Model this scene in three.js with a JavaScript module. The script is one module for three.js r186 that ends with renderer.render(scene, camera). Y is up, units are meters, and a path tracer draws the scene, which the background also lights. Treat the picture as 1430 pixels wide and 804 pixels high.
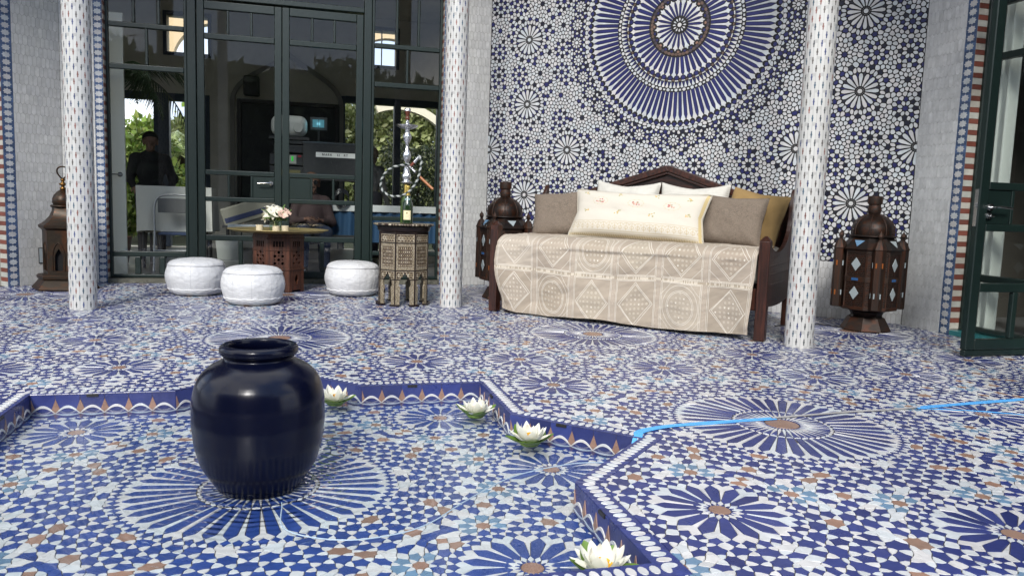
import * as THREE from 'three';
import { mergeGeometries, toCreasedNormals } from 'three/addons/utils/BufferGeometryUtils.js';
import { RoundedBoxGeometry } from 'three/addons/geometries/RoundedBoxGeometry.js';
import { MarchingCubes } from 'three/addons/objects/MarchingCubes.js';

// ---------------------------------------------------------------- camera, sky, sun, exposure
const D2R = Math.PI / 180;
const scene = new THREE.Scene();
const camera = new THREE.PerspectiveCamera(40.57, 1024 / 575, 0.05, 300);
camera.rotation.order = 'YXZ';
camera.rotation.set(-6.19 * D2R, 0, 1.90 * D2R);
camera.position.set(0, 0.95, 0);
scene.add(camera);
const renderer = new THREE.WebGLRenderer({ antialias: true });
renderer.toneMapping = THREE.LinearToneMapping;
renderer.toneMappingExposure = 1.62;
renderer.shadowMap.enabled = true;

function mulberry(a) { return () => { a |= 0; a = a + 0x6D2B79F5 | 0; let t = Math.imul(a ^ a >>> 15, 1 | a); t = t + Math.imul(t ^ t >>> 7, 61 | t) ^ t; return ((t ^ t >>> 14) >>> 0) / 4294967296; }; }
const rnd = mulberry(20240611);
function hash3(x, y, z) { let h = Math.imul(x, 374761393) ^ Math.imul(y, 668265263) ^ Math.imul(z, 2147483647 - 1013); h = Math.imul(h ^ h >>> 13, 1274126177); return ((h ^ h >>> 16) >>> 0) / 4294967296; }
function vnoise(x, y, z) {
  const xi = Math.floor(x), yi = Math.floor(y), zi = Math.floor(z); let fx = x - xi, fy = y - yi, fz = z - zi;
  fx = fx * fx * (3 - 2 * fx); fy = fy * fy * (3 - 2 * fy); fz = fz * fz * (3 - 2 * fz);
  const L = (a, b, t) => a + (b - a) * t, H = hash3;
  return L(L(L(H(xi, yi, zi), H(xi + 1, yi, zi), fx), L(H(xi, yi + 1, zi), H(xi + 1, yi + 1, zi), fx), fy),
    L(L(H(xi, yi, zi + 1), H(xi + 1, yi, zi + 1), fx), L(H(xi, yi + 1, zi + 1), H(xi + 1, yi + 1, zi + 1), fx), fy), fz);
}
function fbm(x, y, z, n = 4) { let s = 0, a = 0.5; for (let i = 0; i < n; i++) { s += a * vnoise(x, y, z); x *= 2.03; y *= 2.03; z *= 2.03; a *= 0.5; } return s; }

const sunDir = new THREE.Vector3(-0.08, 0.57, 0.82).normalize();
{
  const W = 512, H = 256, data = new Float32Array(W * H * 4);
  for (let j = 0; j < H; j++) for (let i = 0; i < W; i++) {
    const v = (j + 0.5) / H, u = (i + 0.5) / W, el = (v - 0.5) * Math.PI, az = (u - 0.5) * 2 * Math.PI;
    const dx = Math.cos(el) * Math.cos(az), dy = Math.sin(el), dz = Math.cos(el) * Math.sin(az);
    const t = Math.max(0, dy), k = Math.pow(1 - t, 3);
    let r = 0.42 + 0.45 * k, g = 0.62 + 0.33 * k, b = 1.02 + 0.05 * k;
    if (dy > 0.02) {
      const s = 1.4 / (dy + 0.25), c = fbm(dx * s + 7.3, dz * s + 2.1, 1.7, 5);
      const m = Math.min(1, Math.max(0, (c - 0.44) / 0.14));
      r += (1.75 - r) * m; g += (1.75 - g) * m; b += (1.72 - b) * m;
    } else if (dy < 0) { const q = Math.min(1, -dy * 6); r += (0.3 - r) * q; g += (0.3 - g) * q; b += (0.28 - b) * q; }
    const o = (j * W + i) * 4; data[o] = r * 0.85; data[o + 1] = g * 0.85; data[o + 2] = b * 0.85; data[o + 3] = 1;
  }
  const sky = new THREE.DataTexture(data, W, H, THREE.RGBAFormat, THREE.FloatType);
  sky.mapping = THREE.EquirectangularReflectionMapping; sky.magFilter = sky.minFilter = THREE.LinearFilter; sky.wrapS = THREE.RepeatWrapping; sky.needsUpdate = true;
  scene.background = sky; scene.environment = sky;
}
const sun = new THREE.DirectionalLight(new THREE.Color(1.0, 0.97, 0.93), 2.4);
sun.position.copy(sunDir).multiplyScalar(40).add(new THREE.Vector3(-1, 0, -3));
sun.target.position.set(-1, 0, -3); scene.add(sun, sun.target);
sun.castShadow = true; sun.shadow.mapSize.set(2048, 2048); sun.shadow.radius = 26;
Object.assign(sun.shadow.camera, { left: -16, right: 16, top: 16, bottom: -16, near: 1, far: 90 });

// ---------------------------------------------------------------- helpers
const names = {};
function numbered(n) { n = n.replace(/_\d{3}$/, ''); const k = names[n] = (names[n] ?? -1) + 1; return k ? `${n}_${String(k).padStart(3, '0')}` : n; }
function shadows(o) { o.traverse(m => { if (m.isMesh) { m.castShadow = true; m.receiveShadow = true; } }); return o; }
function thing(name, label, category, pos = [0, 0, 0], turn = 0, group) {
  const o = new THREE.Group(); o.name = numbered(name); o.position.set(...pos); o.rotation.y = turn; scene.add(o);
  o.userData = { label, category }; if (group) o.userData.group = group; return o;
}
function tag(o, label, category, group) { o.userData.label = label; o.userData.category = category; if (group) o.userData.group = group; return o; }
function mesh(name, geo, mat, parent = scene, kind) {
  const m = new THREE.Mesh(geo, mat); m.name = parent === scene ? numbered(name) : name; m.castShadow = m.receiveShadow = true; parent.add(m);
  if (kind) m.userData.kind = kind; return m;
}
const V = (x, y, z) => new THREE.Vector3(x, y, z);
function clean(g) { // same attributes on everything that is merged
  g = g.index ? g.toNonIndexed() : g.clone(); for (const k of Object.keys(g.attributes)) if (!['position', 'normal', 'uv'].includes(k)) g.deleteAttribute(k);
  if (!g.attributes.normal) g.computeVertexNormals();
  if (!g.attributes.uv) g.setAttribute('uv', new THREE.BufferAttribute(new Float32Array(g.attributes.position.count * 2), 2)); return g;
}
function merge(list) { return mergeGeometries(list.map(clean)); }
function boxUV(w, h, d, x = 0, y = 0, z = 0, r = 0.003) { // box with softened edges, uv in metres
  const m = Math.min(w, h, d); const g = clean(new RoundedBoxGeometry(w, h, d, 1, Math.min(r, m * 0.3))); g.translate(x, y, z); return metreUV(g);
}
function metreUV(g) {
  const p = g.attributes.position, n = g.attributes.normal, uv = g.attributes.uv;
  for (let i = 0; i < p.count; i++) {
    const ax = Math.abs(n.getX(i)), ay = Math.abs(n.getY(i)), az = Math.abs(n.getZ(i));
    if (ay >= ax && ay >= az) uv.setXY(i, p.getX(i), p.getZ(i)); else if (ax > az) uv.setXY(i, p.getZ(i), p.getY(i)); else uv.setXY(i, p.getX(i), p.getY(i));
  } return g;
}
function lathe(pts, seg = 32, phi = 0) { return new THREE.LatheGeometry(pts.map(p => new THREE.Vector2(p[0], p[1])), seg, phi); }
function tube(pts, r, seg = 40, rad = 8, closed = false) { return new THREE.TubeGeometry(new THREE.CatmullRomCurve3(pts.map(p => Array.isArray(p) ? V(...p) : p), closed), seg, r, rad, closed); }
function bar(a, b, r, rad = 8) { a = V(...a); b = V(...b); const d = b.clone().sub(a), g = new THREE.CylinderGeometry(r, r, d.length(), rad); g.applyQuaternion(new THREE.Quaternion().setFromUnitVectors(V(0, 1, 0), d.normalize())); const m = a.add(b).multiplyScalar(0.5); g.translate(m.x, m.y, m.z); return g; }

// ---------------------------------------------------------------- textures
function dataTex(n, fn, srgb = true, rep = true) {
  const d = new Uint8Array(n * n * 4);
  for (let j = 0; j < n; j++) for (let i = 0; i < n; i++) { const c = fn(i / n, j / n, i, j), o = (j * n + i) * 4; for (let k = 0; k < 3; k++) d[o + k] = Math.max(0, Math.min(255, (Array.isArray(c) ? c[k] : c) * 255)); d[o + 3] = 255; }
  const t = new THREE.DataTexture(d, n, n, THREE.RGBAFormat); if (srgb) t.colorSpace = THREE.SRGBColorSpace;
  t.magFilter = THREE.LinearFilter; t.minFilter = THREE.LinearMipmapLinearFilter; t.generateMipmaps = true; if (rep) t.wrapS = t.wrapT = THREE.RepeatWrapping; t.needsUpdate = true; return t;
}
function tiled(fn, p) { // blends a noise into a seamless one on [0,1]
  return (u, v) => { const f = (a, b) => fn(a * p, b * p); return f(u, v) * (1 - u) * (1 - v) + f(u - 1, v) * u * (1 - v) + f(u, v - 1) * (1 - u) * v + f(u - 1, v - 1) * u * v; };
}
function rep(t, x, y) { const c = t.clone(); c.repeat.set(x, y ?? x); c.needsUpdate = true; return c; }
const nA = tiled((x, y) => fbm(x + 40, y + 40, 3.1, 5), 9), nB = tiled((x, y) => fbm(x + 90, y + 20, 8.7, 4), 26), nC = tiled((x, y) => vnoise(x + 300, y + 300, 5.5), 120);
const glazeMap = dataTex(512, (u, v) => { const a = nA(u, v), b = nB(u, v), c = nC(u, v); const k = 0.86 + 0.22 * (a - 0.5) + 0.14 * (b - 0.5) - (c > 0.93 ? 0.16 : 0); return [k, k, k]; });
const glazeRough = dataTex(512, (u, v) => { const k = 0.22 + 0.5 * (nA(v, u) - 0.35) + 0.12 * nB(u, v); return [k, k, k]; }, false);
const waveBump = dataTex(512, (u, v) => 0.5 + 0.9 * (nA(u, v) - 0.47) + 0.12 * (nB(u, v) - 0.5), false);
const groutMap = dataTex(256, (u, v) => { const k = 0.62 + 0.5 * (nB(u, v) - 0.5) + 0.25 * (nC(u, v) - 0.5); return [k, k * 0.97, k * 0.93]; });
const woodMap = dataTex(512, (u, v) => { const g = fbm(u * 60 + nA(u, v) * 4, v * 3, 2.2, 4), k = 0.55 + 0.7 * (g - 0.45) + 0.2 * (nB(u, v) - 0.5); return [k, k * 0.93, k * 0.88]; });
const weaveBump = dataTex(256, (u, v) => 0.5 + 0.25 * Math.sin(u * Math.PI * 2 * 64) * Math.sin(v * Math.PI * 2 * 64) + 0.4 * (nB(u, v) - 0.5), false);
const rustMap = dataTex(512, (u, v) => { const a = nA(u, v), b = nB(u, v), m = Math.min(1, Math.max(0, (a - 0.44) * 6)); return [0.52 + 0.22 * m + 0.25 * (b - 0.5), 0.5 + 0.03 * m + 0.25 * (b - 0.5), 0.5 - 0.1 * m + 0.22 * (b - 0.5)]; });
const plasterMap = dataTex(512, (u, v) => { const k = 0.9 + 0.14 * (nA(u, v) - 0.5) + 0.07 * (nB(u, v) - 0.5); return [k, k, k]; });

const C = (r, g, b) => new THREE.Color().setRGB(r, g, b);
const std = (c, rough = 0.6, o = {}) => new THREE.MeshStandardMaterial({ color: Array.isArray(c) ? C(...c) : c, roughness: rough, ...o });
const M = {
  tile: new THREE.MeshPhysicalMaterial({ vertexColors: true, map: rep(glazeMap, 2.6), roughness: 1, roughnessMap: rep(glazeRough, 1.7), bumpMap: rep(waveBump, 3.1), bumpScale: 0.0022, specularIntensity: 1, ior: 1.55 }),
  wallTile: new THREE.MeshPhysicalMaterial({ vertexColors: true, map: rep(glazeMap, 2.1), roughness: 0.38, bumpMap: rep(waveBump, 4.3), bumpScale: 0.0015, specularIntensity: 0.7 }),
  floorGrout: std([0.20, 0.19, 0.18], 0.95, { map: rep(groutMap, 2) }),
  darkGrout: std([0.055, 0.055, 0.062], 0.95, { map: rep(groutMap, 2) }),
  whiteGrout: std([0.66, 0.65, 0.64], 0.9, { map: rep(groutMap, 2) }),
  plaster: std([0.68, 0.66, 0.62], 0.92, { map: rep(plasterMap, 0.6) }),
  roomPlaster: std([0.68, 0.65, 0.56], 0.92, { map: rep(plasterMap, 0.6) }),
  stone: std([0.30, 0.31, 0.26], 0.8, { map: rep(groutMap, 1.2) }),
  greenPaint: std([0.010, 0.022, 0.019], 0.36, { map: rep(plasterMap, 3), bumpMap: rep(waveBump, 6), bumpScale: 0.001 }),
  glass: new THREE.MeshPhysicalMaterial({ color: C(0.93, 0.96, 0.95), transmission: 1, thickness: 0, roughness: 0.01, ior: 1.5 }),
  steel: std([0.62, 0.62, 0.62], 0.25, { metalness: 1 }),
  chrome: std([0.75, 0.76, 0.77], 0.18, { metalness: 1, bumpMap: rep(waveBump, 20), bumpScale: 0.002 }),
  brass: std([0.55, 0.42, 0.16], 0.34, { metalness: 1, map: rep(rustMap, 3) }),
  black: std([0.012, 0.012, 0.013], 0.5),
  blackGloss: std([0.01, 0.01, 0.012], 0.2),
};
// ---------------------------------------------------------------- tile geometry
const COL = {
  blue: [0.036, 0.050, 0.20], white: [0.67, 0.675, 0.675], terra: [0.33, 0.195, 0.14], light: [0.16, 0.27, 0.40],
  navy: [0.024, 0.027, 0.14], wwhite: [0.74, 0.75, 0.765], red: [0.23, 0.075, 0.055], cream: [0.58, 0.55, 0.49], sblue: [0.095, 0.15, 0.28],
};
function tone(name, r = rnd, amt = 0.13) {
  const c = COL[name] ?? name, k = 1 + (r() - 0.5) * 2 * amt * (name === 'white' || name === 'wwhite' || name === 'cream' ? 0.35 : 1), w = (r() - 0.5) * 0.05;
  const q = name === 'blue' && r() < 0.16 ? 0.72 : 1; return [c[0] * k * q * (1 + w * 2), c[1] * k * q, c[2] * k * (q < 1 ? 0.8 : 1) * (1 - w)];
}
function area(p) { let s = 0; for (let i = 0; i < p.length; i++) { const a = p[i], b = p[(i + 1) % p.length]; s += a[0] * b[1] - b[0] * a[1]; } return s / 2; }
function centroid(p) { let x = 0, y = 0; for (const q of p) { x += q[0]; y += q[1]; } return [x / p.length, y / p.length]; }
function dedupe(p, e = 8e-4) { const o = []; for (const q of p) if (!o.length || Math.hypot(q[0] - o.at(-1)[0], q[1] - o.at(-1)[1]) > e) o.push(q); while (o.length > 2 && Math.hypot(o[0][0] - o.at(-1)[0], o[0][1] - o.at(-1)[1]) <= e) o.pop(); return o; }
function inset(p, d) { // mitred offset towards the inside of an anticlockwise polygon
  const n = p.length, out = [];
  for (let i = 0; i < n; i++) {
    const a = p[(i + n - 1) % n], b = p[i], c = p[(i + 1) % n]; let ux = b[0] - a[0], uy = b[1] - a[1], vx = c[0] - b[0], vy = c[1] - b[1];
    const lu = Math.hypot(ux, uy) || 1, lv = Math.hypot(vx, vy) || 1; ux /= lu; uy /= lu; vx /= lv; vy /= lv;
    let nx = -uy - vy, ny = ux + vx; const l = Math.hypot(nx, ny); if (l < 1e-3) { out.push([b[0] - ux * d, b[1] - uy * d]); continue; }
    nx /= l; ny /= l; const cs = Math.max(0.38, nx * -uy + ny * ux), m = Math.min(d / cs, 0.45 * Math.min(lu, lv)); out.push([b[0] + nx * m, b[1] + ny * m]);
  } return out;
}
class Frame { // a plane in the world: x and y along it, h out of it
  constructor(o, ex, ey) { this.o = V(...o); this.ex = V(...ex).normalize(); this.ey = V(...ey).normalize(); this.n = this.ex.clone().cross(this.ey); }
  p(x, y, h = 0) { return this.o.clone().addScaledVector(this.ex, x).addScaledVector(this.ey, y).addScaledVector(this.n, h); }
  matrix() { return new THREE.Matrix4().makeBasis(this.ex, this.ey, this.n).setPosition(this.o); }
}
class Acc {
  constructor() { this.P = []; this.N = []; this.K = []; this.U = []; this.tiles = 0; }
  tri(a, b, c, n, k, ua, ub, uc) { for (const q of [a, b, c]) this.P.push(q.x, q.y, q.z); for (let i = 0; i < 3; i++) { this.N.push(n.x, n.y, n.z); this.K.push(...k); } this.U.push(...ua, ...ub, ...uc); }
  // a tile: flat polygon on a frame, bevelled edge, top slightly out of true
  tile(F, poly, color, o = {}) {
    const { h = 0.004, gap = 0.0011, bevel = 0.0008, tilt = 0.02, z0 = 0, off = null, lift = 0 } = o;
    poly = dedupe(poly); if (poly.length < 3) return false; let A = area(poly); if (A < 0) { poly.reverse(); A = -A; } if (A < 1.2e-5) return false;
    const out = inset(poly, gap), top = inset(poly, gap + bevel); if (area(top) <= 4e-6) return false;
    const c = centroid(top), tx = (rnd() - 0.5) * 2 * tilt, ty = (rnd() - 0.5) * 2 * tilt, su = rnd() * 3, sv = rnd() * 3;
    const w = (q, z) => { const v = F.p(q[0], q[1], z); if (off) v.sub(off); return v; };
    const T = top.map(q => w(q, z0 + h + lift + (q[0] - c[0]) * tx + (q[1] - c[1]) * ty)), B = out.map(q => w(q, z0));
    const n = F.n.clone().addScaledVector(F.ex, -tx).addScaledVector(F.ey, -ty).normalize(), uv = q => [q[0] + su, q[1] + sv];
    for (const f of THREE.ShapeUtils.triangulateShape(top.map(q => new THREE.Vector2(q[0], q[1])), [])) this.tri(T[f[0]], T[f[1]], T[f[2]], n, color, uv(top[f[0]]), uv(top[f[1]]), uv(top[f[2]]));
    for (let i = 0; i < top.length; i++) {
      const j = (i + 1) % top.length, dx = out[j][0] - out[i][0], dy = out[j][1] - out[i][1], l = Math.hypot(dx, dy) || 1;
      const sn = F.ex.clone().multiplyScalar(dy / l).addScaledVector(F.ey, -dx / l).addScaledVector(F.n, 0.4).normalize();
      this.tri(B[i], B[j], T[j], sn, color, uv(out[i]), uv(out[j]), uv(top[j])); this.tri(B[i], T[j], T[i], sn, color, uv(out[i]), uv(top[j]), uv(top[i]));
    }
    this.tiles++; return true;
  }
  build() {
    const g = new THREE.BufferGeometry(); g.setAttribute('position', new THREE.Float32BufferAttribute(this.P, 3)); g.setAttribute('normal', new THREE.Float32BufferAttribute(this.N, 3));
    g.setAttribute('color', new THREE.Float32BufferAttribute(this.K, 3)); g.setAttribute('uv', new THREE.Float32BufferAttribute(this.U, 2)); return g;
  }
}
camera.updateMatrixWorld(); camera.updateProjectionMatrix();
const camInv = camera.matrixWorld.clone().invert();
function seenSize(F, c, A) { // rough size in pixels at which a tile of area A shows, 0 outside the frame
  const v = F.p(c[0], c[1]), d = v.clone().sub(camera.position), L = d.length(), q = v.applyMatrix4(camInv); if (q.z > -0.3) return 0;
  if (Math.abs(q.x / -q.z) > 0.67 || Math.abs(q.y / -q.z) > 0.38) return 0; return A * Math.abs(d.dot(F.n)) / L / (L * L);
}
// lays a list of {poly, color} on a frame: the 300 that show largest each as a mesh of its own, the rest as one part
function layTiles(parent, F, list, mat, opt = {}, most = 300, name = 'tile', restName = 'tiles') {
  const rank = list.map((t, i) => [seenSize(F, centroid(t.poly), Math.abs(area(t.poly))), i]).filter(a => a[0] > 0).sort((a, b) => b[0] - a[0]).slice(0, most), own = new Set(rank.map(a => a[1]));
  const rest = new Acc();
  list.forEach((t, i) => {
    const col = tone(t.color);
    if (!own.has(i)) { rest.tile(F, t.poly, col, opt); return; }
    const c = centroid(t.poly), off = F.p(c[0], c[1]), a = new Acc(); if (!a.tile(F, t.poly, col, { ...opt, off })) return;
    const m = mesh(name, a.build(), mat, parent); m.position.copy(off).sub(parent.position);
  });
  if (rest.tiles) { const m = mesh(restName, rest.build(), mat, parent, 'stuff'); m.position.sub(parent.position); }
}

// ---------------------------------------------------------------- star pattern from cells round seeds
function cellsOf(seeds, R, keep) {
  const G = new Map(), gs = R / 2, key = (a, b) => a * 4096 + b;
  seeds.forEach((s, i) => { const k = key(Math.floor(s.x / gs) + 2048, Math.floor(s.y / gs) + 2048); if (!G.has(k)) G.set(k, []); G.get(k).push(i); });
  const out = [];
  seeds.forEach((s, i) => {
    if (!keep(s)) return; const gx = Math.floor(s.x / gs) + 2048, gy = Math.floor(s.y / gs) + 2048, nb = [];
    for (let a = -2; a <= 2; a++) for (let b = -2; b <= 2; b++) for (const j of G.get(key(gx + a, gy + b)) ?? []) if (j !== i) { const d = (seeds[j].x - s.x) ** 2 + (seeds[j].y - s.y) ** 2; if (d < R * R) nb.push([d, j]); }
    nb.sort((p, q) => p[0] - q[0]); const r = R * 0.5; let poly = [[-r, -r, -1], [r, -r, -1], [r, r, -1], [-r, r, -1]], far = r * 1.42;
    for (const [d2, j] of nb) {
      if (d2 > 4 * far * far) break; const dx = seeds[j].x - s.x, dy = seeds[j].y - s.y, h = d2 / 2, o = []; let cut = false;
      for (let k = 0; k < poly.length; k++) {
        const A = poly[k], B = poly[(k + 1) % poly.length], a = A[0] * dx + A[1] * dy - h, b = B[0] * dx + B[1] * dy - h; if (a > 0) cut = true;
        if (a <= 0) o.push(A); if ((a <= 0) !== (b <= 0)) { const t = a / (a - b), x = A[0] + (B[0] - A[0]) * t, y = A[1] + (B[1] - A[1]) * t; o.push([x, y, a <= 0 ? j : A[2]]); }
      }
      if (cut) { poly = o; far = 0; for (const q of poly) far = Math.max(far, Math.hypot(q[0], q[1])); }
    }
    out.push({ i, s, poly: poly.map(q => [q[0] + s.x, q[1] + s.y, q[2]]) });
  });
  return out;
}
function starTiles(seeds, R, keepSeed, keepTile, rosettes, { eps = 0.007, notch = 0.13 } = {}) {
  const cells = cellsOf(seeds, R, keepSeed), corners = [], tol = 0.0012, H = new Map(), hk = (x, y) => Math.round(x / 0.004) * 100003 + Math.round(y / 0.004);
  function corner(x, y) {
    for (let a = -1; a <= 1; a++) for (let b = -1; b <= 1; b++) for (const c of H.get((Math.round(x / 0.004) + a) * 100003 + Math.round(y / 0.004) + b) ?? []) if (Math.hypot(corners[c].x - x, corners[c].y - y) < tol) return c;
    corners.push({ x, y, up: corners.length, rec: [], ros: -1, open: false }); const k = hk(x, y); if (!H.has(k)) H.set(k, []); H.get(k).push(corners.length - 1); return corners.length - 1;
  }
  const root = c => { while (corners[c].up !== c) c = corners[c].up; return c; };
  for (const c of cells) { c.v = c.poly.map(q => corner(q[0], q[1])); c.poly.forEach((q, k) => { const b = c.poly[(k + 1) % c.poly.length]; if (Math.hypot(q[0] - b[0], q[1] - b[1]) < eps) { const x = root(c.v[k]), y = root(c.v[(k + 1) % c.v.length]); if (x !== y) corners[x].up = y; } }); }
  const tiles = [];
  for (const c of cells) {
    const n = c.poly.length, long = []; c.poly.forEach((q, k) => { const b = c.poly[(k + 1) % n]; if (Math.hypot(q[0] - b[0], q[1] - b[1]) >= eps) long.push({ k, m: [(q[0] + b[0]) / 2, (q[1] + b[1]) / 2] }); });
    if (long.length < 3) continue; const pts = [];
    for (let a = 0; a < long.length; a++) {
      const A = long[a], B = long[(a + 1) % long.length], mx = (A.m[0] + B.m[0]) / 2, my = (A.m[1] + B.m[1]) / 2, q = [mx + (c.s.x - mx) * notch, my + (c.s.y - my) * notch];
      pts.push(A.m, q); const v = corners[root(c.v[(A.k + 1) % n])]; v.rec.push({ a: A.m, b: B.m, q: c.s.guard === undefined ? q : null, col: c.s.color }); if (c.s.guard !== undefined) v.ros = c.s.guard;
    }
    if (c.s.guard === undefined && keepTile(c.s.x, c.s.y)) tiles.push({ poly: pts, color: c.s.color, cell: c });
  }
  corners.forEach((v, i) => {
    if (v.up !== i || v.rec.length < 3) return; const P = new Map(); for (const r of v.rec) if (r.q) for (const q of [r.a, r.q, r.b]) P.set(`${Math.round(q[0] * 4e3)},${Math.round(q[1] * 4e3)}`, q);
    const pts = [...P.values()]; if (v.ros >= 0) { rosettes[v.ros].rim.push(...pts); return; }
    const c = centroid(pts); if (!keepTile(c[0], c[1])) return; pts.sort((p, q) => Math.atan2(p[1] - c[1], p[0] - c[0]) - Math.atan2(q[1] - c[1], q[0] - c[0])); tiles.push({ poly: pts, color: v.rec.filter(r => r.col === 'white').length > 1 ? 'blue' : 'white', gapTile: true });
  });
  return tiles;
}
function rosetteTiles(r, out) { // the petals, white stars and heart inside a ring of cells
  const { x, y, N, R, a0 } = r, P = (rad, a) => [x + rad * Math.cos(a), y + rad * Math.sin(a)], dt = Math.PI * 2 / N;
  const rim = r.rim.map(q => { let a = Math.atan2(q[1] - y, q[0] - x) - a0; a = ((a % (2 * Math.PI)) + 2 * Math.PI) % (2 * Math.PI); return { q, a }; });
  for (let k = 0; k < N; k++) {
    const t = a0 + k * dt, f = t + dt / 2, mine = rim.filter(m => { const d = m.a - k * dt, e = m.a + 2 * Math.PI - k * dt; return (d > -0.02 * dt && d < 1.02 * dt) || (e < 1.02 * dt && e > -0.02 * dt); })
      .map(m => ({ q: m.q, a: m.a < k * dt - 0.5 * dt ? m.a + 2 * Math.PI : m.a })).sort((p, q) => p.a - q.a).map(m => m.q);
    const uniq = dedupe(mine, 0.0015);
    if (r.kind === 'petal') {
      const sh = 0.36 * dt, rs = 0.83 * R, rt = 0.37 * R, rb = 0.27 * R, rc = 0.17 * R;
      out.push({ poly: [P(R, t), P(rs, t + sh), P(rt, f), P(rb, t), P(rt, t - dt / 2), P(rs, t - sh)], color: r.petal ?? 'blue' });
      out.push({ poly: [...uniq, P(rs, t + dt - sh), P(rt, f), P(rs, t + sh)], color: r.star ?? 'white' });
      out.push({ poly: [P(rt, f), P(rb, t), P(rc, f), P(rb, t + dt)], color: 'white' });
      out.push({ poly: [P(rb, t), P(rc, t - dt / 2), P(rc, f)], color: 'blue' });
    } else {
      const sh = 0.33 * dt, rs = 0.93 * R;
      out.push({ poly: [P(R, t), P(rs, t + sh), P(0.475 * R, f - 0.06 * dt), P(0.47 * R, t), P(0.475 * R, t - dt * 0.44), P(rs, t - sh)], color: 'blue' });
      out.push({ poly: [...uniq, P(rs, t + dt - sh), P(0.475 * R, f + 0.06 * dt), P(0.475 * R, f - 0.06 * dt), P(rs, t + sh)], color: 'white' });
      out.push({ poly: [P(0.45 * R, t - dt / 2), P(0.43 * R, t), P(0.45 * R, f), P(0.472 * R, t)], color: 'white' });
      out.push({ poly: [P(0.445 * R, t - dt / 2), P(0.43 * R, t), P(0.445 * R, f), P(0.24 * R, t)], color: 'blue' });
      out.push({ poly: [P(0.445 * R, f), P(0.24 * R, t), P(0.165 * R, f), P(0.24 * R, t + dt)], color: 'white' });
      out.push({ poly: [P(0.24 * R, t), P(0.165 * R, t - dt / 2), P(0.165 * R, f)], color: 'blue' });
    }
  }
  const n = r.kind === 'petal' ? N : 24, rc = (r.kind === 'petal' ? 0.17 : 0.162) * R; out.push({ poly: Array.from({ length: n }, (_, k) => P(rc * 0.985, a0 + dt / 2 + k * 2 * Math.PI / n)), color: 'terra' });
}
function ringSeeds(seeds, r, id, rnds = 1) { // 2N cells round a rosette and the unseen cells inside them
  const n = 2 * r.N, d = Math.PI * 2 / n, w = r.R * d * 0.95; for (let k = 0; k < n; k++) { const a = r.a0 + k * d; seeds.push({ x: r.x + (r.R + w / 2) * Math.cos(a), y: r.y + (r.R + w / 2) * Math.sin(a), color: r.ring ?? 'blue', fixed: true }); seeds.push({ x: r.x + (r.R - w / 2) * Math.cos(a), y: r.y + (r.R - w / 2) * Math.sin(a), guard: id, fixed: true }); }
  return r.R + w;
}

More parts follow.
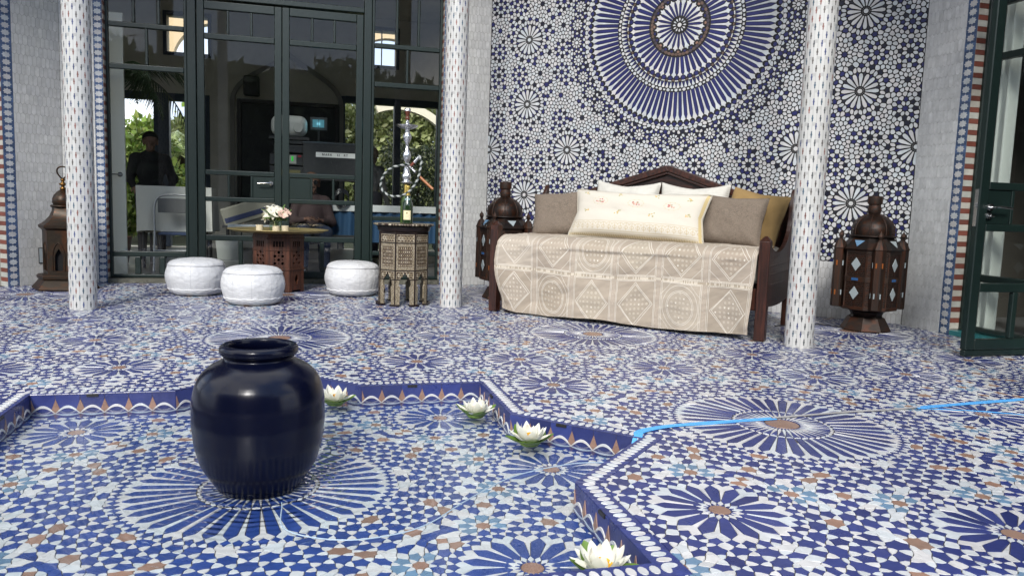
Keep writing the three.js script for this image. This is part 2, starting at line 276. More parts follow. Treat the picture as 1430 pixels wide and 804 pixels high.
// one repeat of the floor pattern, 2.2 m across, round its 40-point rosette
const PF = 2.2;
const floorPattern = (() => {
  const P = PF, ros = [], seeds = [], half = P / 2, near = (x, y) => Math.abs(x) < half * 1.75 && Math.abs(y) < half * 1.75;
  const flowers = [];
  for (let i = -1; i <= 1; i++) for (let j = -1; j <= 1; j++) {
    const ox = i * P, oy = j * P; ros.push({ x: ox, y: oy, N: 40, R: 0.445, a0: 0, kind: 'bar', rim: [] });
    for (const [x, y] of [[half, 0], [0, half]]) ros.push({ x: ox + x, y: oy + y, N: 16, R: 0.205, a0: 0, kind: 'petal', rim: [] });
    for (const sx of [-1, 1]) for (const sy of [-1, 1]) ros.push({ x: ox + sx * 0.79, y: oy + sy * 0.79, N: 16, R: 0.205, a0: 0, kind: 'petal', rim: [] });
    for (let k = 0; k < 8; k++) for (const s of [-1, 1]) { const a = k * Math.PI / 4 + s * 11.25 * D2R; flowers.push([ox + 0.86 * Math.cos(a), oy + 0.86 * Math.sin(a)]); }
    flowers.push([ox + half, oy + half]);
  }
  for (const sgn of [-1, 1]) for (const e of [-1, 0, 1]) { ros.push({ x: sgn * half * 3, y: e * P, N: 16, R: 0.205, a0: 0, kind: 'petal', rim: [] }, { x: e * P, y: sgn * half * 3, N: 16, R: 0.205, a0: 0, kind: 'petal', rim: [] }); }
  const fixedR = []; ros.forEach((r, i) => { fixedR.push([r.x, r.y, ringSeeds(seeds, r, i)]); });
  const free = (x, y, d) => { for (const q of fixedR) if (Math.hypot(x - q[0], y - q[1]) < q[2] + d) return false; return true; };
  const big = seeds.slice(); const pts = [];
  const ok = (x, y, d) => { for (const q of pts) if (Math.abs(q.x - x) < d && Math.abs(q.y - y) < d && Math.hypot(q.x - x, q.y - y) < d) return false; return true; };
  const ros16 = ros.filter(r => r.N === 16);
  for (const [x, y] of flowers) {
    if (!free(x, y, 0.012)) continue; pts.push({ x, y, color: 'terra', fixed: true });
    let best = null; for (const r of ros16) { const d = Math.hypot(r.x - x, r.y - y); if (!best || d < best[0]) best = [d, Math.atan2(r.y - y, r.x - x)]; }
    for (const [rad, n, ph] of [[0.054, 8, 0], [0.105, 16, 0.5]]) for (let k = 0; k < n; k++) {
      const a = best[1] + (k + ph + (n === 8 ? 0.5 : 0)) * 2 * Math.PI / n, qx = x + rad * Math.cos(a), qy = y + rad * Math.sin(a), away = Math.cos(a - best[1]) < 0.45;
      if (free(qx, qy, 0.010) && ok(qx, qy, 0.034)) pts.push({ x: qx, y: qy, color: !away ? 'blue' : n === 8 ? 'light' : k % 2 ? 'blue' : 'white', fixed: n === 8 });
    }
  }
  // the cells left over, mirrored eight ways about the middle
  const R2 = mulberry(77), d = 0.051, lim = half * 3;
  for (let t = 0; t < 26000; t++) {
    let x = R2() * half, y = R2() * half; if (y > x) [x, y] = [y, x];
    if (y < d / 2) y = 0; if (x - y < d / 1.5) x = y = (x + y) / 2; if (half - x < d / 2) x = half; if (half - y < d / 2) y = half;
    if (!free(x, y, 0.014) || !ok(x, y, d)) continue; const col = (x === y && R2() < 0.5) || R2() < 0.045 ? 'terra' : R2() < 0.06 ? 'white' : 'blue', S = new Map();
    for (const [a, b] of [[x, y], [y, x]]) for (const sx of [-1, 1]) for (const sy of [-1, 1]) for (let i = -1; i <= 1; i++) for (let j = -1; j <= 1; j++) { const qx = a * sx + i * P, qy = b * sy + j * P; if (Math.abs(qx) < lim && Math.abs(qy) < lim) S.set(`${Math.round(qx * 1e4)},${Math.round(qy * 1e4)}`, [qx, qy]); }
    for (const [qx, qy] of S.values()) if (ok(qx, qy, 0.02)) pts.push({ x: qx, y: qy, color: col });
  }
  const all = [...seeds, ...pts];
  for (let it = 0; it < 4; it++) { const nw = []; for (const c of cellsOf(all, 0.24, s => !s.fixed && Math.abs(s.x) < half * 2.4 && Math.abs(s.y) < half * 2.4)) { const p = c.poly, A = area(p); let x = 0, y = 0; for (let i = 0; i < p.length; i++) { const a = p[i], b = p[(i + 1) % p.length], w = a[0] * b[1] - b[0] * a[1]; x += (a[0] + b[0]) * w; y += (a[1] + b[1]) * w; } nw.push([c.s, x / (6 * A), y / (6 * A)]); } for (const [s, x, y] of nw) { s.x = x; s.y = y; } }
  const inCell = (x, y) => x >= -half - 1e-6 && x < half - 1e-6 && y >= -half - 1e-6 && y < half - 1e-6;
  const tiles = starTiles(all, 0.24, s => near(s.x, s.y), inCell, ros);
  for (const t of tiles) if (t.cell && t.color === 'blue' && t.poly.length >= 16 && (Math.round(Math.abs(t.cell.s.x * 50)) + Math.round(Math.abs(t.cell.s.y * 50))) % 3 === 0) t.color = 'terra';
  for (const r of ros) if (near(r.x * 0.9, r.y * 0.9)) { const o = []; rosetteTiles(r, o); for (const t of o) { const c = centroid(t.poly); if (inCell(c[0], c[1])) tiles.push(t); } }
  console.log('floor pattern tiles', tiles.length); return tiles;
})();
// ---------------------------------------------------------------- the ground: tiled floor, star pool
const TH = 15.12 * D2R, ct = Math.cos(TH), st = Math.sin(TH);
const FF = new Frame([-0.903, 0, -2.759], [ct, 0, -st], [-st, 0, -ct]);       // x to the right along the door wall, y away from the viewer
const PF2 = new Frame([-0.903, -0.112, -2.759], [ct, 0, -st], [-st, 0, -ct]);
const S = 1.065, TG = Math.tan(Math.PI / 8);                                   // half side of the two squares of the star pool
function starPts(s) { const o = []; for (let k = 0; k < 8; k++) { const a = Math.PI / 4 * k, b = a + Math.PI / 8; o.push([s * Math.SQRT2 * Math.cos(a), s * Math.SQRT2 * Math.sin(a)], [s / Math.cos(Math.PI / 8) * Math.cos(b), s / Math.cos(Math.PI / 8) * Math.sin(b)]); } return o; }
function halfPlane(p, nx, ny, d) { const o = []; for (let i = 0; i < p.length; i++) { const A = p[i], B = p[(i + 1) % p.length], a = A[0] * nx + A[1] * ny - d, b = B[0] * nx + B[1] * ny - d; if (a <= 0) o.push(A); if ((a <= 0) !== (b <= 0)) { const t = a / (a - b); o.push([A[0] + (B[0] - A[0]) * t, A[1] + (B[1] - A[1]) * t]); } } return o; }
function outsideSquare(polys, s, turn) {
  const c = Math.cos(turn), q = Math.sin(turn), X = [c, q], Y = [-q, c], out = [];
  for (const p of polys) { let r = p; for (const [n, sg] of [[X, 1], [X, -1], [Y, 1], [Y, -1]]) { const nx = n[0] * sg, ny = n[1] * sg; const o = halfPlane(r, -nx, -ny, -s); if (o.length > 2 && Math.abs(area(o)) > 1e-6) out.push(o); r = halfPlane(r, nx, ny, s); if (r.length < 3) break; } }
  return out;
}
// octagon of outer walls (world x, z), from the left wall round to the right
const OCT = [[-6.751, -4.007], [-4.5376, -7.8562], [-0.324, -8.993], [3.453, -6.820], [4.61, -2.53], [2.40, 1.32], [-1.89, 2.48], [-5.74, 0.27]];
function insideOct(x, z, m = 0) { for (let k = 0; k < 8; k++) { const a = OCT[k], b = OCT[(k + 1) % 8], dx = b[0] - a[0], dz = b[1] - a[1], l = Math.hypot(dx, dz); if (((x - a[0]) * -dz + (z - a[1]) * dx) / l < -m) return false; } return true; }
{
  const ground = new THREE.PlaneGeometry(160, 160, 1, 1); ground.rotateX(-Math.PI / 2); ground.translate(0, -0.16, -20);
  mesh('ground', metreUV(ground), std([0.10, 0.13, 0.05], 0.95, { map: rep(groutMap, 0.5) }), scene, 'structure');
  // floor slab of grout with the pool cut out of it
  const floor = new THREE.Group(); floor.name = 'floor'; floor.userData.kind = 'structure'; scene.add(floor);
  const sh = new THREE.Shape(OCT.map(([x, z]) => { const v = V(x, 0, z).sub(FF.o); return new THREE.Vector2(v.dot(FF.ex), v.dot(FF.ey)); }));
  sh.holes.push(new THREE.Path(starPts(S + 0.002).map(p => new THREE.Vector2(...p))));
  const slab = new THREE.ExtrudeGeometry(sh, { depth: 0.14, bevelEnabled: false }); slab.translate(0, 0, -0.1435); slab.applyMatrix4(FF.matrix());
  mesh('slab', slab, M.floorGrout, floor);
  const rim = 0.080, list = [], sx = 2.25 / PF, sy = 2.4 / PF;
  for (let i = -3; i <= 3; i++) for (let j = -2; j <= 3; j++) for (const t of floorPattern) {
    const p = t.poly.map(q => [(q[0] + i * PF) * sx, (q[1] + j * PF) * sy + 0.10]), c = centroid(p), w = FF.p(c[0], c[1]);
    if (!insideOct(w.x, w.z, 0.05)) continue;
    const cam = w.clone().applyMatrix4(camInv); if (cam.z > 0.6 || Math.abs(cam.x) > -cam.z * 0.8 + 1.2) continue;     // not built behind the viewer
    const rr = Math.hypot(c[0], c[1]); if (rr < (S + rim) * 0.9) continue;
    if (rr > (S + rim) * 1.6) { list.push({ poly: p, color: t.color }); continue; }
    for (const o of outsideSquare(outsideSquare([p], S + rim, 0), S + rim, Math.PI / 4)) list.push({ poly: o, color: t.color });
  }
  console.log('floor tiles', list.length);
  layTiles(floor, FF, list, M.tile, { h: 0.004, z0: -0.004 });
  // pool
  const pool = new THREE.Group(); pool.name = 'pool_basin'; pool.userData.kind = 'structure'; scene.add(pool);
  const pb = new THREE.ShapeGeometry(new THREE.Shape(starPts(S + 0.05).map(p => new THREE.Vector2(...p)))); pb.translate(0, 0, -0.0035); pb.applyMatrix4(PF2.matrix());
  mesh('pool_bed', pb, M.floorGrout, pool);
  const pl = [], ps = 2.25 / PF;
  for (let i = -1; i <= 1; i++) for (let j = -1; j <= 1; j++) for (const t of floorPattern) { const p = t.poly.map(q => [(q[0] + i * PF) * ps, (q[1] + j * PF) * ps]), c = centroid(p), a = Math.max(Math.abs(c[0]), Math.abs(c[1])), b = (Math.abs(c[0]) + Math.abs(c[1])) / Math.SQRT2; if (Math.min(a, b) < S + 0.03) pl.push({ poly: p, color: t.color === 'blue' ? 'poolblue' : t.color }); }
  COL.poolblue = [0.026, 0.066, 0.27];
  layTiles(pool, PF2, pl, M.tile, { h: 0.004, z0: -0.004 }, 300, 'pool_tile', 'pool_tiles');
  // rim and walls, edge by edge
  const sp = starPts(S), so = starPts(S + rim), D = 0.112, dots = [], accB = new Acc();
  for (let k = 0; k < 16; k++) {
    const a = sp[k], b = sp[(k + 1) % 16], ao = so[k], bo = so[(k + 1) % 16];
    const m = [(a[0] + b[0]) / 2, (a[1] + b[1]) / 2], w = FF.p(m[0], m[1]).applyMatrix4(camInv); if (w.z > -0.9) continue;
    const e = new THREE.Group();
    const L = Math.hypot(b[0] - a[0], b[1] - a[1]), dir = [(b[0] - a[0]) / L, (b[1] - a[1]) / L], out = [dir[1], -dir[0]], n = 19;
    // blue strip cut in short pieces with white dots set in it
    const at = (t, d) => [a[0] + (b[0] - a[0]) * t + out[0] * d, a[1] + (b[1] - a[1]) * t + out[1] * d];
    const strip = new Acc(); for (let i = 0; i < n; i++) { const t0 = i / n, t1 = (i + 1) / n, o0 = [ao[0] + (bo[0] - ao[0]) * t0, ao[1] + (bo[1] - ao[1]) * t0], o1 = [ao[0] + (bo[0] - ao[0]) * t1, ao[1] + (bo[1] - ao[1]) * t1]; strip.tile(FF, [at(t0, 0), o0, o1, at(t1, 0)], tone('blue'), { h: 0.0035, z0: -0.0035, gap: 0.0006 }); }
    mesh('rim_strip', strip.build(), M.tile, pool);
    for (let i = 0; i < n; i++) {
      const t = (i + 0.5) / n, c = [(at(t, 0)[0] + ao[0] + (bo[0] - ao[0]) * t) / 2, (at(t, 0)[1] + ao[1] + (bo[1] - ao[1]) * t) / 2], poly = Array.from({ length: 10 }, (_, q) => { const x = 0.0135 * Math.cos(q * Math.PI / 5 + 0.3), y = 0.0235 * Math.sin(q * Math.PI / 5 + 0.3); return [c[0] + dir[0] * x + out[0] * y, c[1] + dir[1] * x + out[1] * y]; });
      const off = FF.p(...c), acc = new Acc(); if (acc.tile(FF, poly, tone('white'), { h: 0.0022, z0: 0, gap: 0, off })) mesh('dot_tile', acc.build(), M.tile, pool).position.copy(off);
    }
    // the wall below: a frame that looks into the pool
    const A = FF.p(a[0], a[1]), B = FF.p(b[0], b[1]), ex = A.clone().sub(B).normalize(), W = new Frame([B.x, -D, B.z], [ex.x, ex.y, ex.z], [0, 1, 0]), back = new Acc();
    for (let i = 0; i < 6; i++) { back.tile(W, [[i * L / 6, -0.01], [(i + 1) * L / 6, -0.01], [(i + 1) * L / 6, D - 0.0045], [i * L / 6, D - 0.0045]], tone('blue', rnd, 0.2), { h: 0.003, z0: -0.003, gap: 0.0005 }); }
    mesh('wall_panel', back.build(), M.tile, pool);
    const band = new Acc(), p = L / 6, y0 = 0.016, hgt = 0.036;
    for (let i = 0; i < 6; i++) {
      const x0 = i * p, wave = (s, up) => { const P1 = [], P2 = [], N = 9, tk = up ? 0.0125 : 0.008; for (let q = 0; q <= N; q++) { const u = q / N, y = y0 + (up ? 1 : -0.32) * hgt * Math.sin(Math.PI * u) * 0.8; P1.push([x0 + p * u, y]); P2.push([x0 + p * u, y + tk * (0.5 + 0.5 * Math.sin(Math.PI * u))]); } return [...P1, ...P2.reverse()]; };
      band.tile(W, wave(0, true), tone('white'), { h: 0.0035, z0: 0, gap: 0, tilt: 0 }); band.tile(W, wave(0, false), tone([0.42, 0.48, 0.56]), { h: 0.003, z0: 0, gap: 0, tilt: 0 });
      const xm = x0 + p * 0.02, ar = new Acc(), off = W.p(xm, 0.05); if (i > 0 || true) { ar.tile(W, [[xm + p * 0.19, 0.034], [xm, D - 0.012 - 0.012], [xm - p * 0.19, 0.034], [xm, 0.02]].map(q => [Math.max(0.004, q[0]), q[1]]), tone('terra'), { h: 0.0024, z0: 0, gap: 0.0003, off }); mesh('arrow_tile', ar.build(), M.tile, pool).position.copy(off); }
    }
    mesh('interlace_band', band.build(), M.tile, pool);
    // a dark overflow slot under the rim of every straight edge
    if (k % 2 === 0 || true) { const s = clean(new THREE.BoxGeometry(0.05, 0.011, 0.012)); s.translate(L * 0.42, D - 0.0105, 0); s.applyMatrix4(W.matrix()); mesh('overflow_slot', s, M.black, pool); }
  }
  // water: a thin clear sheet, rippled round the jar
  const wt = (() => { const n = 1024, R2 = mulberry(5), src = Array.from({ length: 40 }, () => [0.16 + R2() * 0.05, R2() * 6.283, R2() * 6.283]); return dataTex(n, (u, v) => {
    const x = (u - 0.5) * 3.2, y = (v - 0.5) * 3.2, r = Math.hypot(x, y), a = Math.atan2(y, x); let h = 0.5 + 0.05 * (fbm(x * 7, y * 7, 1.1, 3) - 0.45); const env = Math.exp(-Math.max(0, r - 0.2) * 4.5);
    for (const s of src.slice(0, 9)) { const d = Math.hypot(x - s[0] * Math.cos(s[1]), y - s[0] * Math.sin(s[1])); h += 0.035 * env * Math.sin(d * 190 + s[2]); } h += 0.10 * env * Math.sin(r * 150 + 1.5 * Math.sin(a * 3)); return h; }, false, false); })();
  const wg = new THREE.ShapeGeometry(new THREE.Shape(starPts(S - 0.004).map(p => new THREE.Vector2(...p)))); const wu = wg.attributes.uv, wp = wg.attributes.position; for (let i = 0; i < wp.count; i++) wu.setXY(i, wp.getX(i) / 3.2 + 0.5, wp.getY(i) / 3.2 + 0.5);
  wg.translate(0, 0, -0.078); wg.applyMatrix4(FF.matrix());
  mesh('water', wg, new THREE.MeshPhysicalMaterial({ color: C(0.98, 1.0, 1.0), transmission: 1, thickness: 0, roughness: 0.0, ior: 1.33, bumpMap: wt, bumpScale: 0.03 }), scene, 'structure');
}

// ---------------------------------------------------------------- walls
const wallA = new Frame([-4.19, 0, -7.95], [Math.cos(15.1 * D2R), 0, -Math.sin(15.1 * D2R)], [0, 1, 0]);
const dirOf = (a, b) => { const l = Math.hypot(b[0] - a[0], b[1] - a[1]); return [(b[0] - a[0]) / l, 0, (b[1] - a[1]) / l]; };
const frameOf = k => new Frame([OCT[k][0], 0, OCT[k][1]], dirOf(OCT[k], OCT[(k + 1) % 8]), [0, 1, 0]);
const wallZ = frameOf(0), wallB = frameOf(2), wallC = frameOf(3);
const lenOf = k => Math.hypot(OCT[(k + 1) % 8][0] - OCT[k][0], OCT[(k + 1) % 8][1] - OCT[k][1]);
const TOP = 5.27;
function block(F, x0, x1, y0, y1, h0, h1, r = 0.002) { const g = boxUV(x1 - x0, y1 - y0, h1 - h0, 0, 0, 0, r); g.translate((x0 + x1) / 2, (y0 + y1) / 2, (h0 + h1) / 2); g.applyMatrix4(F.matrix()); return g; }
// white picket tiles, staggered, on a stretch of wall
function picket(parent, F, x0, x1, y0, y1, w = 0.041, h = 0.108, warm = 0, zz = 0) {
  const a = new Acc(), tip = w * 0.40, L2 = (h - 2 * tip) / 2, row = h - tip; const base = new Acc();
  for (let j = -1; j * row + y0 < y1; j++) for (let i = -1; i * w + x0 < x1 + w; i++) {
    const cx = x0 + (i + 0.5 + (j & 1) / 2) * w, cy = y0 + (j + 0.5) * row;
    let p = [[cx - w / 2, cy - L2], [cx - w * 0.2, cy - L2 - tip * 0.8], [cx, cy - L2 - tip], [cx + w * 0.2, cy - L2 - tip * 0.8], [cx + w / 2, cy - L2], [cx + w / 2, cy + L2], [cx + w * 0.3, cy + L2 + tip * 0.2], [cx, cy + L2 + tip], [cx - w * 0.3, cy + L2 + tip * 0.2], [cx - w / 2, cy + L2]];
    p = halfPlane(halfPlane(halfPlane(halfPlane(p, 1, 0, x1), -1, 0, -x0), 0, 1, y1), 0, -1, -y0); if (p.length < 3 || Math.abs(area(p)) < 2e-5) continue;
    const q = fbm(cx * 2.2 + 11, cy * 1.1, warm * 5 + 0.5, 3), k = 0.76 + 0.12 * (rnd() - 0.5) * 0.7 + 0.16 * (q - 0.45), y = 0.955 - 0.25 * warm * Math.max(0, q - 0.4) - 0.04 * rnd() * warm;
    a.tile(F, p, [k * (1 - 0.015 * (1 - warm)), k * (0.985 - 0.02 * warm), k * (1.0 - 0.10 * warm) * (y + 0.03)], { h: 0.003, gap: 0.0008, bevel: 0.0008, tilt: 0.012, lift: rnd() * 0.0006, z0: zz });
  }
  mesh('white_tiles', a.build(), M.wallTile, parent, 'stuff');
}
function starBorder(parent, F, x0, y0, y1, w = 0.104) {
  const c = x0 + w / 2, p = 0.0668, grp = [];
  const blue = new Acc();
  for (let y = y0; y < y1; y += p) {
    const yy = y + p / 2; blue.tile(F, [[x0, y], [x0 + w, y], [x0 + w, y + p], [x0, y + p]], tone('sblue', rnd, 0.2), { h: 0.003, gap: 0.0005 });
    const a = new Acc(), off = F.p(c, yy, 0.003), pts = Array.from({ length: 16 }, (_, k) => { const r = k % 2 ? 0.71 : 1, t = k * Math.PI / 8; return [c + 0.041 * r * Math.cos(t), yy + 0.0305 * r * Math.sin(t)]; });
    a.tile(F, pts, tone('white'), { z0: 0.003, h: 0.0018, gap: 0, bevel: 0.0005, off }); mesh('star_tile', a.build(), M.wallTile, parent).position.copy(off).sub(parent.position);
  }
  mesh('border_strip', blue.build(), M.wallTile, parent);
}
function stripedJamb(parent, F, x, depth, y0, y1, side) { // stripes on the return of an opening; side: +1 faces along ex
  const p = 0.089; const J = new Frame(F.p(x, 0, side > 0 ? 0 : -depth).toArray(), F.n.clone().multiplyScalar(side > 0 ? -1 : 1).toArray(), [0, 1, 0]);
  for (let y = y0, k = 0; y < y1; k++) { const hgt = k % 2 ? 0.040 : 0.049, a = new Acc(), off = J.p(depth / 2, y); a.tile(J, [[0, y], [depth, y], [depth, y + hgt], [0, y + hgt]], tone(k % 2 ? 'red' : 'cream', rnd, 0.16), { h: 0.003, gap: 0.0004, off, z0: 0 }); mesh('stripe_tile', a.build(), M.wallTile, parent).position.copy(off).sub(parent.position); y += hgt; }
}
const JD = 0.115;   // depth of the door openings
function wallThing(label) { return thing('courtyard_wall', label, 'wall', [0, 0, 0], 0); }
// door wall, its piers and lintel; the opening runs from 0.03 to 3.47 along it
const HEAD = 3.46;
{
  const w = wallThing('pale tiled wall round the dark green glazed doors behind the poufs');
  mesh('masonry', merge([block(wallA, -0.36, 0.03, 0, TOP, -0.25, -0.0015), block(wallA, 3.47, 4.003, 0, TOP, -0.25, -0.0015), block(wallA, 0.03, 3.47, HEAD, TOP, -0.25, -0.0015)]), M.whiteGrout, w);
  picket(w, wallA, -0.358, -0.052, 0, 3.7, undefined, undefined, 0.35); picket(w, wallA, 3.552, 4.0, 0, 3.7, undefined, undefined, 0.35);
  starBorder(w, wallA, -0.052, 0, HEAD, 0.08); starBorder(w, wallA, 3.472, 0, HEAD, 0.08);
  stripedJamb(w, wallA, 0.0315, JD, 0.06, HEAD, 1); stripedJamb(w, wallA, 3.4685, JD, 0.06, HEAD, -1);
  mesh('sill', merge([block(wallA, 0.036, 3.464, 0, 0.045, -0.24, 0.012)]), M.stone, w);
}
{
  const L = lenOf(0), w = wallThing('cream tiled wall at the far left edge, beside the pierced brass lantern');
  mesh('masonry', merge([block(wallZ, L - 0.552, L - 0.003, 0, TOP, -0.25, -0.0015), block(wallZ, 0, L - 4.0, 0, TOP, -0.25, -0.0015), block(wallZ, L - 4.0, L - 0.552, HEAD, TOP, -0.25, -0.0015)]), M.whiteGrout, w);
  picket(w, wallZ, L - 0.447, L - 0.002, 0, 3.7, undefined, undefined, 0.5); starBorder(w, wallZ, L - 0.552, 0, HEAD); stripedJamb(w, wallZ, L - 0.5535, JD, 0.0, HEAD, -1);
  const bx = merge([block(wallZ, L - 0.265, L - 0.155, 0.21, 0.365, 0.003, 0.010, 0.002)]); mesh('flush_box_frame', bx, M.black, w); mesh('flush_box_cover', block(wallZ, L - 0.258, L - 0.162, 0.218, 0.357, 0.004, 0.0125, 0.002), std([0.36, 0.40, 0.41], 0.4), w);
}
{
  const L = lenOf(3), w = wallThing('pale bluish tiled wall at the right, between the mosaic wall and the open green door');
  mesh('masonry', merge([block(wallC, 0.003, 0.525, 0, TOP, -0.25, -0.0015), block(wallC, 3.97, L, 0, TOP, -0.25, -0.0015), block(wallC, 0.525, 3.97, HEAD, TOP, -0.25, -0.0015)]), M.whiteGrout, w);
  picket(w, wallC, 0.004, 0.42, 0, 3.7, undefined, undefined, 0); starBorder(w, wallC, 0.42, 0, HEAD); stripedJamb(w, wallC, 0.5265, JD, 0.05, HEAD, 1);
  mesh('sill', block(wallC, 0.53, 3.965, 0, 0.04, -0.24, 0.004), std([0.03, 0.16, 0.17], 0.3), w);
}
for (const k of []) { const F = frameOf(k), w = wallThing(['plain pale wall on the right side of the courtyard', 'plain pale wall behind and to the right of the pool', 'plain pale wall behind the pool', 'plain pale wall on the left side of the courtyard'][k - 4]); mesh('masonry', block(F, 0.003, lenOf(k) - 0.003, 0, TOP, -0.25, 0), M.plaster, w); }

// ---------------------------------------------------------------- the mosaic wall
{
  const L = lenOf(2), w = thing('mosaic_wall', 'navy and white star mosaic wall with a huge blue sunburst, behind the daybed', 'wall');
  mesh('masonry', block(wallB, -0.2, L + 0.2, 0, TOP, -0.25, -0.0015), M.darkGrout, w);
  mesh('dado_bed', block(wallB, 0.003, L - 0.003, 0, 0.516, -0.0012, 0.0006, 0.0002), M.whiteGrout, w);
  picket(w, wallB, 0.004, L - 0.004, 0, 0.518, undefined, undefined, 0, 0.0006);
  const H0 = 0.52, H1 = 3.62, cx = L / 2, cy = 2.75, R = 0.99, list = [], add = (poly, color) => list.push({ poly, color });
  const P = (r, a) => [cx + r * R * Math.cos(a), cy + r * R * Math.sin(a)], arc = (r, a, b, n) => Array.from({ length: n + 1 }, (_, k) => P(r, a + (b - a) * k / n));
  const disc = (r, a, s, t = s, n = 8) => Array.from({ length: n }, (_, k) => { const q = k * 2 * Math.PI / n + Math.PI / n, u = s * Math.cos(q), v = t * Math.sin(q), c = P(r, a); return [c[0] + u * Math.cos(a) - v * Math.sin(a), c[1] + u * Math.sin(a) + v * Math.cos(a)]; });
  const T = Math.PI * 2;
  for (let k = 0; k < 96; k++) { // outer ring of bars, white star ends, blue dots
    const d = T / 96, a = k * d, f = a + d / 2; add([P(0.655, a - d * 0.36), P(0.90, a - d * 0.26), P(0.925, a), P(0.90, a + d * 0.26), P(0.655, a + d * 0.36)], 'navy');
    add([P(0.655, f - d * 0.10), P(0.655, f + d * 0.10), P(0.885, f + d * 0.20), P(0.932, f + d * 0.46), P(0.940, f + d * 0.20), P(0.965, f), P(0.940, f - d * 0.20), P(0.932, f - d * 0.46), P(0.885, f - d * 0.20)], 'wwhite');
    add(disc(0.972, a, 0.0185, 0.0215), 'navy'); add([P(0.998, f - d * 0.40), P(0.968, f), P(0.998, f + d * 0.40)], 'wwhite'); if (k % 2 === 0) add(disc(0.635, a, 0.0175, 0.0185), 'wwhite'); else add(disc(0.635, a, 0.014, 0.017, 4), 'wwhite');
    add([P(0.553, f), P(0.612, f - d * 0.42), P(0.618, f), P(0.612, f + d * 0.42)], k % 2 ? 'wwhite' : 'wwhite'); add([P(0.560, f + d * 0.5 - d * 0.36), P(0.560, f + d * 0.5 + d * 0.36), P(0.608, a + d)], 'navy');
  }
  for (let k = 0; k < 48; k++) {
    const d = T / 48, a = k * d, f = a + d / 2; add([P(0.315, a - d * 0.36), P(0.47, a - d * 0.25), P(0.487, a), P(0.47, a + d * 0.25), P(0.315, a + d * 0.36)], 'navy');
    add([P(0.315, f - d * 0.10), P(0.315, f + d * 0.10), P(0.465, f + d * 0.2), P(0.492, f + d * 0.45), P(0.498, f + d * 0.2), P(0.522, f), P(0.498, f - d * 0.2), P(0.492, f - d * 0.45), P(0.465, f - d * 0.2)], 'wwhite');
    add(disc(0.517, a, 0.0225, 0.0205), 'navy'); add(disc(0.541, f, 0.011, 0.017, 6), [0.16, 0.11, 0.085]); add([P(0.553, a - d * 0.33), P(0.538, a - d * 0.20), P(0.541, a), P(0.538, a + d * 0.20), P(0.553, a + d * 0.33)], 'wwhite');
  }
  for (let k = 0; k < 24; k++) {
    const d = T / 24, a = k * d, f = a + d / 2; add([P(0.09, a - d * 0.34), P(0.205, a - d * 0.19), P(0.225, a), P(0.205, a + d * 0.19), P(0.09, a + d * 0.34)].map(q => q), 'navy');
    add([P(0.08, f), P(0.20, f + d * 0.26), P(0.238, f + d * 0.44), P(0.238, f + d * 0.2), P(0.262, f), P(0.238, f - d * 0.2), P(0.238, f - d * 0.44), P(0.20, f - d * 0.26)], 'wwhite');
    add(disc(0.262, a, 0.013, 0.016), k % 3 ? 'navy' : 'terra'); for (const s of [-1, 1]) add(disc(0.287, a + s * d * 0.25, 0.0165, 0.0205), hash3(k, s, 3) < 0.5 ? [0.17, 0.11, 0.085] : [0.075, 0.06, 0.075]);
  }
  for (let k = 0; k < 12; k++) { const d = T / 12, a = k * d; add([P(0.03, a), P(0.058, a - d * 0.32), P(0.072, a), P(0.058, a + d * 0.32)], 'wwhite'); }
  add(disc(0, 0, 0.022, 0.022, 12), 'wwhite');
  // field: 16-petal stars, small star flowers and the oval tiles between, on black joints
  const seeds = [], ros = [], rings = [[cx, cy, R * 0.998]];
  const put = (x, y, color, fixed = true) => seeds.push({ x, y, color, fixed });
  const okS = (x, y, d) => { for (const q of seeds) if (Math.abs(q.x - x) < d && Math.hypot(q.x - x, q.y - y) < d) return false; return true; };
  for (const [x, y] of [[0.49, 2.73], [0.49, 2.04], [1.0, 1.54], [0.005, 1.55], [0.49, 3.42], [0.49, 1.05], [1.5, 1.05]]) for (const s of [0, 1]) { const X = s ? L - x : x; ros.push([X, y]); }
  for (const [x, y] of ros) {
    rings.push([x, y, 0.222]);
    for (let k = 0; k < 16; k++) { const a = (k + 0.5) * T / 16; put(x + 0.140 * Math.cos(a), y + 0.140 * Math.sin(a), 'skip'); for (const s of [-0.25, 0.25]) put(x + 0.187 * Math.cos(a + s * T / 16), y + 0.187 * Math.sin(a + s * T / 16), 'wwhite'); }
    for (let k = 0; k < 16; k++) { const a = k * T / 16, q = [x, y], pt = (r, b) => [q[0] + r * Math.cos(b), q[1] + r * Math.sin(b)], d = T / 16; add([pt(0.044, a - 0.13), pt(0.128, a - 0.14), pt(0.150, a - 0.09), pt(0.157, a), pt(0.150, a + 0.09), pt(0.128, a + 0.14), pt(0.044, a + 0.13)], 'wwhite'); add(Array.from({ length: 5 }, (_, m) => pt(0.0315 + 0.0035 * Math.cos(m * T / 5), a + 0.11 * Math.sin(m * T / 5))), 'wwhite'); add([pt(0.10, a + d / 2), pt(0.158, a + d / 2 - 0.06), pt(0.168, a + d / 2), pt(0.158, a + d / 2 + 0.06)], k % 3 ? 'navy' : [0.03, 0.03, 0.05]); }
    add(Array.from({ length: 12 }, (_, m) => [x + 0.021 * Math.cos(m * T / 12), y + 0.021 * Math.sin(m * T / 12)]), 'wwhite');
    for (let k = 0; k < 16; k++) { const a = k * T / 16; put(x + 0.218 * Math.cos(a), y + 0.218 * Math.sin(a), 'navy'); put(x + 0.236 * Math.cos(a + T / 32), y + 0.236 * Math.sin(a + T / 32), 'wwhite'); }
  }
  const clear = (x, y, d) => { for (const q of rings) if (Math.hypot(x - q[0], y - q[1]) < q[2] + d) return false; return true; };
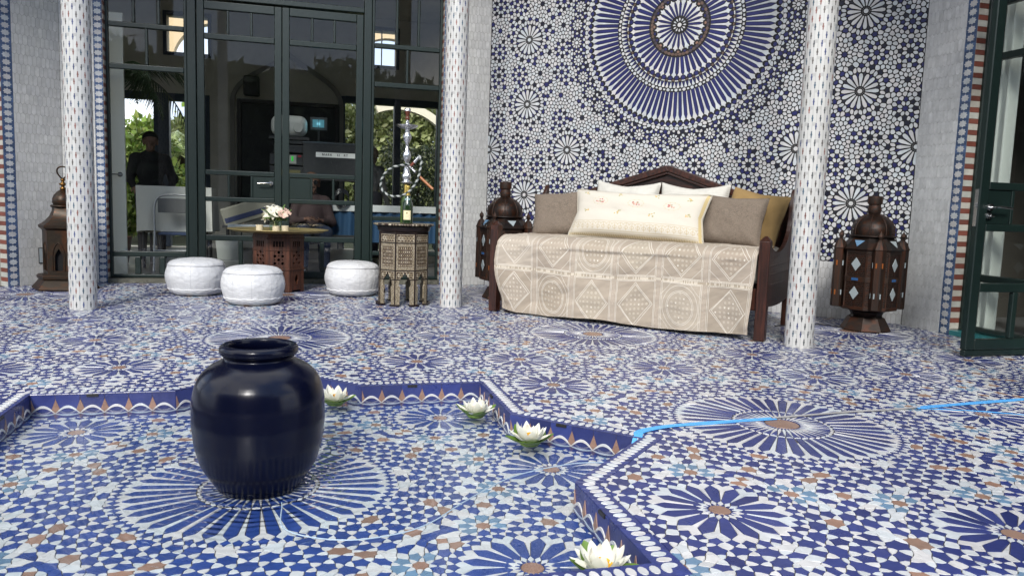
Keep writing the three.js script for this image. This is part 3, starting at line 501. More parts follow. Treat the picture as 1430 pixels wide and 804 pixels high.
  const flower = (x, y, n, heart, outer, sc = 1) => { for (let k = 0; k < n; k++) { const a = (k + 0.5) * T / n, r = 0.092 * sc, qx = x + r * Math.cos(a), qy = y + r * Math.sin(a); if (clear(qx, qy, 0.004) && okS(qx, qy, 0.026)) put(qx, qy, 'wwhite'); } put(x, y, heart); for (let k = 0; k < n; k++) { const a = (k + 0.5) * T / n, r = 0.047 * sc, qx = x + r * Math.cos(a), qy = y + r * Math.sin(a); if (okS(qx, qy, 0.018)) put(qx, qy, 'wwhite'); } for (let k = 0; k < n; k++) { const a = k * T / n, r = 0.076 * sc, qx = x + r * Math.cos(a), qy = y + r * Math.sin(a); if (clear(qx, qy, 0.004) && okS(qx, qy, 0.022)) put(qx, qy, outer === 'mix' ? (k % 2 ? 'navy' : 'wwhite') : outer); } };
  for (let k = 0; k < 130; k++) { const a = k * T / 130; put(cx + (R + 0.012) * Math.cos(a), cy + (R + 0.012) * Math.sin(a), 'wwhite'); put(cx + (R - 0.024) * Math.cos(a), cy + (R - 0.020) * Math.sin(a), 'skip'); }
  for (let k = 0; k < 38; k++) { const a = (k + 0.5) * T / 38; flower(cx + (R + 0.128) * Math.cos(a), cy + (R + 0.128) * Math.sin(a), 10, 'wwhite', 'navy', 0.92); put(cx + (R + 0.048) * Math.cos(a + T / 76), cy + (R + 0.048) * Math.sin(a + T / 76), 'navy'); }
  const RW = mulberry(909), fl = []; const grid = 0.262;
  for (let j = 0; j < 13; j++) for (let i = 0; i < 9; i++) for (const s of [0, 1]) { const x = 0.115 + i * grid + (j % 2) * grid * 0.0, X = s ? L - x : x, y = 0.66 + j * grid * 0.93; if (x < cx + 0.01 && clear(X, y, 0.10) && Math.hypot(X - cx, y - cy) > R + 0.25 && okS(X, y, 0.075) && y < H1) { fl.push([X, y]); flower(X, y, 8, 'navy', (i + j) % 3 ? 'navy' : 'wwhite'); } }
  for (let t = 0; t < 90000; t++) { const x = -0.05 + RW() * (cx + 0.05), y = H0 - 0.05 + RW() * (H1 - H0 + 0.1); if (!clear(x, y, 0.012) || Math.hypot(x - cx, y - cy) < R + 0.03) continue; if (okS(x, y, 0.031)) { const col = RW() < 0.20 && !seeds.some(q => q.color === 'navy' && Math.hypot(q.x - x, q.y - y) < 0.052) ? 'navy' : 'wwhite'; put(x, y, col, false); if (Math.abs(L - 2 * x) > 0.02 && okS(L - x, y, 0.02)) put(L - x, y, col, false); } }
  for (let it = 0; it < 3; it++) { const nw = []; for (const c of cellsOf(seeds, 0.16, s => !s.fixed)) { const q = centroid(c.poly); nw.push([c.s, q[0], q[1]]); } for (const [s, x, y] of nw) { s.x = x; s.y = y; } }
  const round = (p, k = 0.27) => { const o = []; for (let i = 0; i < p.length; i++) { const a = p[i], b = p[(i + 1) % p.length]; o.push([a[0] + (b[0] - a[0]) * k, a[1] + (b[1] - a[1]) * k], [b[0] + (a[0] - b[0]) * k, b[1] + (a[1] - b[1]) * k]); } return o; };
  for (const c of cellsOf(seeds, 0.17, s => s.color !== 'skip' && s.x > -0.04 && s.x < L + 0.04 && s.y < H1 + 0.03)) {
    if (Math.hypot(c.s.x - cx, c.s.y - cy) < R * 0.985) continue;
    let p = dedupe(c.poly.map(q => [q[0], q[1]]), 0.004); if (p.length < 3) continue; const A = area(p); if (A > 0.006) continue;
    p = inset(p, 0.0026); p = halfPlane(halfPlane(halfPlane(halfPlane(round(dedupe(p, 0.002)), 1, 0, L - 0.003), -1, 0, -0.003), 0, 1, H1), 0, -1, -H0); if (p.length < 3 || Math.abs(area(p)) < 4e-5) continue;
    add(dedupe(p, 0.0015), c.s.color === 'navy' && hash3(Math.round(c.s.x * 1000), Math.round(c.s.y * 1000), 1) < 0.25 ? [0.014, 0.015, 0.035] : c.s.color);
  }
  console.log('mosaic tiles', list.length);
  const vis = list.filter(t => { const c = centroid(t.poly); return c[0] > 0 && c[0] < L && c[1] < H1 && c[1] > H0; });
  layTiles(w, wallB, vis, M.wallTile, { h: 0.003, gap: 0.0011, bevel: 0.0008, tilt: 0.012 }, 300, 'mosaic_tile', 'mosaic_tiles');
}

// ---------------------------------------------------------------- columns and roof round the courtyard
const COLS = [[-3.424, -6.164], [-0.554, -7.018], [2.073, -5.528]];
{
  const cc = [-1.05, -3.1], RC = 3.92; for (const a of [-7.2, -52.2, -97.2, -142.2, 172.8]) COLS.push([cc[0] + RC * Math.cos(a * D2R), cc[1] - RC * Math.sin(a * D2R)]);
  const rC = 0.100, HC = 4.9, accs = new Acc(), N = 24;
  const bodyT = dataTex(512, (u, v) => { const w = 24, x = u * w, y = v * 9 + (Math.floor(x) % 2) * 0.5, fx = x - Math.floor(x), fy = y - Math.floor(y), j = Math.min(Math.min(fx, 1 - fx) / 0.08, Math.min(fy, 1 - fy) / 0.05), k = j < 1 ? 0.87 : 0.97 + 0.05 * (hash3(Math.floor(x), Math.floor(y), 5) - 0.5); return [k, k * 0.995, k * 0.985]; });
  const cm = std([0.55, 0.55, 0.54], 0.4, { map: (() => { const t = bodyT.clone(); t.repeat.set(1, 0.5); t.needsUpdate = true; return t; })() });
  const build = (name, label, x, z, seed) => {
    const t = thing(name, label, 'column', [x, 0, z], 0, 'mosaic columns round the courtyard'); const R3 = mulberry(seed);
    const g = clean(new THREE.CylinderGeometry(rC, rC, HC, 48, 1, true)); g.translate(0, HC / 2, 0); const uv = g.attributes.uv; for (let i = 0; i < uv.count; i++) uv.setY(i, uv.getY(i) * HC); mesh('shaft', g, cm, t);
    const a = new Acc(); a.P = []; const cols = [[0.035, 0.05, 0.15], [0.20, 0.075, 0.06], [0.06, 0.065, 0.07], [0.045, 0.09, 0.13], [0.10, 0.085, 0.075]];
    for (let k = 0; k < N; k++) for (let y = (k % 2 ? 0.0555 : 0) + 0.02; y < HC - 0.05; y += 0.111) {
      const an = k / N * Math.PI * 2, F = new Frame([rC * Math.cos(an), y + 0.024, rC * Math.sin(an)], [-Math.sin(an), 0, Math.cos(an)].map(q => -q), [0, 1, 0]), col = cols[Math.floor(R3() * 5)], kk = 0.8 + R3() * 0.5;
      a.tile(F, [[0.0042, -0.0225], [0.0042, -0.008], [0.0066, -0.004], [0.0066, 0.004], [0.0042, 0.008], [0.0042, 0.0225], [-0.0042, 0.0225], [-0.0042, 0.008], [-0.0066, 0.004], [-0.0066, -0.004], [-0.0042, -0.008], [-0.0042, -0.0225]], col.map(q => q * kk * 1.15 + 0.05), { h: 0.0012, gap: 0, bevel: 0.0006, tilt: 0, z0: -0.0006 });
    }
    mesh('coloured_tiles', a.build(), M.wallTile, t, 'stuff'); return t;
  };
  const lab = ['white mosaic column with small coloured dashes, leftmost, before the pierced brass lantern', 'white mosaic column with small coloured dashes, between the hookah table and the daybed', 'white mosaic column with small coloured dashes, at the right end of the daybed', 'white mosaic column outside the view on the right', 'white mosaic column outside the view behind on the right', 'white mosaic column outside the view behind', 'white mosaic column outside the view behind on the left', 'white mosaic column outside the view on the left'];
  COLS.forEach(([x, z], k) => build('mosaic_column', lab[k], x, z, 100 + k));
  // portico roof: a flat ring between the columns and the walls
  const c2 = [cc[0], -cc[1]], edge = [];
  for (let k = -1; k <= 3; k++) { const a = (37.8 + 45 * k) * D2R; edge.push(new THREE.Vector2(c2[0] + 3.78 * Math.cos(a), c2[1] + 3.78 * Math.sin(a))); }
  const sh = new THREE.Shape([...[4, 3, 2, 1, 0].map(k => new THREE.Vector2(OCT[k][0], -OCT[k][1])), ...edge.reverse()]);
  const g = new THREE.ExtrudeGeometry(sh, { depth: 0.35, bevelEnabled: false }); g.rotateX(-Math.PI / 2); g.translate(0, HC - 0.002, 0);
  mesh('portico_roof', metreUV(clean(g)), M.plaster, scene, 'structure');
}
// ---------------------------------------------------------------- glazed doors
// a glazed frame: bars are [x0, x1, y0, y1] in metres on frame F, panes fill what they enclose
function glazed(parent, F, bars, panes, depth = 0.05, name = 'frame_bar', h0 = -0.025) {
  for (const [x0, x1, y0, y1, nm] of bars) mesh(nm ?? name, block(F, x0, x1, y0, y1, h0 + (nm === 'glazing_bar' ? 0.006 : 0), h0 + depth - (nm === 'glazing_bar' ? 0.004 : 0), 0.008), M.greenPaint, parent);
  for (const [x0, x1, y0, y1] of panes) { const g = new THREE.PlaneGeometry(x1 - x0, y1 - y0); g.translate((x0 + x1) / 2, (y0 + y1) / 2, h0 + depth * 0.5); g.applyMatrix4(F.matrix()); mesh('pane', g, M.glass, parent); }
}
function leverHandle(parent, F, x, y, h, dirn) {
  const g = merge([bar([0, 0, 0], [0, 0, 0.055], 0.008), tube([[0, 0, 0.05], [0.03 * dirn, 0.002, 0.056], [0.08 * dirn, 0.0, 0.056], [0.135 * dirn, -0.004, 0.05]], 0.0085, 20, 10), (() => { const r = new THREE.CylinderGeometry(0.024, 0.026, 0.008, 24); r.rotateX(Math.PI / 2); r.translate(0, 0, 0.004); return r; })()]); g.translate(x, y, h); g.applyMatrix4(F.matrix()); return mesh('handle', g, M.steel, parent);
}
// one door leaf, panel side at hinge 'x0 -> x1'; sol: which end carries the lock panel
function doorLeaf(parent, F, x0, x1, lockEnd, extra = true) {
  const w = 0.075, a = x0 + w, b = x1 - w, t = (b - a) / 3, m = 0.026, bars = [[x0, a, 0.05, 2.93], [b, x1, 0.05, 2.93], [a, b, 0.05, 0.125], [a, b, 2.845, 2.93], [a, b, 2.545, 2.605], [a, b, 1.148, 1.20], [a, b, 0.868, 0.918], [a, b, 0.452, 0.512]], B = (...q) => bars.push([...q, 'glazing_bar']), panes = [];
  for (const k of [1, 2]) { B(a + k * t - m / 2, a + k * t + m / 2, 2.605, 2.845); B(a + k * t - m / 2, a + k * t + m / 2, 0.918, 1.148); }
  B((a + b) / 2 - 0.022, (a + b) / 2 + 0.022, 0.125, 0.452);
  for (let k = 0; k < 3; k++) panes.push([a + k * t + (k ? m / 2 : 0), a + (k + 1) * t - (k < 2 ? m / 2 : 0), 2.605, 2.845]);
  panes.push([a, b, 1.20, 2.545], [a, b, 0.512, 0.868], [a, (a + b) / 2 - 0.022, 0.125, 0.452], [(a + b) / 2 + 0.022, b, 0.125, 0.452]);
  const ks = lockEnd > 0 ? [0, 1] : [1, 2]; for (const k of ks) panes.push([a + k * t + (k ? m / 2 : 0), a + (k + 1) * t - (k < 2 ? m / 2 : 0), 0.918, 1.148]);
  glazed(parent, F, bars, panes); const lx = lockEnd > 0 ? a + 2 * t : a;
  mesh('lock_panel', block(F, lx + (lockEnd > 0 ? m / 2 : 0), lx + t - (lockEnd > 0 ? 0 : m / 2), 0.918, 1.148, -0.014, 0.012, 0.004), M.greenPaint, parent);
}
const doorF = new Frame(wallA.p(0, 0, -JD).toArray(), wallA.ex.toArray(), [0, 1, 0]);
{
  const side = (label, x0, x1, left) => {
    const t = thing('glazed_sidelight', label, 'window'); const e = 0.03, a = x0 + e, b = x1 - e, bars = [[x0, a, 0.05, HEAD], [b, x1, 0.05, HEAD], [a, b, 0.05, 0.085], [a, b, 2.595, 2.645], [a, b, 2.178, 2.232]], B = (...q) => bars.push([...q, 'glazing_bar']), panes = [], m = 0.028, mid = (a + b) / 2, th = (b - a) / 3;
    const lows = left ? [[0.27, 0.325]] : [[0.71, 0.757], [0.32, 0.365]]; for (const [p, q] of lows) bars.push([a, b, p, q]);
    for (const k of [1, 2]) B(a + k * th - m / 2, a + k * th + m / 2, 2.645, HEAD - 0.04); B(mid - m / 2, mid + m / 2, 2.232, 2.595); bars.push([a, b, HEAD - 0.04, HEAD]);
    for (let k = 0; k < 3; k++) panes.push([a + k * th + (k ? m / 2 : 0), a + (k + 1) * th - (k < 2 ? m / 2 : 0), 2.645, HEAD - 0.04]);
    panes.push([a, mid - m / 2, 2.232, 2.595], [mid + m / 2, b, 2.232, 2.595], [a, b, lows[0][1], 2.178]);
    if (left) { for (const k of [1, 2]) B(a + k * th - 0.028, a + k * th + 0.028, 0.085, 0.27); for (let k = 0; k < 3; k++) panes.push([a + k * th + (k ? 0.028 : 0), a + (k + 1) * th - (k < 2 ? 0.028 : 0), 0.085, 0.27]); }
    else panes.push([a, b, 0.365, 0.71], [a, b, 0.085, 0.32]);
    glazed(t, doorF, bars, panes, 0.06, 'frame_bar', -0.03);
  };
  side('tall dark green glazed panel left of the double doors, before the white-draped table', 0.031, 0.80, true);
  side('tall dark green glazed panel right of the double doors, behind the hookah', 2.69, 3.469, false);
  const fr = thing('door_surround', 'dark green posts and transom window round the double doors', 'door frame');
  const bars = [[0.802, 0.888, 0.05, HEAD], [2.602, 2.688, 0.05, HEAD], [0.888, 2.602, 2.945, 3.0], [0.888, 2.602, HEAD - 0.04, HEAD], [1.71, 1.76, 3.0, HEAD - 0.04]];
  glazed(fr, doorF, bars, [[0.888, 1.71, 3.0, HEAD - 0.04], [1.76, 2.602, 3.0, HEAD - 0.04]], 0.10, 'frame_bar', -0.055);
  const d1 = thing('glazed_door', 'left leaf of the closed dark green double doors, with the lever handle', 'door'); doorLeaf(d1, doorF, 0.892, 1.742, 1); leverHandle(d1, doorF, 1.63, 1.078, 0.026, -1);
  const d2 = thing('glazed_door', 'right leaf of the closed dark green double doors, without a handle', 'door'); doorLeaf(d2, doorF, 1.746, 2.598, -1);
}
// right wall: fixed light, then the open leaf that stands out into the courtyard
const doorC = new Frame(wallC.p(0, 0, -JD).toArray(), wallC.ex.toArray(), [0, 1, 0]);
{
  const t = thing('glazed_sidelight', 'dark green glazed panel in the right wall, half hidden behind the open door', 'window');
  const x0 = 0.528, x1 = 1.33, e = 0.03, a = x0 + e, b = x1 - e;
  glazed(t, doorC, [[x0, a, 0.045, HEAD], [b, x1, 0.045, HEAD], [a, b, 0.045, 0.09], [a, b, 2.595, 2.645], [a, b, 2.178, 2.232], [a, b, 0.452, 0.51], [a, b, 0.868, 0.918], [a, b, HEAD - 0.04, HEAD]], [[a, b, 2.645, HEAD - 0.04], [a, b, 2.232, 2.595], [a, b, 0.918, 2.178], [a, b, 0.51, 0.868], [a, b, 0.09, 0.452]], 0.06, 'frame_bar', -0.03);
  const fr = thing('door_surround', 'dark green posts of the right-hand doorway, mostly out of view', 'door frame'); for (const [p, q, r, s] of [[1.333, 1.40, 0.045, HEAD], [3.10, 3.16, 0.045, HEAD], [1.40, 3.10, 2.95, 3.0]]) mesh('frame_bar', block(doorC, p, q, r, s, -0.055, 0.045, 0.006), M.greenPaint, fr);
  const LF = new Frame([3.118, 0, -5.300], [Math.cos(16 * D2R), 0, -Math.sin(16 * D2R)], [0, 1, 0]);
  const d = thing('glazed_door', 'dark green glazed door standing open at the far right edge, with lever handle and thumb turn', 'door');
  // leaf clear of the floor by 5 cm less than the others
  doorLeaf(d, LF, 0.0, 0.80, -1); leverHandle(d, LF, 0.095, 1.03, 0.026, 1);
  mesh('thumb_turn', (() => { const g = merge([(() => { const r = new THREE.CylinderGeometry(0.020, 0.022, 0.010, 20); r.rotateX(Math.PI / 2); return r; })(), boxUV(0.034, 0.011, 0.014, 0.012, 0, 0.012, 0.003)]); g.translate(0.088, 0.972, 0.03); g.applyMatrix4(LF.matrix()); return g; })(), M.steel, d);
  mesh('strike_plate', block(LF, -0.0035, 0.0002, 0.90, 1.15, -0.014, 0.014, 0.001), M.steel, d); mesh('latch_bolt', block(LF, -0.012, -0.003, 1.025, 1.055, -0.008, 0.008, 0.002), M.steel, d);
  mesh('bottom_rail', block(LF, 0.0, 0.80, 0.008, 0.0495, -0.02, 0.02, 0.006), M.greenPaint, d);
}

// ---------------------------------------------------------------- room behind the doors
const ROOM = 5.5, inF = d => new Frame(wallA.p(0, 0, -JD - d).toArray(), wallA.ex.toArray(), [0, 1, 0]);
const backF = inF(ROOM);
{
  const X0 = -3.2, X1 = 5.3, CE = 4.12, rm = thing('indoor_room', 'dim plastered room seen through the glazed doors, with garden openings at the back', 'room');
  const slab = (x0, x1, y0, y1, z0, z1, m, n) => mesh(n, block(doorF, x0, x1, y0, y1, z0, z1, 0.001), m, rm);
  slab(X0, X1, -0.12, 0.012, -ROOM - 0.25, -0.14, std([0.26, 0.255, 0.25], 0.35, { map: rep(groutMap, 1) }), 'room_floor');
  slab(X0, X1, CE, CE + 0.2, -ROOM - 0.25, -0.14, M.roomPlaster, 'ceiling'); slab(X0 - 0.2, X0, 0, CE, -ROOM - 0.25, -0.14, M.roomPlaster, 'side_wall'); slab(X1, X1 + 0.2, 0, CE, -ROOM - 0.25, -0.14, M.roomPlaster, 'side_wall');
  const sh = new THREE.Shape([[X0, 0], [X1, 0], [X1, CE], [X0, CE]].map(p => new THREE.Vector2(...p))), hole = (x0, x1, y0, y1) => sh.holes.push(new THREE.Path([[x0, y0], [x1, y0], [x1, y1], [x0, y1]].map(p => new THREE.Vector2(...p))));
  hole(-1.45, 0.37, 0.02, 2.55); hole(2.62, 4.38, 0.02, 2.70); hole(-0.24, 0.40, 3.28, 3.88); hole(3.06, 3.56, 3.32, 3.92);
  const g = new THREE.ExtrudeGeometry(sh, { depth: 0.25, bevelEnabled: false }); g.translate(0, 0, -0.25); g.applyMatrix4(backF.matrix()); mesh('back_wall', metreUV(clean(g)), M.roomPlaster, rm);
  // arched recess round the dark painting
  const ar = new THREE.Shape(); ar.moveTo(0.75, 0.02); ar.lineTo(2.65, 0.02); ar.lineTo(2.65, 2.55); ar.bezierCurveTo(2.62, 3.0, 2.1, 3.1, 1.72, 3.42); ar.bezierCurveTo(1.35, 3.1, 0.8, 3.0, 0.75, 2.55); ar.lineTo(0.75, 0.02);
  const inn = new THREE.Path(); inn.moveTo(0.82, 0.03); inn.lineTo(2.58, 0.03); inn.lineTo(2.58, 2.53); inn.bezierCurveTo(2.55, 2.95, 2.05, 3.03, 1.72, 3.33); inn.bezierCurveTo(1.38, 3.03, 0.86, 2.95, 0.82, 2.53); inn.lineTo(0.82, 0.03); ar.holes.push(inn);
  const ag = new THREE.ExtrudeGeometry(ar, { depth: 0.06, bevelEnabled: false }); ag.translate(0, 0, 0.001); ag.applyMatrix4(backF.matrix()); mesh('arch_moulding', ag, std([0.22, 0.21, 0.19], 0.8), rm);
  const blue = std([0.012, 0.026, 0.05], 0.45);
  const jf = (list, label) => { const t = thing('garden_window', label, 'window'); for (const q of list) mesh('frame_bar', block(backF, ...q, 0.004), blue, t); return t; };
  jf([[-1.45, -1.38, 0.03, 2.55, -0.16, 0.015], [0.30, 0.42, 0.03, 2.60, -0.16, 0.015], [-0.46, -0.22, 0.03, 2.54, -0.16, 0.03], [-1.38, 0.30, 2.48, 2.60, -0.16, 0.015]], 'dark blue frame of the left garden opening, behind the standing person');
  jf([[3.545, 3.665, 0.03, 2.70, -0.16, 0.03], [2.56, 2.68, 0.03, 2.74, -0.16, 0.015], [4.33, 4.44, 0.03, 2.74, -0.16, 0.015], [2.68, 4.33, 2.63, 2.745, -0.16, 0.02]], 'dark blue frame of the right garden opening, behind the hookah');
  jf([[-0.30, -0.24, 3.22, 3.94, -0.1, 0.02], [0.40, 0.46, 3.22, 3.94, -0.1, 0.02], [-0.24, 0.40, 3.22, 3.28, -0.1, 0.02], [-0.24, 0.40, 3.88, 3.94, -0.1, 0.02], [0.21, 0.23, 3.28, 3.88, -0.1, 0.01]], 'small high window upper left, warm light behind it');
  jf([[3.0, 3.06, 3.26, 3.98, -0.1, 0.02], [3.56, 3.62, 3.26, 3.98, -0.1, 0.02], [3.06, 3.56, 3.26, 3.32, -0.1, 0.02], [3.06, 3.56, 3.92, 3.98, -0.1, 0.02], [3.30, 3.315, 3.32, 3.92, -0.1, 0.01]], 'small high window above the hookah, warm light behind it');
  const pf = thing('framed_painting', 'large dark painting in a brown frame on the back wall of the room', 'painting'); for (const q of [[0.86, 0.93, 0.75, 2.58], [2.50, 2.57, 0.75, 2.58], [0.93, 2.50, 2.51, 2.58], [0.93, 2.50, 0.75, 0.82]]) mesh('frame_side', block(backF, ...q, 0.002, 0.045, 0.008), std([0.045, 0.022, 0.014], 0.4, { map: rep(woodMap, 2) }), pf);
  mesh('canvas', block(backF, 0.93, 2.50, 0.82, 2.51, 0.002, 0.018), std([0.006, 0.006, 0.006], 0.5), pf);
  const spk = thing('wall_speaker', 'small black speaker above the dark painting', 'speaker'); mesh('cabinet', block(backF, 0.98, 1.24, 2.62, 2.95, 0.05, 0.25, 0.03), M.black, spk); mesh('bracket', block(backF, 1.08, 1.14, 2.72, 2.8, 0.002, 0.05), M.steel, spk);
}
const inside = (x, y, d) => { const v = wallA.p(x, y, -JD - d); return [v.x, v.y, v.z]; };
const turnA = 15.1 * D2R;
{ // cream inner door standing folded just behind the glass on the left
  const F = inF(0.35), t = thing('inner_door', 'flat cream inner door with a round handle, folded back behind the glass on the left', 'door');
  mesh('panel', block(F, -0.30, 0.125, 0.03, 2.80, -0.02, 0.02), std([0.78, 0.74, 0.62], 0.5), t); const g = merge([new THREE.CylinderGeometry(0.026, 0.026, 0.01, 20).rotateX(Math.PI / 2).translate(0, 0, 0.005), bar([0, 0, 0], [0, 0, 0.05], 0.008), bar([0.0, 0, 0.05], [-0.10, 0, 0.05], 0.008)]); g.translate(0.075, 1.12, 0.02); g.applyMatrix4(F.matrix()); mesh('handle', g, M.steel, t);
}
{ // table under a white cloth
  const t = thing('cloth_table', 'table under a white cloth, behind the folding chair', 'table', inside(0.44, 0, 1.75), turnA);
  const cl = new THREE.BoxGeometry(0.86, 0.56, 0.62, 30, 14, 20); const p = cl.attributes.position; for (let i = 0; i < p.count; i++) { const x = p.getX(i), y = p.getY(i), z = p.getZ(i), k = (0.28 - y) / 0.56; const wv = 0.018 * k * (Math.sin(x * 24 + z * 7) + Math.sin(z * 22 + 2)); p.setX(i, x + Math.sign(x) * wv * (Math.abs(x) > 0.42 ? 1 : 0)); p.setZ(i, z + Math.sign(z) * wv * (Math.abs(z) > 0.30 ? 1 : 0)); p.setY(i, y < -0.27 ? y + 0.02 * Math.sin(x * 9 + z * 13) : y); } cl.computeVertexNormals(); cl.translate(0, 0.74, 0);
  mesh('cloth', cl, std([0.60, 0.59, 0.54], 0.9, { bumpMap: rep(weaveBump, 4), bumpScale: 0.001 }), t); for (const sx of [-1, 1]) for (const sz of [-1, 1]) mesh('leg', bar([0.36 * sx, 0.012, 0.24 * sz], [0.36 * sx, 0.7, 0.24 * sz], 0.018), M.black, t);
}
{ // folding chair seen from behind
  const t = thing('folding_chair', 'grey metal folding chair with a blue seat, standing before the white-draped table', 'chair', inside(0.50, 0, 1.15), turnA), gm = std([0.36, 0.36, 0.36], 0.4, { metalness: 0.6 });
  mesh('back_frame', tube([[-0.23, 0.012, 0.12], [-0.23, 0.45, 0.03], [-0.225, 0.83, -0.03], [-0.17, 0.90, -0.035], [0.17, 0.90, -0.035], [0.225, 0.83, -0.03], [0.23, 0.45, 0.03], [0.23, 0.012, 0.12]], 0.013, 60), gm, t);
  mesh('rear_frame', tube([[-0.2, 0.012, -0.34], [-0.2, 0.40, -0.1], [-0.2, 0.45, 0.0]], 0.012, 20), gm, t); mesh('rear_frame', tube([[0.2, 0.012, -0.34], [0.2, 0.40, -0.1], [0.2, 0.45, 0.0]], 0.012, 20), gm, t);
  mesh('seat', boxUV(0.40, 0.03, 0.38, 0, 0.455, -0.17, 0.012), std([0.03, 0.05, 0.11], 0.7), t); mesh('backrest', boxUV(0.40, 0.17, 0.02, 0, 0.79, -0.03, 0.008), std([0.10, 0.10, 0.10], 0.6), t); mesh('cross_bar', bar([-0.225, 0.26, 0.07], [0.225, 0.26, 0.07], 0.009), gm, t);
}
{ // film equipment behind the right leaf
  const t = thing('flight_case', 'black equipment case with a white tape label reading MARK II RT', 'equipment case', inside(2.32, 0.0, 1.78), turnA);
  mesh('body', boxUV(0.72, 0.46, 0.34, 0, 1.43, 0, 0.012), std([0.012, 0.013, 0.015], 0.45), t); mesh('edge_rail', boxUV(0.73, 0.02, 0.35, 0, 1.645, 0, 0.004), std([0.10, 0.11, 0.12], 0.3, { metalness: 0.8 }), t);
  const cv = document.createElement('canvas'); cv.width = 512; cv.height = 64; const c = cv.getContext('2d'); c.fillStyle = '#dfe0dc'; c.fillRect(0, 0, 512, 64); c.fillStyle = '#1b1d22'; c.font = 'bold 40px sans-serif'; const word = (s, x) => { for (const ch of s) { c.save(); c.translate(x, 44); c.rotate((rnd() - 0.5) * 0.12); c.fillText(ch, 0, 0); c.restore(); x += c.measureText(ch).width + 3; } }; word('MARK', 70); word('II', 250); word('RT', 330);
  const tx = new THREE.CanvasTexture(cv); tx.colorSpace = THREE.SRGBColorSpace; const lg = new THREE.PlaneGeometry(0.545, 0.062); lg.translate(0.075, 1.495, 0.1718); mesh('tape_label', lg, std([1, 1, 1], 0.6, { map: tx }), t);
  const ct2 = thing('equipment_cart', 'black cart under the labelled case, hung with cables', 'cart', inside(2.1, 0.0, 1.78), turnA);
  mesh('top_shelf', boxUV(1.15, 0.03, 0.5, 0, 1.18, 0), M.black, ct2); mesh('lower_shelf', boxUV(1.15, 0.03, 0.5, 0, 0.45, 0), M.black, ct2); for (const sx of [-1, 1]) for (const sz of [-1, 1]) { mesh('post', bar([0.55 * sx, 0.1, 0.22 * sz], [0.55 * sx, 1.17, 0.22 * sz], 0.014), M.black, ct2); const wl = new THREE.TorusGeometry(0.04, 0.015, 8, 20); wl.translate(0.55 * sx, 0.068, 0.22 * sz); mesh('wheel', wl, M.black, ct2); }
  const cb = tube(Array.from({ length: 60 }, (_, k) => [0.35 + 0.09 * Math.cos(k * 0.62), 0.98 + 0.09 * Math.sin(k * 0.62) - 0.001 * k, 0.27 + 0.001 * k]), 0.007, 240, 6); mesh('cable_coil', cb, M.blackGloss, ct2);
  const cam2 = thing('film_camera', 'pale rounded film camera housing on a dark rig, behind the middle stile of the doors', 'camera', inside(1.79, 1.72, 1.78), turnA);
  const hs = clean(new RoundedBoxGeometry(0.45, 0.27, 0.22, 5, 0.10)); hs.translate(0, 0.13, 0); mesh('housing', hs, std([0.48, 0.49, 0.46], 0.5), cam2); const kn = new THREE.CylinderGeometry(0.058, 0.062, 0.04, 28); kn.rotateX(Math.PI / 2); kn.translate(0.11, 0.105, 0.125); mesh('dial', kn, std([0.42, 0.43, 0.40], 0.45), cam2); mesh('window_slot', boxUV(0.03, 0.06, 0.01, -0.02, 0.11, 0.113), M.black, cam2); mesh('mount', boxUV(0.5, 0.04, 0.25, 0, -0.03, 0), M.black, cam2);
  const rg = thing('camera_rig', 'stack of small dark electronics with red and green lights below the camera', 'electronics', inside(1.80, 1.195, 1.80), turnA);
  for (const [x, y, w, h] of [[0, 0.07, 0.5, 0.13], [-0.04, 0.22, 0.42, 0.14], [0.03, 0.36, 0.46, 0.10], [0.0, 0.445, 0.38, 0.05]]) mesh('unit', boxUV(w, h, 0.25, x, y, 0, 0.008), std([0.014, 0.015, 0.017], 0.4), rg);
  mesh('amber_panel', boxUV(0.30, 0.075, 0.005, -0.02, 0.055, 0.1285), std([0.10, 0.09, 0.03], 0.5), rg); mesh('grey_panel', boxUV(0.12, 0.11, 0.006, 0.02, 0.225, 0.1285), std([0.25, 0.26, 0.24], 0.5), rg); mesh('red_tab', boxUV(0.04, 0.07, 0.01, -0.17, 0.23, 0.127), std([0.22, 0.01, 0.015], 0.4), rg); mesh('red_tab', boxUV(0.04, 0.03, 0.01, 0.12, 0.27, 0.1285), std([0.22, 0.01, 0.02], 0.4), rg);
  const led = new THREE.MeshStandardMaterial({ color: 0x000000, emissive: C(0.02, 0.8, 0.05), emissiveIntensity: 0.5 }); mesh('green_light', boxUV(0.02, 0.06, 0.004, 0.03, 0.235, 0.134), led, rg);
  const mo = thing('small_monitor', 'small screen glowing pale blue beside the film camera', 'monitor', inside(2.16, 1.84, 1.85), turnA); mesh('bezel', boxUV(0.22, 0.17, 0.03, 0, 0.065, 0, 0.006), M.black, mo); const scr = new THREE.MeshStandardMaterial({ color: 0x05080a, emissive: C(0.10, 0.33, 0.42), emissiveIntensity: 0.35, roughness: 0.3 }); mesh('screen', boxUV(0.072, 0.10, 0.003, -0.042, 0.068, 0.0165, 0.001), scr, mo); mesh('screen', boxUV(0.068, 0.10, 0.003, 0.036, 0.068, 0.0165, 0.001), scr, mo); mesh('arm', bar([0, -0.02, 0], [0, -0.21, 0], 0.012), M.black, mo);
  const sl = new THREE.PointLight(C(0.3, 0.8, 1.0), 0.02); sl.position.set(0, 0.07, 0.08); mo.add(sl);
}
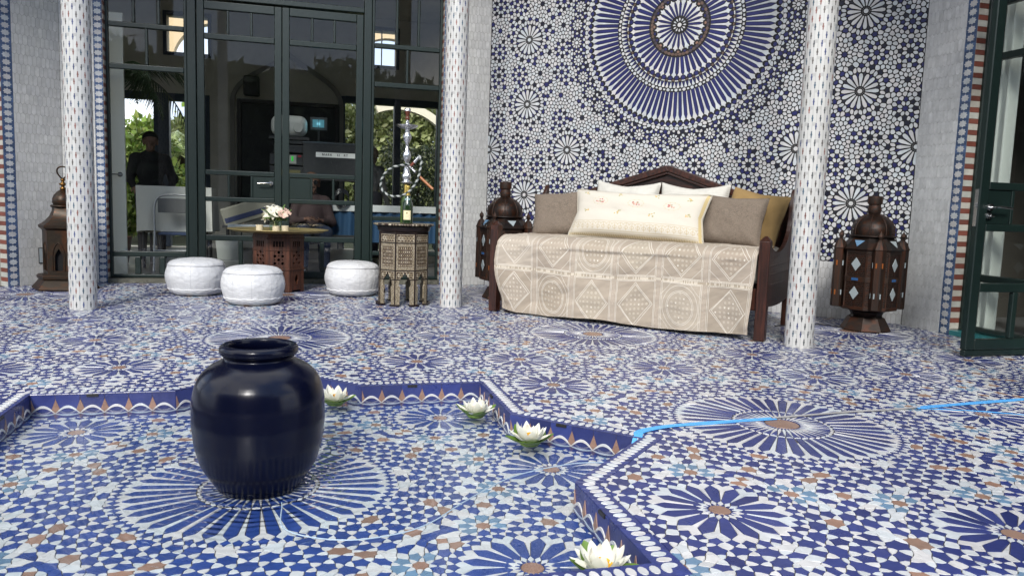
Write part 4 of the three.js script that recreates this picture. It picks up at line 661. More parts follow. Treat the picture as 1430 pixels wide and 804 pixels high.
{ // leaning crates and bags low behind the left leaf
  const t = thing('leaning_case', 'pale tilted case with a blue strap, low behind the left door leaf', 'case', inside(1.38, 0.0, 1.2), turnA);
  const b = boxUV(0.70, 0.24, 0.20, 0, 0, 0, 0.02); b.rotateZ(0.32); b.translate(-0.02, 0.76, 0); mesh('shell', b, std([0.20, 0.19, 0.15], 0.6), t); const s = boxUV(0.68, 0.06, 0.205, 0, -0.01, 0.003, 0.004); s.rotateZ(0.32); s.translate(0.0, 0.74, 0); mesh('strap', s, std([0.012, 0.02, 0.07], 0.7), t); mesh('stand', merge([boxUV(0.7, 0.03, 0.3, 0, 0.56, 0), bar([-0.3, 0.012, 0], [-0.3, 0.56, 0], 0.02), bar([0.3, 0.012, 0], [0.3, 0.56, 0], 0.02)]), M.black, t);
  const c = thing('plastic_tub', 'pale translucent storage tub stacked behind the left door leaf', 'storage tub', inside(1.12, 0.0, 1.0), turnA); const tb = new THREE.CylinderGeometry(0.21, 0.18, 0.24, 4, 1); tb.rotateY(Math.PI / 4); tb.translate(0, 0.30, 0); mesh('tub', tb, std([0.34, 0.35, 0.33], 0.5), c); mesh('lid', boxUV(0.33, 0.025, 0.33, 0, 0.432, 0), std([0.40, 0.41, 0.40], 0.5), c); mesh('lower_tub', boxUV(0.3, 0.165, 0.3, 0, 0.095, 0, 0.02), std([0.22, 0.22, 0.21], 0.5), c);
  const lb = thing('label_board', 'white strip standing behind the brass tray at its left', 'board', inside(1.27, 0.0, 0.75), turnA); mesh('strip', boxUV(0.5, 0.055, 0.01, 0.1, 0.575, 0), std([0.55, 0.58, 0.6], 0.6), lb); mesh('post', bar([0, 0.012, -0.012], [0, 0.56, -0.012], 0.01), M.black, lb);
  const wt = thing('white_bench', 'long white folding table with blue cloth skirt, right of the doors inside', 'table', inside(3.05, 0.0, 1.8), turnA); mesh('top', boxUV(1.9, 0.09, 0.55, 0, 0.82, 0, 0.01), std([0.50, 0.51, 0.50], 0.6), wt);
  const sk = new THREE.PlaneGeometry(1.86, 0.40, 90, 1); const q = sk.attributes.position; for (let i = 0; i < q.count; i++) q.setZ(i, 0.02 * Math.sin(q.getX(i) * 48) + 0.01 * Math.sin(q.getX(i) * 21)); sk.computeVertexNormals(); sk.translate(0, 0.575, 0.24); mesh('skirt', sk, std([0.015, 0.055, 0.12], 0.8, { side: THREE.DoubleSide }), wt); for (const sx of [-0.85, 0.85]) mesh('leg', bar([sx, 0.012, 0], [sx, 0.78, 0], 0.02), M.steel, wt);
}
// ---------------------------------------------------------------- people inside (dim, behind the glass)
// one continuous surface from tapered bones: [ax,ay,az,ra, bx,by,bz,rb]
function sdfGeometry(bones, lo, hi, cell, k = 0.03) {
  const size = Math.max(hi[0] - lo[0], hi[1] - lo[1], hi[2] - lo[2]) / 2, c = [0, 1, 2].map(i => (lo[i] + hi[i]) / 2), n = Math.ceil(2 * size / cell) + 4, mc = new MarchingCubes(n, new THREE.MeshBasicMaterial(), false, false, 260000); mc.isolation = 0;
  const hs = n / 2, sc = size * 1.04; let f = mc.field;
  for (let z = 0; z < n; z++) for (let y = 0; y < n; y++) for (let x = 0; x < n; x++) {
    const px = c[0] + (x - hs) / hs * sc, py = c[1] + (y - hs) / hs * sc, pz = c[2] + (z - hs) / hs * sc; let d = 1;
    if (px > lo[0] - 0.05 && px < hi[0] + 0.05 && pz > lo[2] - 0.05 && pz < hi[2] + 0.05) for (const b of bones) {
      const dx = b[4] - b[0], dy = b[5] - b[1], dz = b[6] - b[2], ll = dx * dx + dy * dy + dz * dz || 1e-9; let t = ((px - b[0]) * dx + (py - b[1]) * dy + (pz - b[2]) * dz) / ll; t = t < 0 ? 0 : t > 1 ? 1 : t;
      const q = Math.hypot(px - b[0] - dx * t, py - b[1] - dy * t, (pz - b[2] - dz * t) / (b[8] ?? 1)) - (b[3] + (b[7] - b[3]) * t); if (q > d + k) continue; const h = Math.max(k - Math.abs(d - q), 0) / k; d = Math.min(d, q) - h * h * k * 0.25;
    }
    f[x + y * n + z * n * n] = -d;
  }
  mc.update(); const cnt = mc.count, P = new Float32Array(mc.positionArray.slice(0, cnt * 3)), N = new Float32Array(mc.normalArray.slice(0, cnt * 3)); for (let i = 0; i < P.length; i += 3) for (let a = 0; a < 3; a++) P[i + a] = c[a] + P[i + a] * sc;
  const g = new THREE.BufferGeometry(); g.setAttribute('position', new THREE.BufferAttribute(P, 3)); g.setAttribute('normal', new THREE.BufferAttribute(N, 3)); return clean(g);
}
function hand(w, dir, side) { // palm, five fingers and a thumb from the wrist w along dir
  const d = V(...dir).normalize(), up = Math.abs(d.y) > 0.9 ? V(0, 0, 1) : V(0, 1, 0), s = d.clone().cross(up).normalize().multiplyScalar(side), u = s.clone().cross(d).normalize(), at = (a, b, c) => V(...w).addScaledVector(d, a).addScaledVector(s, b).addScaledVector(u, c), B = [];
  const bone = (p, r, q, t) => B.push([p.x, p.y, p.z, r, q.x, q.y, q.z, t]);
  bone(at(0, 0, 0), 0.024, at(0.04, 0, 0), 0.024); for (const k of [-1.5, -0.5, 0.5, 1.5]) bone(at(0.03, k * 0.012, 0), 0.013, at(0.085, k * 0.019, 0), 0.011);
  [0.062, 0.075, 0.08, 0.07].forEach((L, i) => { const k = i - 1.5, a = at(0.088, k * 0.019, 0), b = at(0.088 + L * 0.55, k * 0.021, -0.012), c = at(0.088 + L * 0.9, k * 0.021, -0.036); bone(a, 0.0085, b, 0.008); bone(b, 0.008, c, 0.007); });
  bone(at(0.03, 0.024, 0), 0.012, at(0.062, 0.05, -0.012), 0.0095); bone(at(0.062, 0.05, -0.012), 0.0095, at(0.09, 0.054, -0.028), 0.008); return B;
}
function person(label, pos, turn, o) {
  const t = thing('person', label, 'person', pos, turn), J = o.joints, skin = std(o.skin ?? [0.20, 0.12, 0.085], 0.6);
  const head = J.head, hb = [[head[0], head[1] + 0.035, head[2] - 0.012, 0.088, head[0], head[1] + 0.045, head[2] + 0.012, 0.086], [head[0], head[1] - 0.045, head[2] + 0.032, 0.058, head[0], head[1] - 0.085, head[2] + 0.045, 0.040], [head[0], head[1] + 0.01, head[2] + 0.095, 0.012, head[0], head[1] - 0.028, head[2] + 0.112, 0.014], [head[0] - 0.03, head[1] - 0.062, head[2] + 0.082, 0.009, head[0] + 0.03, head[1] - 0.062, head[2] + 0.082, 0.009], [head[0] - 0.034, head[1] + 0.022, head[2] + 0.084, 0.010, head[0] - 0.03, head[1] + 0.022, head[2] + 0.084, 0.010], [head[0] + 0.034, head[1] + 0.022, head[2] + 0.084, 0.010, head[0] + 0.03, head[1] + 0.022, head[2] + 0.084, 0.010], [head[0] - 0.088, head[1] + 0.02, head[2], 0.014, head[0] - 0.088, head[1] - 0.03, head[2] + 0.004, 0.011], [head[0] + 0.088, head[1] + 0.02, head[2], 0.014, head[0] + 0.088, head[1] - 0.03, head[2] + 0.004, 0.011], [head[0], head[1] - 0.07, head[2] - 0.01, 0.055, J.neck[0], J.neck[1], J.neck[2], 0.058]];
  const parts = [sdfGeometry(hb, [head[0] - 0.14, head[1] - 0.26, head[2] - 0.14], [head[0] + 0.14, head[1] + 0.17, head[2] + 0.16], 0.008, 0.025)];
  for (const [w, d, s] of J.hands) { const b = hand(w, d, s), xs = b.flatMap(q => [q[0], q[4]]), ys = b.flatMap(q => [q[1], q[5]]), zs = b.flatMap(q => [q[2], q[6]]); parts.push(sdfGeometry(b, [Math.min(...xs) - 0.03, Math.min(...ys) - 0.03, Math.min(...zs) - 0.03], [Math.max(...xs) + 0.03, Math.max(...ys) + 0.03, Math.max(...zs) + 0.03], 0.0045, 0.008)); }
  mesh('body', merge(parts), skin, t);
  const bb = lo => [[0, 1, 2].map(i => Math.min(...lo.flatMap(b => [b[i] - b[3], b[i + 4] - b[7]])) - 0.03), [0, 1, 2].map(i => Math.max(...lo.flatMap(b => [b[i] + b[3], b[i + 4] + b[7]])) + 0.03)];
  mesh('top', sdfGeometry(o.top, ...bb(o.top), 0.016, 0.06), std(o.topColor, 0.85), t); mesh('trousers', sdfGeometry(o.legs, ...bb(o.legs), 0.016, 0.05), std(o.legColor, 0.85), t);
  const hg = new THREE.SphereGeometry(0.104, 28, 20, 0, Math.PI * 2, 0, Math.PI * (o.hairLow ?? 0.55)); const hp = hg.attributes.position; for (let i = 0; i < hp.count; i++) { const n2 = 1 + 0.06 * fbm(hp.getX(i) * 40, hp.getY(i) * 40, hp.getZ(i) * 40, 2); hp.setXYZ(i, hp.getX(i) * n2, hp.getY(i) * n2 * 1.08, hp.getZ(i) * n2 * 1.08); } hg.rotateX(-0.45); hg.translate(head[0], head[1] + 0.038, head[2] - 0.012); hg.computeVertexNormals(); mesh('hair', hg, std(o.hair, 0.7, { side: THREE.DoubleSide }), t);
  if (o.feet) for (const f of o.feet) mesh('shoe', sdfGeometry([[f[0], 0.045, f[2], 0.042, f[0] + f[3], 0.038, f[2] + 0.15, 0.036]], [f[0] - 0.12, -0.01, f[2] - 0.08], [f[0] + 0.12, 0.11, f[2] + 0.23], 0.01, 0.02), M.black, t);
  return t;
}
const standLegs = [[-0.09, 0.95, 0, 0.125, -0.11, 0.50, 0.01, 0.075], [-0.11, 0.50, 0.01, 0.072, -0.12, 0.09, -0.03, 0.055], [0.09, 0.95, 0, 0.125, 0.12, 0.50, 0.01, 0.075], [0.12, 0.50, 0.01, 0.072, 0.13, 0.09, -0.03, 0.055]];
person('person in dark clothes standing at the far side of the white-draped table, before the garden', inside(-0.09, 0.012, 3.0), turnA + 0.25, {
  joints: { head: [0, 1.615, 0.05], neck: [0, 1.44, 0], hands: [[[-0.22, 0.98, 0.22], [0.2, -0.3, 1], 1], [[0.24, 0.96, 0.20], [-0.2, -0.3, 1], -1]] },
  top: [[0, 1.0, 0, 0.155, 0, 1.20, 0, 0.15, 0.75], [0, 1.2, 0, 0.16, 0, 1.36, -0.01, 0.14, 0.75], [-0.17, 1.39, -0.01, 0.078, 0.17, 1.39, -0.01, 0.078], [0, 1.40, 0, 0.085, 0, 1.46, 0.01, 0.062], [-0.20, 1.37, 0, 0.07, -0.27, 1.12, 0.02, 0.055], [-0.27, 1.12, 0.02, 0.053, -0.22, 0.99, 0.20, 0.038], [0.20, 1.37, 0, 0.07, 0.29, 1.12, 0.02, 0.055], [0.29, 1.12, 0.02, 0.053, 0.24, 0.97, 0.18, 0.038]], topColor: [0.008, 0.008, 0.010],
  legs: standLegs, legColor: [0.010, 0.010, 0.014], hair: [0.008, 0.006, 0.005], feet: [[-0.12, 0, -0.04, -0.02], [0.13, 0, -0.04, 0.02]] });
person('fair-haired person in grey standing in the right garden opening, left of the hookah stem', inside(2.98, 0.012, 3.6), turnA + 2.4, {
  joints: { head: [0, 1.60, 0.04], neck: [0, 1.43, 0], hands: [[[-0.30, 0.80, 0.10], [0.1, -1, 0.2], 1], [[0.24, 1.05, 0.24], [-0.5, 0.4, 0.8], -1]] },
  top: [[0, 0.98, 0, 0.15, 0, 1.20, 0, 0.145, 0.75], [0, 1.2, 0, 0.15, 0, 1.35, -0.01, 0.13, 0.75], [-0.16, 1.38, -0.01, 0.07, 0.16, 1.38, -0.01, 0.07], [0, 1.39, 0, 0.08, 0, 1.45, 0.01, 0.058], [-0.19, 1.36, 0, 0.064, -0.27, 1.08, -0.02, 0.05], [-0.27, 1.08, -0.02, 0.048, -0.30, 0.82, 0.09, 0.036], [0.19, 1.36, 0, 0.064, 0.28, 1.10, 0.02, 0.05], [0.28, 1.10, 0.02, 0.048, 0.24, 1.05, 0.22, 0.036]], topColor: [0.10, 0.10, 0.10],
  legs: standLegs, legColor: [0.03, 0.03, 0.04], hair: [0.17, 0.11, 0.06], hairLow: 0.66, feet: [[-0.12, 0, -0.04, -0.02], [0.13, 0, -0.04, 0.02]] });
{
  const p = person('person in sunglasses and a pink top sitting low behind the right door leaf', inside(2.07, 0.012, 1.45), turnA + 0.1, {
    joints: { head: [0, 1.10, 0.03], neck: [0, 0.93, 0], hands: [[[-0.10, 0.66, 0.24], [0.8, 0.1, 0.5], 1], [[0.10, 0.64, 0.26], [-0.8, 0.1, 0.4], -1]] },
    top: [[0, 0.52, 0, 0.145, 0, 0.72, 0, 0.14, 0.75], [0, 0.70, 0, 0.145, 0, 0.86, -0.01, 0.125, 0.75], [-0.15, 0.89, -0.01, 0.068, 0.15, 0.89, -0.01, 0.068], [0, 0.89, 0, 0.078, 0, 0.95, 0.01, 0.056], [-0.18, 0.87, 0, 0.062, -0.25, 0.63, 0.04, 0.05], [-0.25, 0.63, 0.04, 0.046, -0.11, 0.655, 0.22, 0.034], [0.18, 0.87, 0, 0.062, 0.25, 0.62, 0.04, 0.05], [0.25, 0.62, 0.04, 0.046, 0.11, 0.64, 0.24, 0.034]], topColor: [0.05, 0.03, 0.03],
    legs: [[-0.09, 0.50, 0, 0.115, -0.13, 0.50, 0.40, 0.075], [-0.13, 0.50, 0.40, 0.07, -0.13, 0.09, 0.40, 0.05], [0.09, 0.50, 0, 0.115, 0.13, 0.50, 0.40, 0.075], [0.13, 0.50, 0.40, 0.07, 0.13, 0.09, 0.40, 0.05]], legColor: [0.02, 0.03, 0.06], hair: [0.10, 0.05, 0.03], hairLow: 0.62, skin: [0.16, 0.085, 0.06], feet: [[-0.13, 0, 0.38, 0], [0.13, 0, 0.38, 0]] });
  for (const s of [-1, 1]) { const g = new THREE.CylinderGeometry(0.027, 0.027, 0.006, 20); g.rotateX(Math.PI / 2); g.translate(0.032 * s, 1.122, 0.135); mesh('sunglass_lens', g, M.blackGloss, p); }
  mesh('sunglass_frame', merge([bar([-0.01, 1.125, 0.135], [0.01, 1.125, 0.135], 0.003), bar([-0.058, 1.125, 0.133], [-0.09, 1.125, 0.02], 0.003), bar([0.058, 1.125, 0.133], [0.09, 1.125, 0.02], 0.003)]), M.blackGloss, p);
  const st2 = thing('low_stool', 'black stool under the person in sunglasses', 'stool', inside(2.07, 0.012, 1.48), turnA); mesh('seat', new THREE.CylinderGeometry(0.17, 0.17, 0.04, 28).translate(0, 0.36, -0.02), M.black, st2); for (let k = 0; k < 4; k++) mesh('leg', bar([0.13 * Math.cos(k * 1.57 + 0.78), 0.34, 0.13 * Math.sin(k * 1.57 + 0.78)], [0.16 * Math.cos(k * 1.57 + 0.78), 0, 0.16 * Math.sin(k * 1.57 + 0.78)], 0.012), M.black, st2);
}

// ---------------------------------------------------------------- garden behind the house
function leafCloud(name, label, cat, F, n, box, size, cols, seed, fn, group) {
  const t = thing(name, label, cat, [0, 0, 0], 0, group), R = mulberry(seed), base = new THREE.BufferGeometry();
  base.setAttribute('position', new THREE.Float32BufferAttribute([0, 0, 0, 0.5, 0.35, 0.06, 0, 1, 0, -0.5, 0.35, 0.06], 3)); base.setAttribute('normal', new THREE.Float32BufferAttribute([0, 0, 1, 0, 0, 1, 0, 0, 1, 0, 0, 1], 3)); base.setAttribute('uv', new THREE.Float32BufferAttribute([0.5, 0, 1, 0.4, 0.5, 1, 0, 0.4], 2)); base.setIndex([0, 1, 2, 0, 2, 3]);
  const m = new THREE.InstancedMesh(base, new THREE.MeshPhysicalMaterial({ color: 0xffffff, roughness: 0.8, transmission: 0.35, thickness: 0, side: THREE.DoubleSide }), n), q = new THREE.Quaternion(), e = new THREE.Euler(), M4 = new THREE.Matrix4();
  for (let i = 0; i < n; i++) { let p; for (let g = 0; g < 20; g++) { p = [box[0] + R() * (box[1] - box[0]), box[2] + R() * (box[3] - box[2]), box[4] + R() * (box[5] - box[4])]; if (fn(...p, R)) break; } const w = F.p(p[0], p[1], p[2]); e.set(R() * 6.28, R() * 6.28, R() * 6.28); q.setFromEuler(e); const s = size * (0.6 + 0.8 * R()); M4.compose(w, q, V(s * 0.55, s, s)); m.setMatrixAt(i, M4); const c = cols[Math.floor(R() * cols.length)], k = 0.7 + 0.6 * R(); m.setColorAt(i, C(c[0] * k, c[1] * k, c[2] * k)); }
  m.name = 'foliage'; m.userData.kind = 'stuff'; m.castShadow = m.receiveShadow = true; t.add(m); return t;
}
const gardF = inF(ROOM + 0.3);
const blob = (list) => (x, y, z, R) => { for (const b of list) { const d = ((x - b[0]) / b[3]) ** 2 + ((y - b[1]) / b[4]) ** 2 + ((z - b[2]) / b[5]) ** 2; if (d < 1 && R() < 0.25 + d * 0.75) return true; } return false; };
{
  const greens = [[0.20, 0.30, 0.04], [0.14, 0.23, 0.03], [0.26, 0.34, 0.06], [0.32, 0.36, 0.09]], olive = [[0.34, 0.38, 0.14], [0.26, 0.30, 0.10], [0.42, 0.44, 0.22], [0.18, 0.22, 0.07]], dark = [[0.03, 0.05, 0.018], [0.04, 0.065, 0.02], [0.08, 0.10, 0.03]];
  const trunk = (t, F, x, z, h, r) => { const v = F.p(x, 0, z); const g = new THREE.CylinderGeometry(r * 0.6, r, h, 10); g.translate(v.x, h / 2, v.z); mesh('trunk', g, std([0.10, 0.075, 0.05], 0.9, { map: rep(woodMap, 1) }), t); };
  trunk(leafCloud('broadleaf_shrub', 'yellow green leafy shrub in the left garden opening, left of the standing person', 'shrub', gardF, 9000, [-3.6, -0.4, 0, 2.9, -4.9, -2.8], 0.17, greens, 31, blob([[-1.75, 1.1, -3.9, 0.9, 1.1, 0.7], [-1.4, 1.95, -4.1, 0.6, 0.6, 0.6], [-2.5, 1.8, -4.3, 0.8, 1.0, 0.6], [-1.0, 0.9, -3.8, 0.6, 0.8, 0.6]])), gardF, -1.7, -4.0, 0.9, 0.05);
  trunk(leafCloud('hedge', 'tall pale green hedge across the garden, behind the hookah', 'hedge', gardF, 26000, [1.8, 7.2, 0, 4.2, -7.8, -6.2], 0.19, olive, 32, (x, y, z, R) => y < 2.9 + 0.7 * vnoise(x * 0.9, 3, 1) + 0.4 * vnoise(x * 3, z * 2, 5) && R() < 0.35 + 0.65 * vnoise(x * 2.5, y * 2.5, z * 2.5)), gardF, 3, -7.3, 2, 0.1);
  trunk(leafCloud('hedge', 'tall pale green hedge far behind the left garden opening', 'hedge', gardF, 20000, [-6.0, 0.6, 0, 4.0, -7.8, -6.4], 0.19, olive, 35, (x, y, z, R) => y < 2.2 + 0.9 * vnoise(x * 0.9, 3, 7) && R() < 0.4 + 0.6 * vnoise(x * 2.5, y * 2.5, z * 2.5)), gardF, -3, -7.3, 2, 0.1);
  trunk(leafCloud('clipped_bush', 'dark clipped bush at the right of the hookah, under the cream arch', 'bush', gardF, 5200, [3.55, 5.2, 0, 2.2, -2.4, -1.2], 0.10, dark, 33, (x, y, z, R) => y < 2.02 + 0.1 * vnoise(x * 4, z * 4, 1)), gardF, 4.3, -1.8, 1.2, 0.06);
  // cream arch beyond the right opening
  const t = thing('cream_arch', 'cream plastered garden arch beyond the right opening, its curve above the dark bush', 'arch'); const sh = new THREE.Shape(); sh.moveTo(3.2, 0); sh.lineTo(3.7, 0); sh.lineTo(3.7, 2.5); sh.absarc(5.2, 1.65, 1.72, Math.PI * 0.83, Math.PI * 0.17, true); sh.lineTo(6.7, 0); sh.lineTo(7.2, 0); sh.lineTo(7.2, 5.5); sh.lineTo(3.2, 5.5);
  const band = new THREE.Shape(); band.absarc(3.9, 1.65, 1.42, 0.05, Math.PI * 0.62, false); band.absarc(3.9, 1.65, 1.26, Math.PI * 0.62, 0.05, true);
  const g = new THREE.ExtrudeGeometry(band, { depth: 0.25, bevelEnabled: false, curveSegments: 40 }); g.translate(0.1, 0, -3.0); g.applyMatrix4(gardF.matrix()); mesh('arch_band', clean(g), std([0.70, 0.64, 0.50], 0.8), t);
  const pg = block(gardF, 5.30, 5.52, 0, 1.75, -3.0, -2.75); mesh('pier', pg, std([0.70, 0.64, 0.50], 0.8), t);
  // house wing whose warm lit wall shows in the high windows
  const w = thing('house_wing', 'warm cream upper wall of the house wing, seen through the high windows', 'building');  const wg = new THREE.Shape(); wg.moveTo(-3, 4.0); for (const cx of [0.1, 3.9]) { wg.lineTo(cx - 0.9, 4.0); wg.absarc(cx, 3.75, 0.94, Math.PI * 0.915, Math.PI * 0.085, true); } wg.lineTo(8, 4.0); wg.lineTo(8, 8); wg.lineTo(-3, 8); wg.lineTo(-3, 4.0);
  const eg = new THREE.ExtrudeGeometry(wg, { depth: 0.3, bevelEnabled: false }); eg.translate(0, 0, -4.5); eg.applyMatrix4(gardF.matrix()); mesh('wall', clean(eg), std([0.62, 0.46, 0.27], 0.85), w); for (const x of [-3, 2.0, 7.7]) mesh('pillar', block(gardF, x, x + 0.3, 0, 3.999, -4.5, -4.2), std([0.62, 0.50, 0.33], 0.85), w);
}
function frond(P0, dirA, len, droop, width, nL, seed) { // one feather palm leaf, leaflets along a bent rib
  const R = mulberry(seed), out = [], pts = []; for (let i = 0; i <= 14; i++) { const u = i / 14; pts.push(V(P0.x + Math.cos(dirA) * len * u * (1 - 0.18 * u * u), P0.y + len * (0.55 * u - droop * u * u), P0.z + Math.sin(dirA) * len * u * (1 - 0.18 * u * u))); }
  const cv = new THREE.CatmullRomCurve3(pts); out.push(new THREE.TubeGeometry(cv, 20, 0.008, 5)); const P = [], N = [];
  for (let i = 2; i < nL; i++) for (const s of [-1, 1]) { const u = i / nL, p = cv.getPoint(u), t = cv.getTangent(u), b = t.clone().cross(V(0, 1, 0)).normalize().multiplyScalar(s), L = width * Math.sin(Math.PI * (0.12 + 0.86 * u)) * (0.8 + 0.4 * R()), q = p.clone().addScaledVector(b, L).addScaledVector(t, L * 0.55).add(V(0, -L * (0.35 + 0.5 * R()), 0)), w = t.clone().multiplyScalar(0.014), a = p.clone().sub(w), c = p.clone().add(w), n = c.clone().sub(a).cross(q.clone().sub(a)).normalize(); for (const v of [a, c, q]) { P.push(v.x, v.y, v.z); N.push(n.x, n.y, n.z); } }
  const g = new THREE.BufferGeometry(); g.setAttribute('position', new THREE.Float32BufferAttribute(P, 3)); g.setAttribute('normal', new THREE.Float32BufferAttribute(N, 3)); out.push(g); return merge(out);
}
{
  const t = thing('palm_tree', 'feather palm with arching pale fronds in the left garden opening', 'palm', gardF.p(-0.75, 0, -5.2).toArray()), m = new THREE.MeshPhysicalMaterial({ color: C(0.38, 0.46, 0.17), roughness: 0.6, transmission: 0.35, thickness: 0, side: THREE.DoubleSide });
  mesh('trunk', new THREE.CylinderGeometry(0.12, 0.17, 1.8, 12).translate(0, 0.9, 0), std([0.16, 0.12, 0.08], 0.95, { map: rep(woodMap, 1) }), t); for (let k = 0; k < 22; k++) mesh('frond', frond(V(0, 1.75 + 0.1 * (k % 3), 0), k * 2.4, 2.0 + 0.5 * hash3(k, 1, 1), 0.35 + 0.5 * hash3(k, 2, 1), 0.42, 46, k + 5), m, t);
  const i2 = thing('indoor_palm', 'dark indoor palm drooping over the white-draped table at upper left', 'plant', inside(-0.35, 0.012, 1.9)); const dm = std([0.035, 0.062, 0.022], 0.5, { side: THREE.DoubleSide });
  mesh('pot', lathe([[0, 0], [0.17, 0], [0.22, 0.36], [0.20, 0.36], [0.19, 0.33], [0, 0.33]], 28), std([0.12, 0.05, 0.03], 0.7), i2); mesh('stem', tube([[0, 0.33, 0], [0.03, 1.0, 0.02], [0.0, 2.35, 0]], 0.03, 20), std([0.03, 0.022, 0.016], 0.9), i2); for (let k = 0; k < 13; k++) mesh('frond', frond(V(0, 2.32, 0), k * 2.4 + 0.3, 0.95 + 0.5 * hash3(k, 7, 1), 0.5 + 0.75 * hash3(k, 9, 1), 0.26, 34, k + 60), dm, i2);
}
{ const gw = thing('garden_wall', 'plain stone wall outside the view, far behind the viewer', 'wall'); mesh('masonry', boxUV(34, 5.2, 0.4, 0, 2.5, 9.4), std([0.30, 0.28, 0.24], 0.9, { map: rep(groutMap, 0.4) }), gw); }
{ // the garden that the jar mirrors, behind the viewer
  const F = new Frame([0, 0, 7.5], [-1, 0, 0], [0, 1, 0]), t = leafCloud('garden_hedge', 'tall dark hedge outside the view, behind the viewer', 'hedge', F, 16000, [-14, 16, 0, 6.6, -1.5, 0.5], 0.5, [[0.06, 0.09, 0.035], [0.09, 0.12, 0.05]], 51, (x, y, z, R) => y < 4.5 + 1.3 * vnoise(x * 0.6, 2, 2)); const v = F.p(0, 0.9, -1); mesh('trunk', new THREE.CylinderGeometry(0.1, 0.14, 1.8, 10).translate(v.x, v.y, v.z), std([0.08, 0.06, 0.04], 0.9), t);
}
// ---------------------------------------------------------------- room behind the right-hand door
{
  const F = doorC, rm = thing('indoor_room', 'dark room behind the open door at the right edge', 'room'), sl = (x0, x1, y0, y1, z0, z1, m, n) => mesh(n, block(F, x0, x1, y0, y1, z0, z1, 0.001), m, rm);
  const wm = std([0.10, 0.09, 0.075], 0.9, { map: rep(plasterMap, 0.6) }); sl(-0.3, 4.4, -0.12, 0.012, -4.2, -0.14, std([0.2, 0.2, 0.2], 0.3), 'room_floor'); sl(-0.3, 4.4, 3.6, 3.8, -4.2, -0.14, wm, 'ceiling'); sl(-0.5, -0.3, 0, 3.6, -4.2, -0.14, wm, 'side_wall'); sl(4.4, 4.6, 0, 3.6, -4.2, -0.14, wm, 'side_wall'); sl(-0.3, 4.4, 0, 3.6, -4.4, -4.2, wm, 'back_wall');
  const c = thing('white_curtain', 'narrow white curtain hanging just inside the right-hand window', 'curtain'); const g = new THREE.PlaneGeometry(0.15, 3.0, 40, 1), p = g.attributes.position; for (let i = 0; i < p.count; i++) p.setZ(i, 0.025 * Math.sin(p.getX(i) * 70) + 0.01 * Math.sin(p.getX(i) * 31 + 1)); g.computeVertexNormals(); g.translate(0.645, 1.56, -0.12); g.applyMatrix4(F.matrix()); mesh('cloth', clean(g), std([0.62, 0.62, 0.58], 0.9, { side: THREE.DoubleSide }), c); { const r = bar([0.5, 3.08, -0.12], [1.4, 3.08, -0.12], 0.012); r.applyMatrix4(F.matrix()); mesh('rod', r, M.steel, c); }
  const tb = thing('towel_stack', 'pale blue folded cloth hung behind the glass of the open door', 'cloth'); const tg = new THREE.SphereGeometry(0.2, 24, 18), q = tg.attributes.position; for (let i = 0; i < q.count; i++) { const k = 1 + 0.35 * (fbm(q.getX(i) * 9, q.getY(i) * 9, q.getZ(i) * 9 + 3, 3) - 0.4); q.setXYZ(i, q.getX(i) * k, q.getY(i) * k * 1.25, q.getZ(i) * k * 0.5); } tg.computeVertexNormals(); tg.translate(1.13, 0.85, -0.45); tg.applyMatrix4(F.matrix()); mesh('folds', clean(tg), std([0.42, 0.55, 0.60], 0.9), tb); mesh('stand', block(F, 1.0, 1.3, 0.012, 0.7, -0.55, -0.35), std([0.02, 0.05, 0.04], 0.5), tb);
}
// ---------------------------------------------------------------- glazed jar in the pool
{
  const t = thing('glazed_jar', 'large glossy midnight blue jar with a thick rolled rim, standing in the pool', 'jar', [-0.903, -0.110, -2.759]);
  const prof = [[0, 0], [0.130, 0], [0.143, 0.006], [0.160, 0.030], [0.189, 0.075], [0.208, 0.115], [0.223, 0.175], [0.2305, 0.235], [0.232, 0.285], [0.229, 0.338], [0.220, 0.383], [0.203, 0.418], [0.176, 0.446], [0.148, 0.463], [0.131, 0.472], [0.1225, 0.479], [0.1215, 0.485], [0.126, 0.490], [0.134, 0.497], [0.1375, 0.508], [0.135, 0.520], [0.127, 0.528], [0.114, 0.530], [0.105, 0.525], [0.101, 0.512], [0.103, 0.48], [0.140, 0.45], [0.19, 0.37], [0.19, 0.25], [0.13, 0.03], [0, 0.02]];
  const cv = new THREE.SplineCurve(prof.slice(2, 24).map(p => new THREE.Vector2(...p))), pts = [...prof.slice(0, 2).map(p => new THREE.Vector2(...p)), ...cv.getPoints(150), ...prof.slice(24).map(p => new THREE.Vector2(...p))];
  const g = new THREE.LatheGeometry(pts, 96), p = g.attributes.position;
  for (let i = 0; i < p.count; i++) { const x = p.getX(i), y = p.getY(i), z = p.getZ(i), a = Math.atan2(z, x), k = 1 + 0.0022 * Math.sin(y * 80 + 0.6 * Math.sin(a)) * (y < 0.40 ? 1 : 0) + 0.006 * (fbm(Math.cos(a) * 2 + 5, y * 7, Math.sin(a) * 2, 3) - 0.45); p.setX(i, x * k); p.setZ(i, z * k); } g.computeVertexNormals();
  mesh('body', g, new THREE.MeshPhysicalMaterial({ color: C(0.0017, 0.0026, 0.011), roughness: 0.22, specularIntensity: 0.5, bumpMap: rep(waveBump, 3, 1), bumpScale: 0.0012 }), t);
}
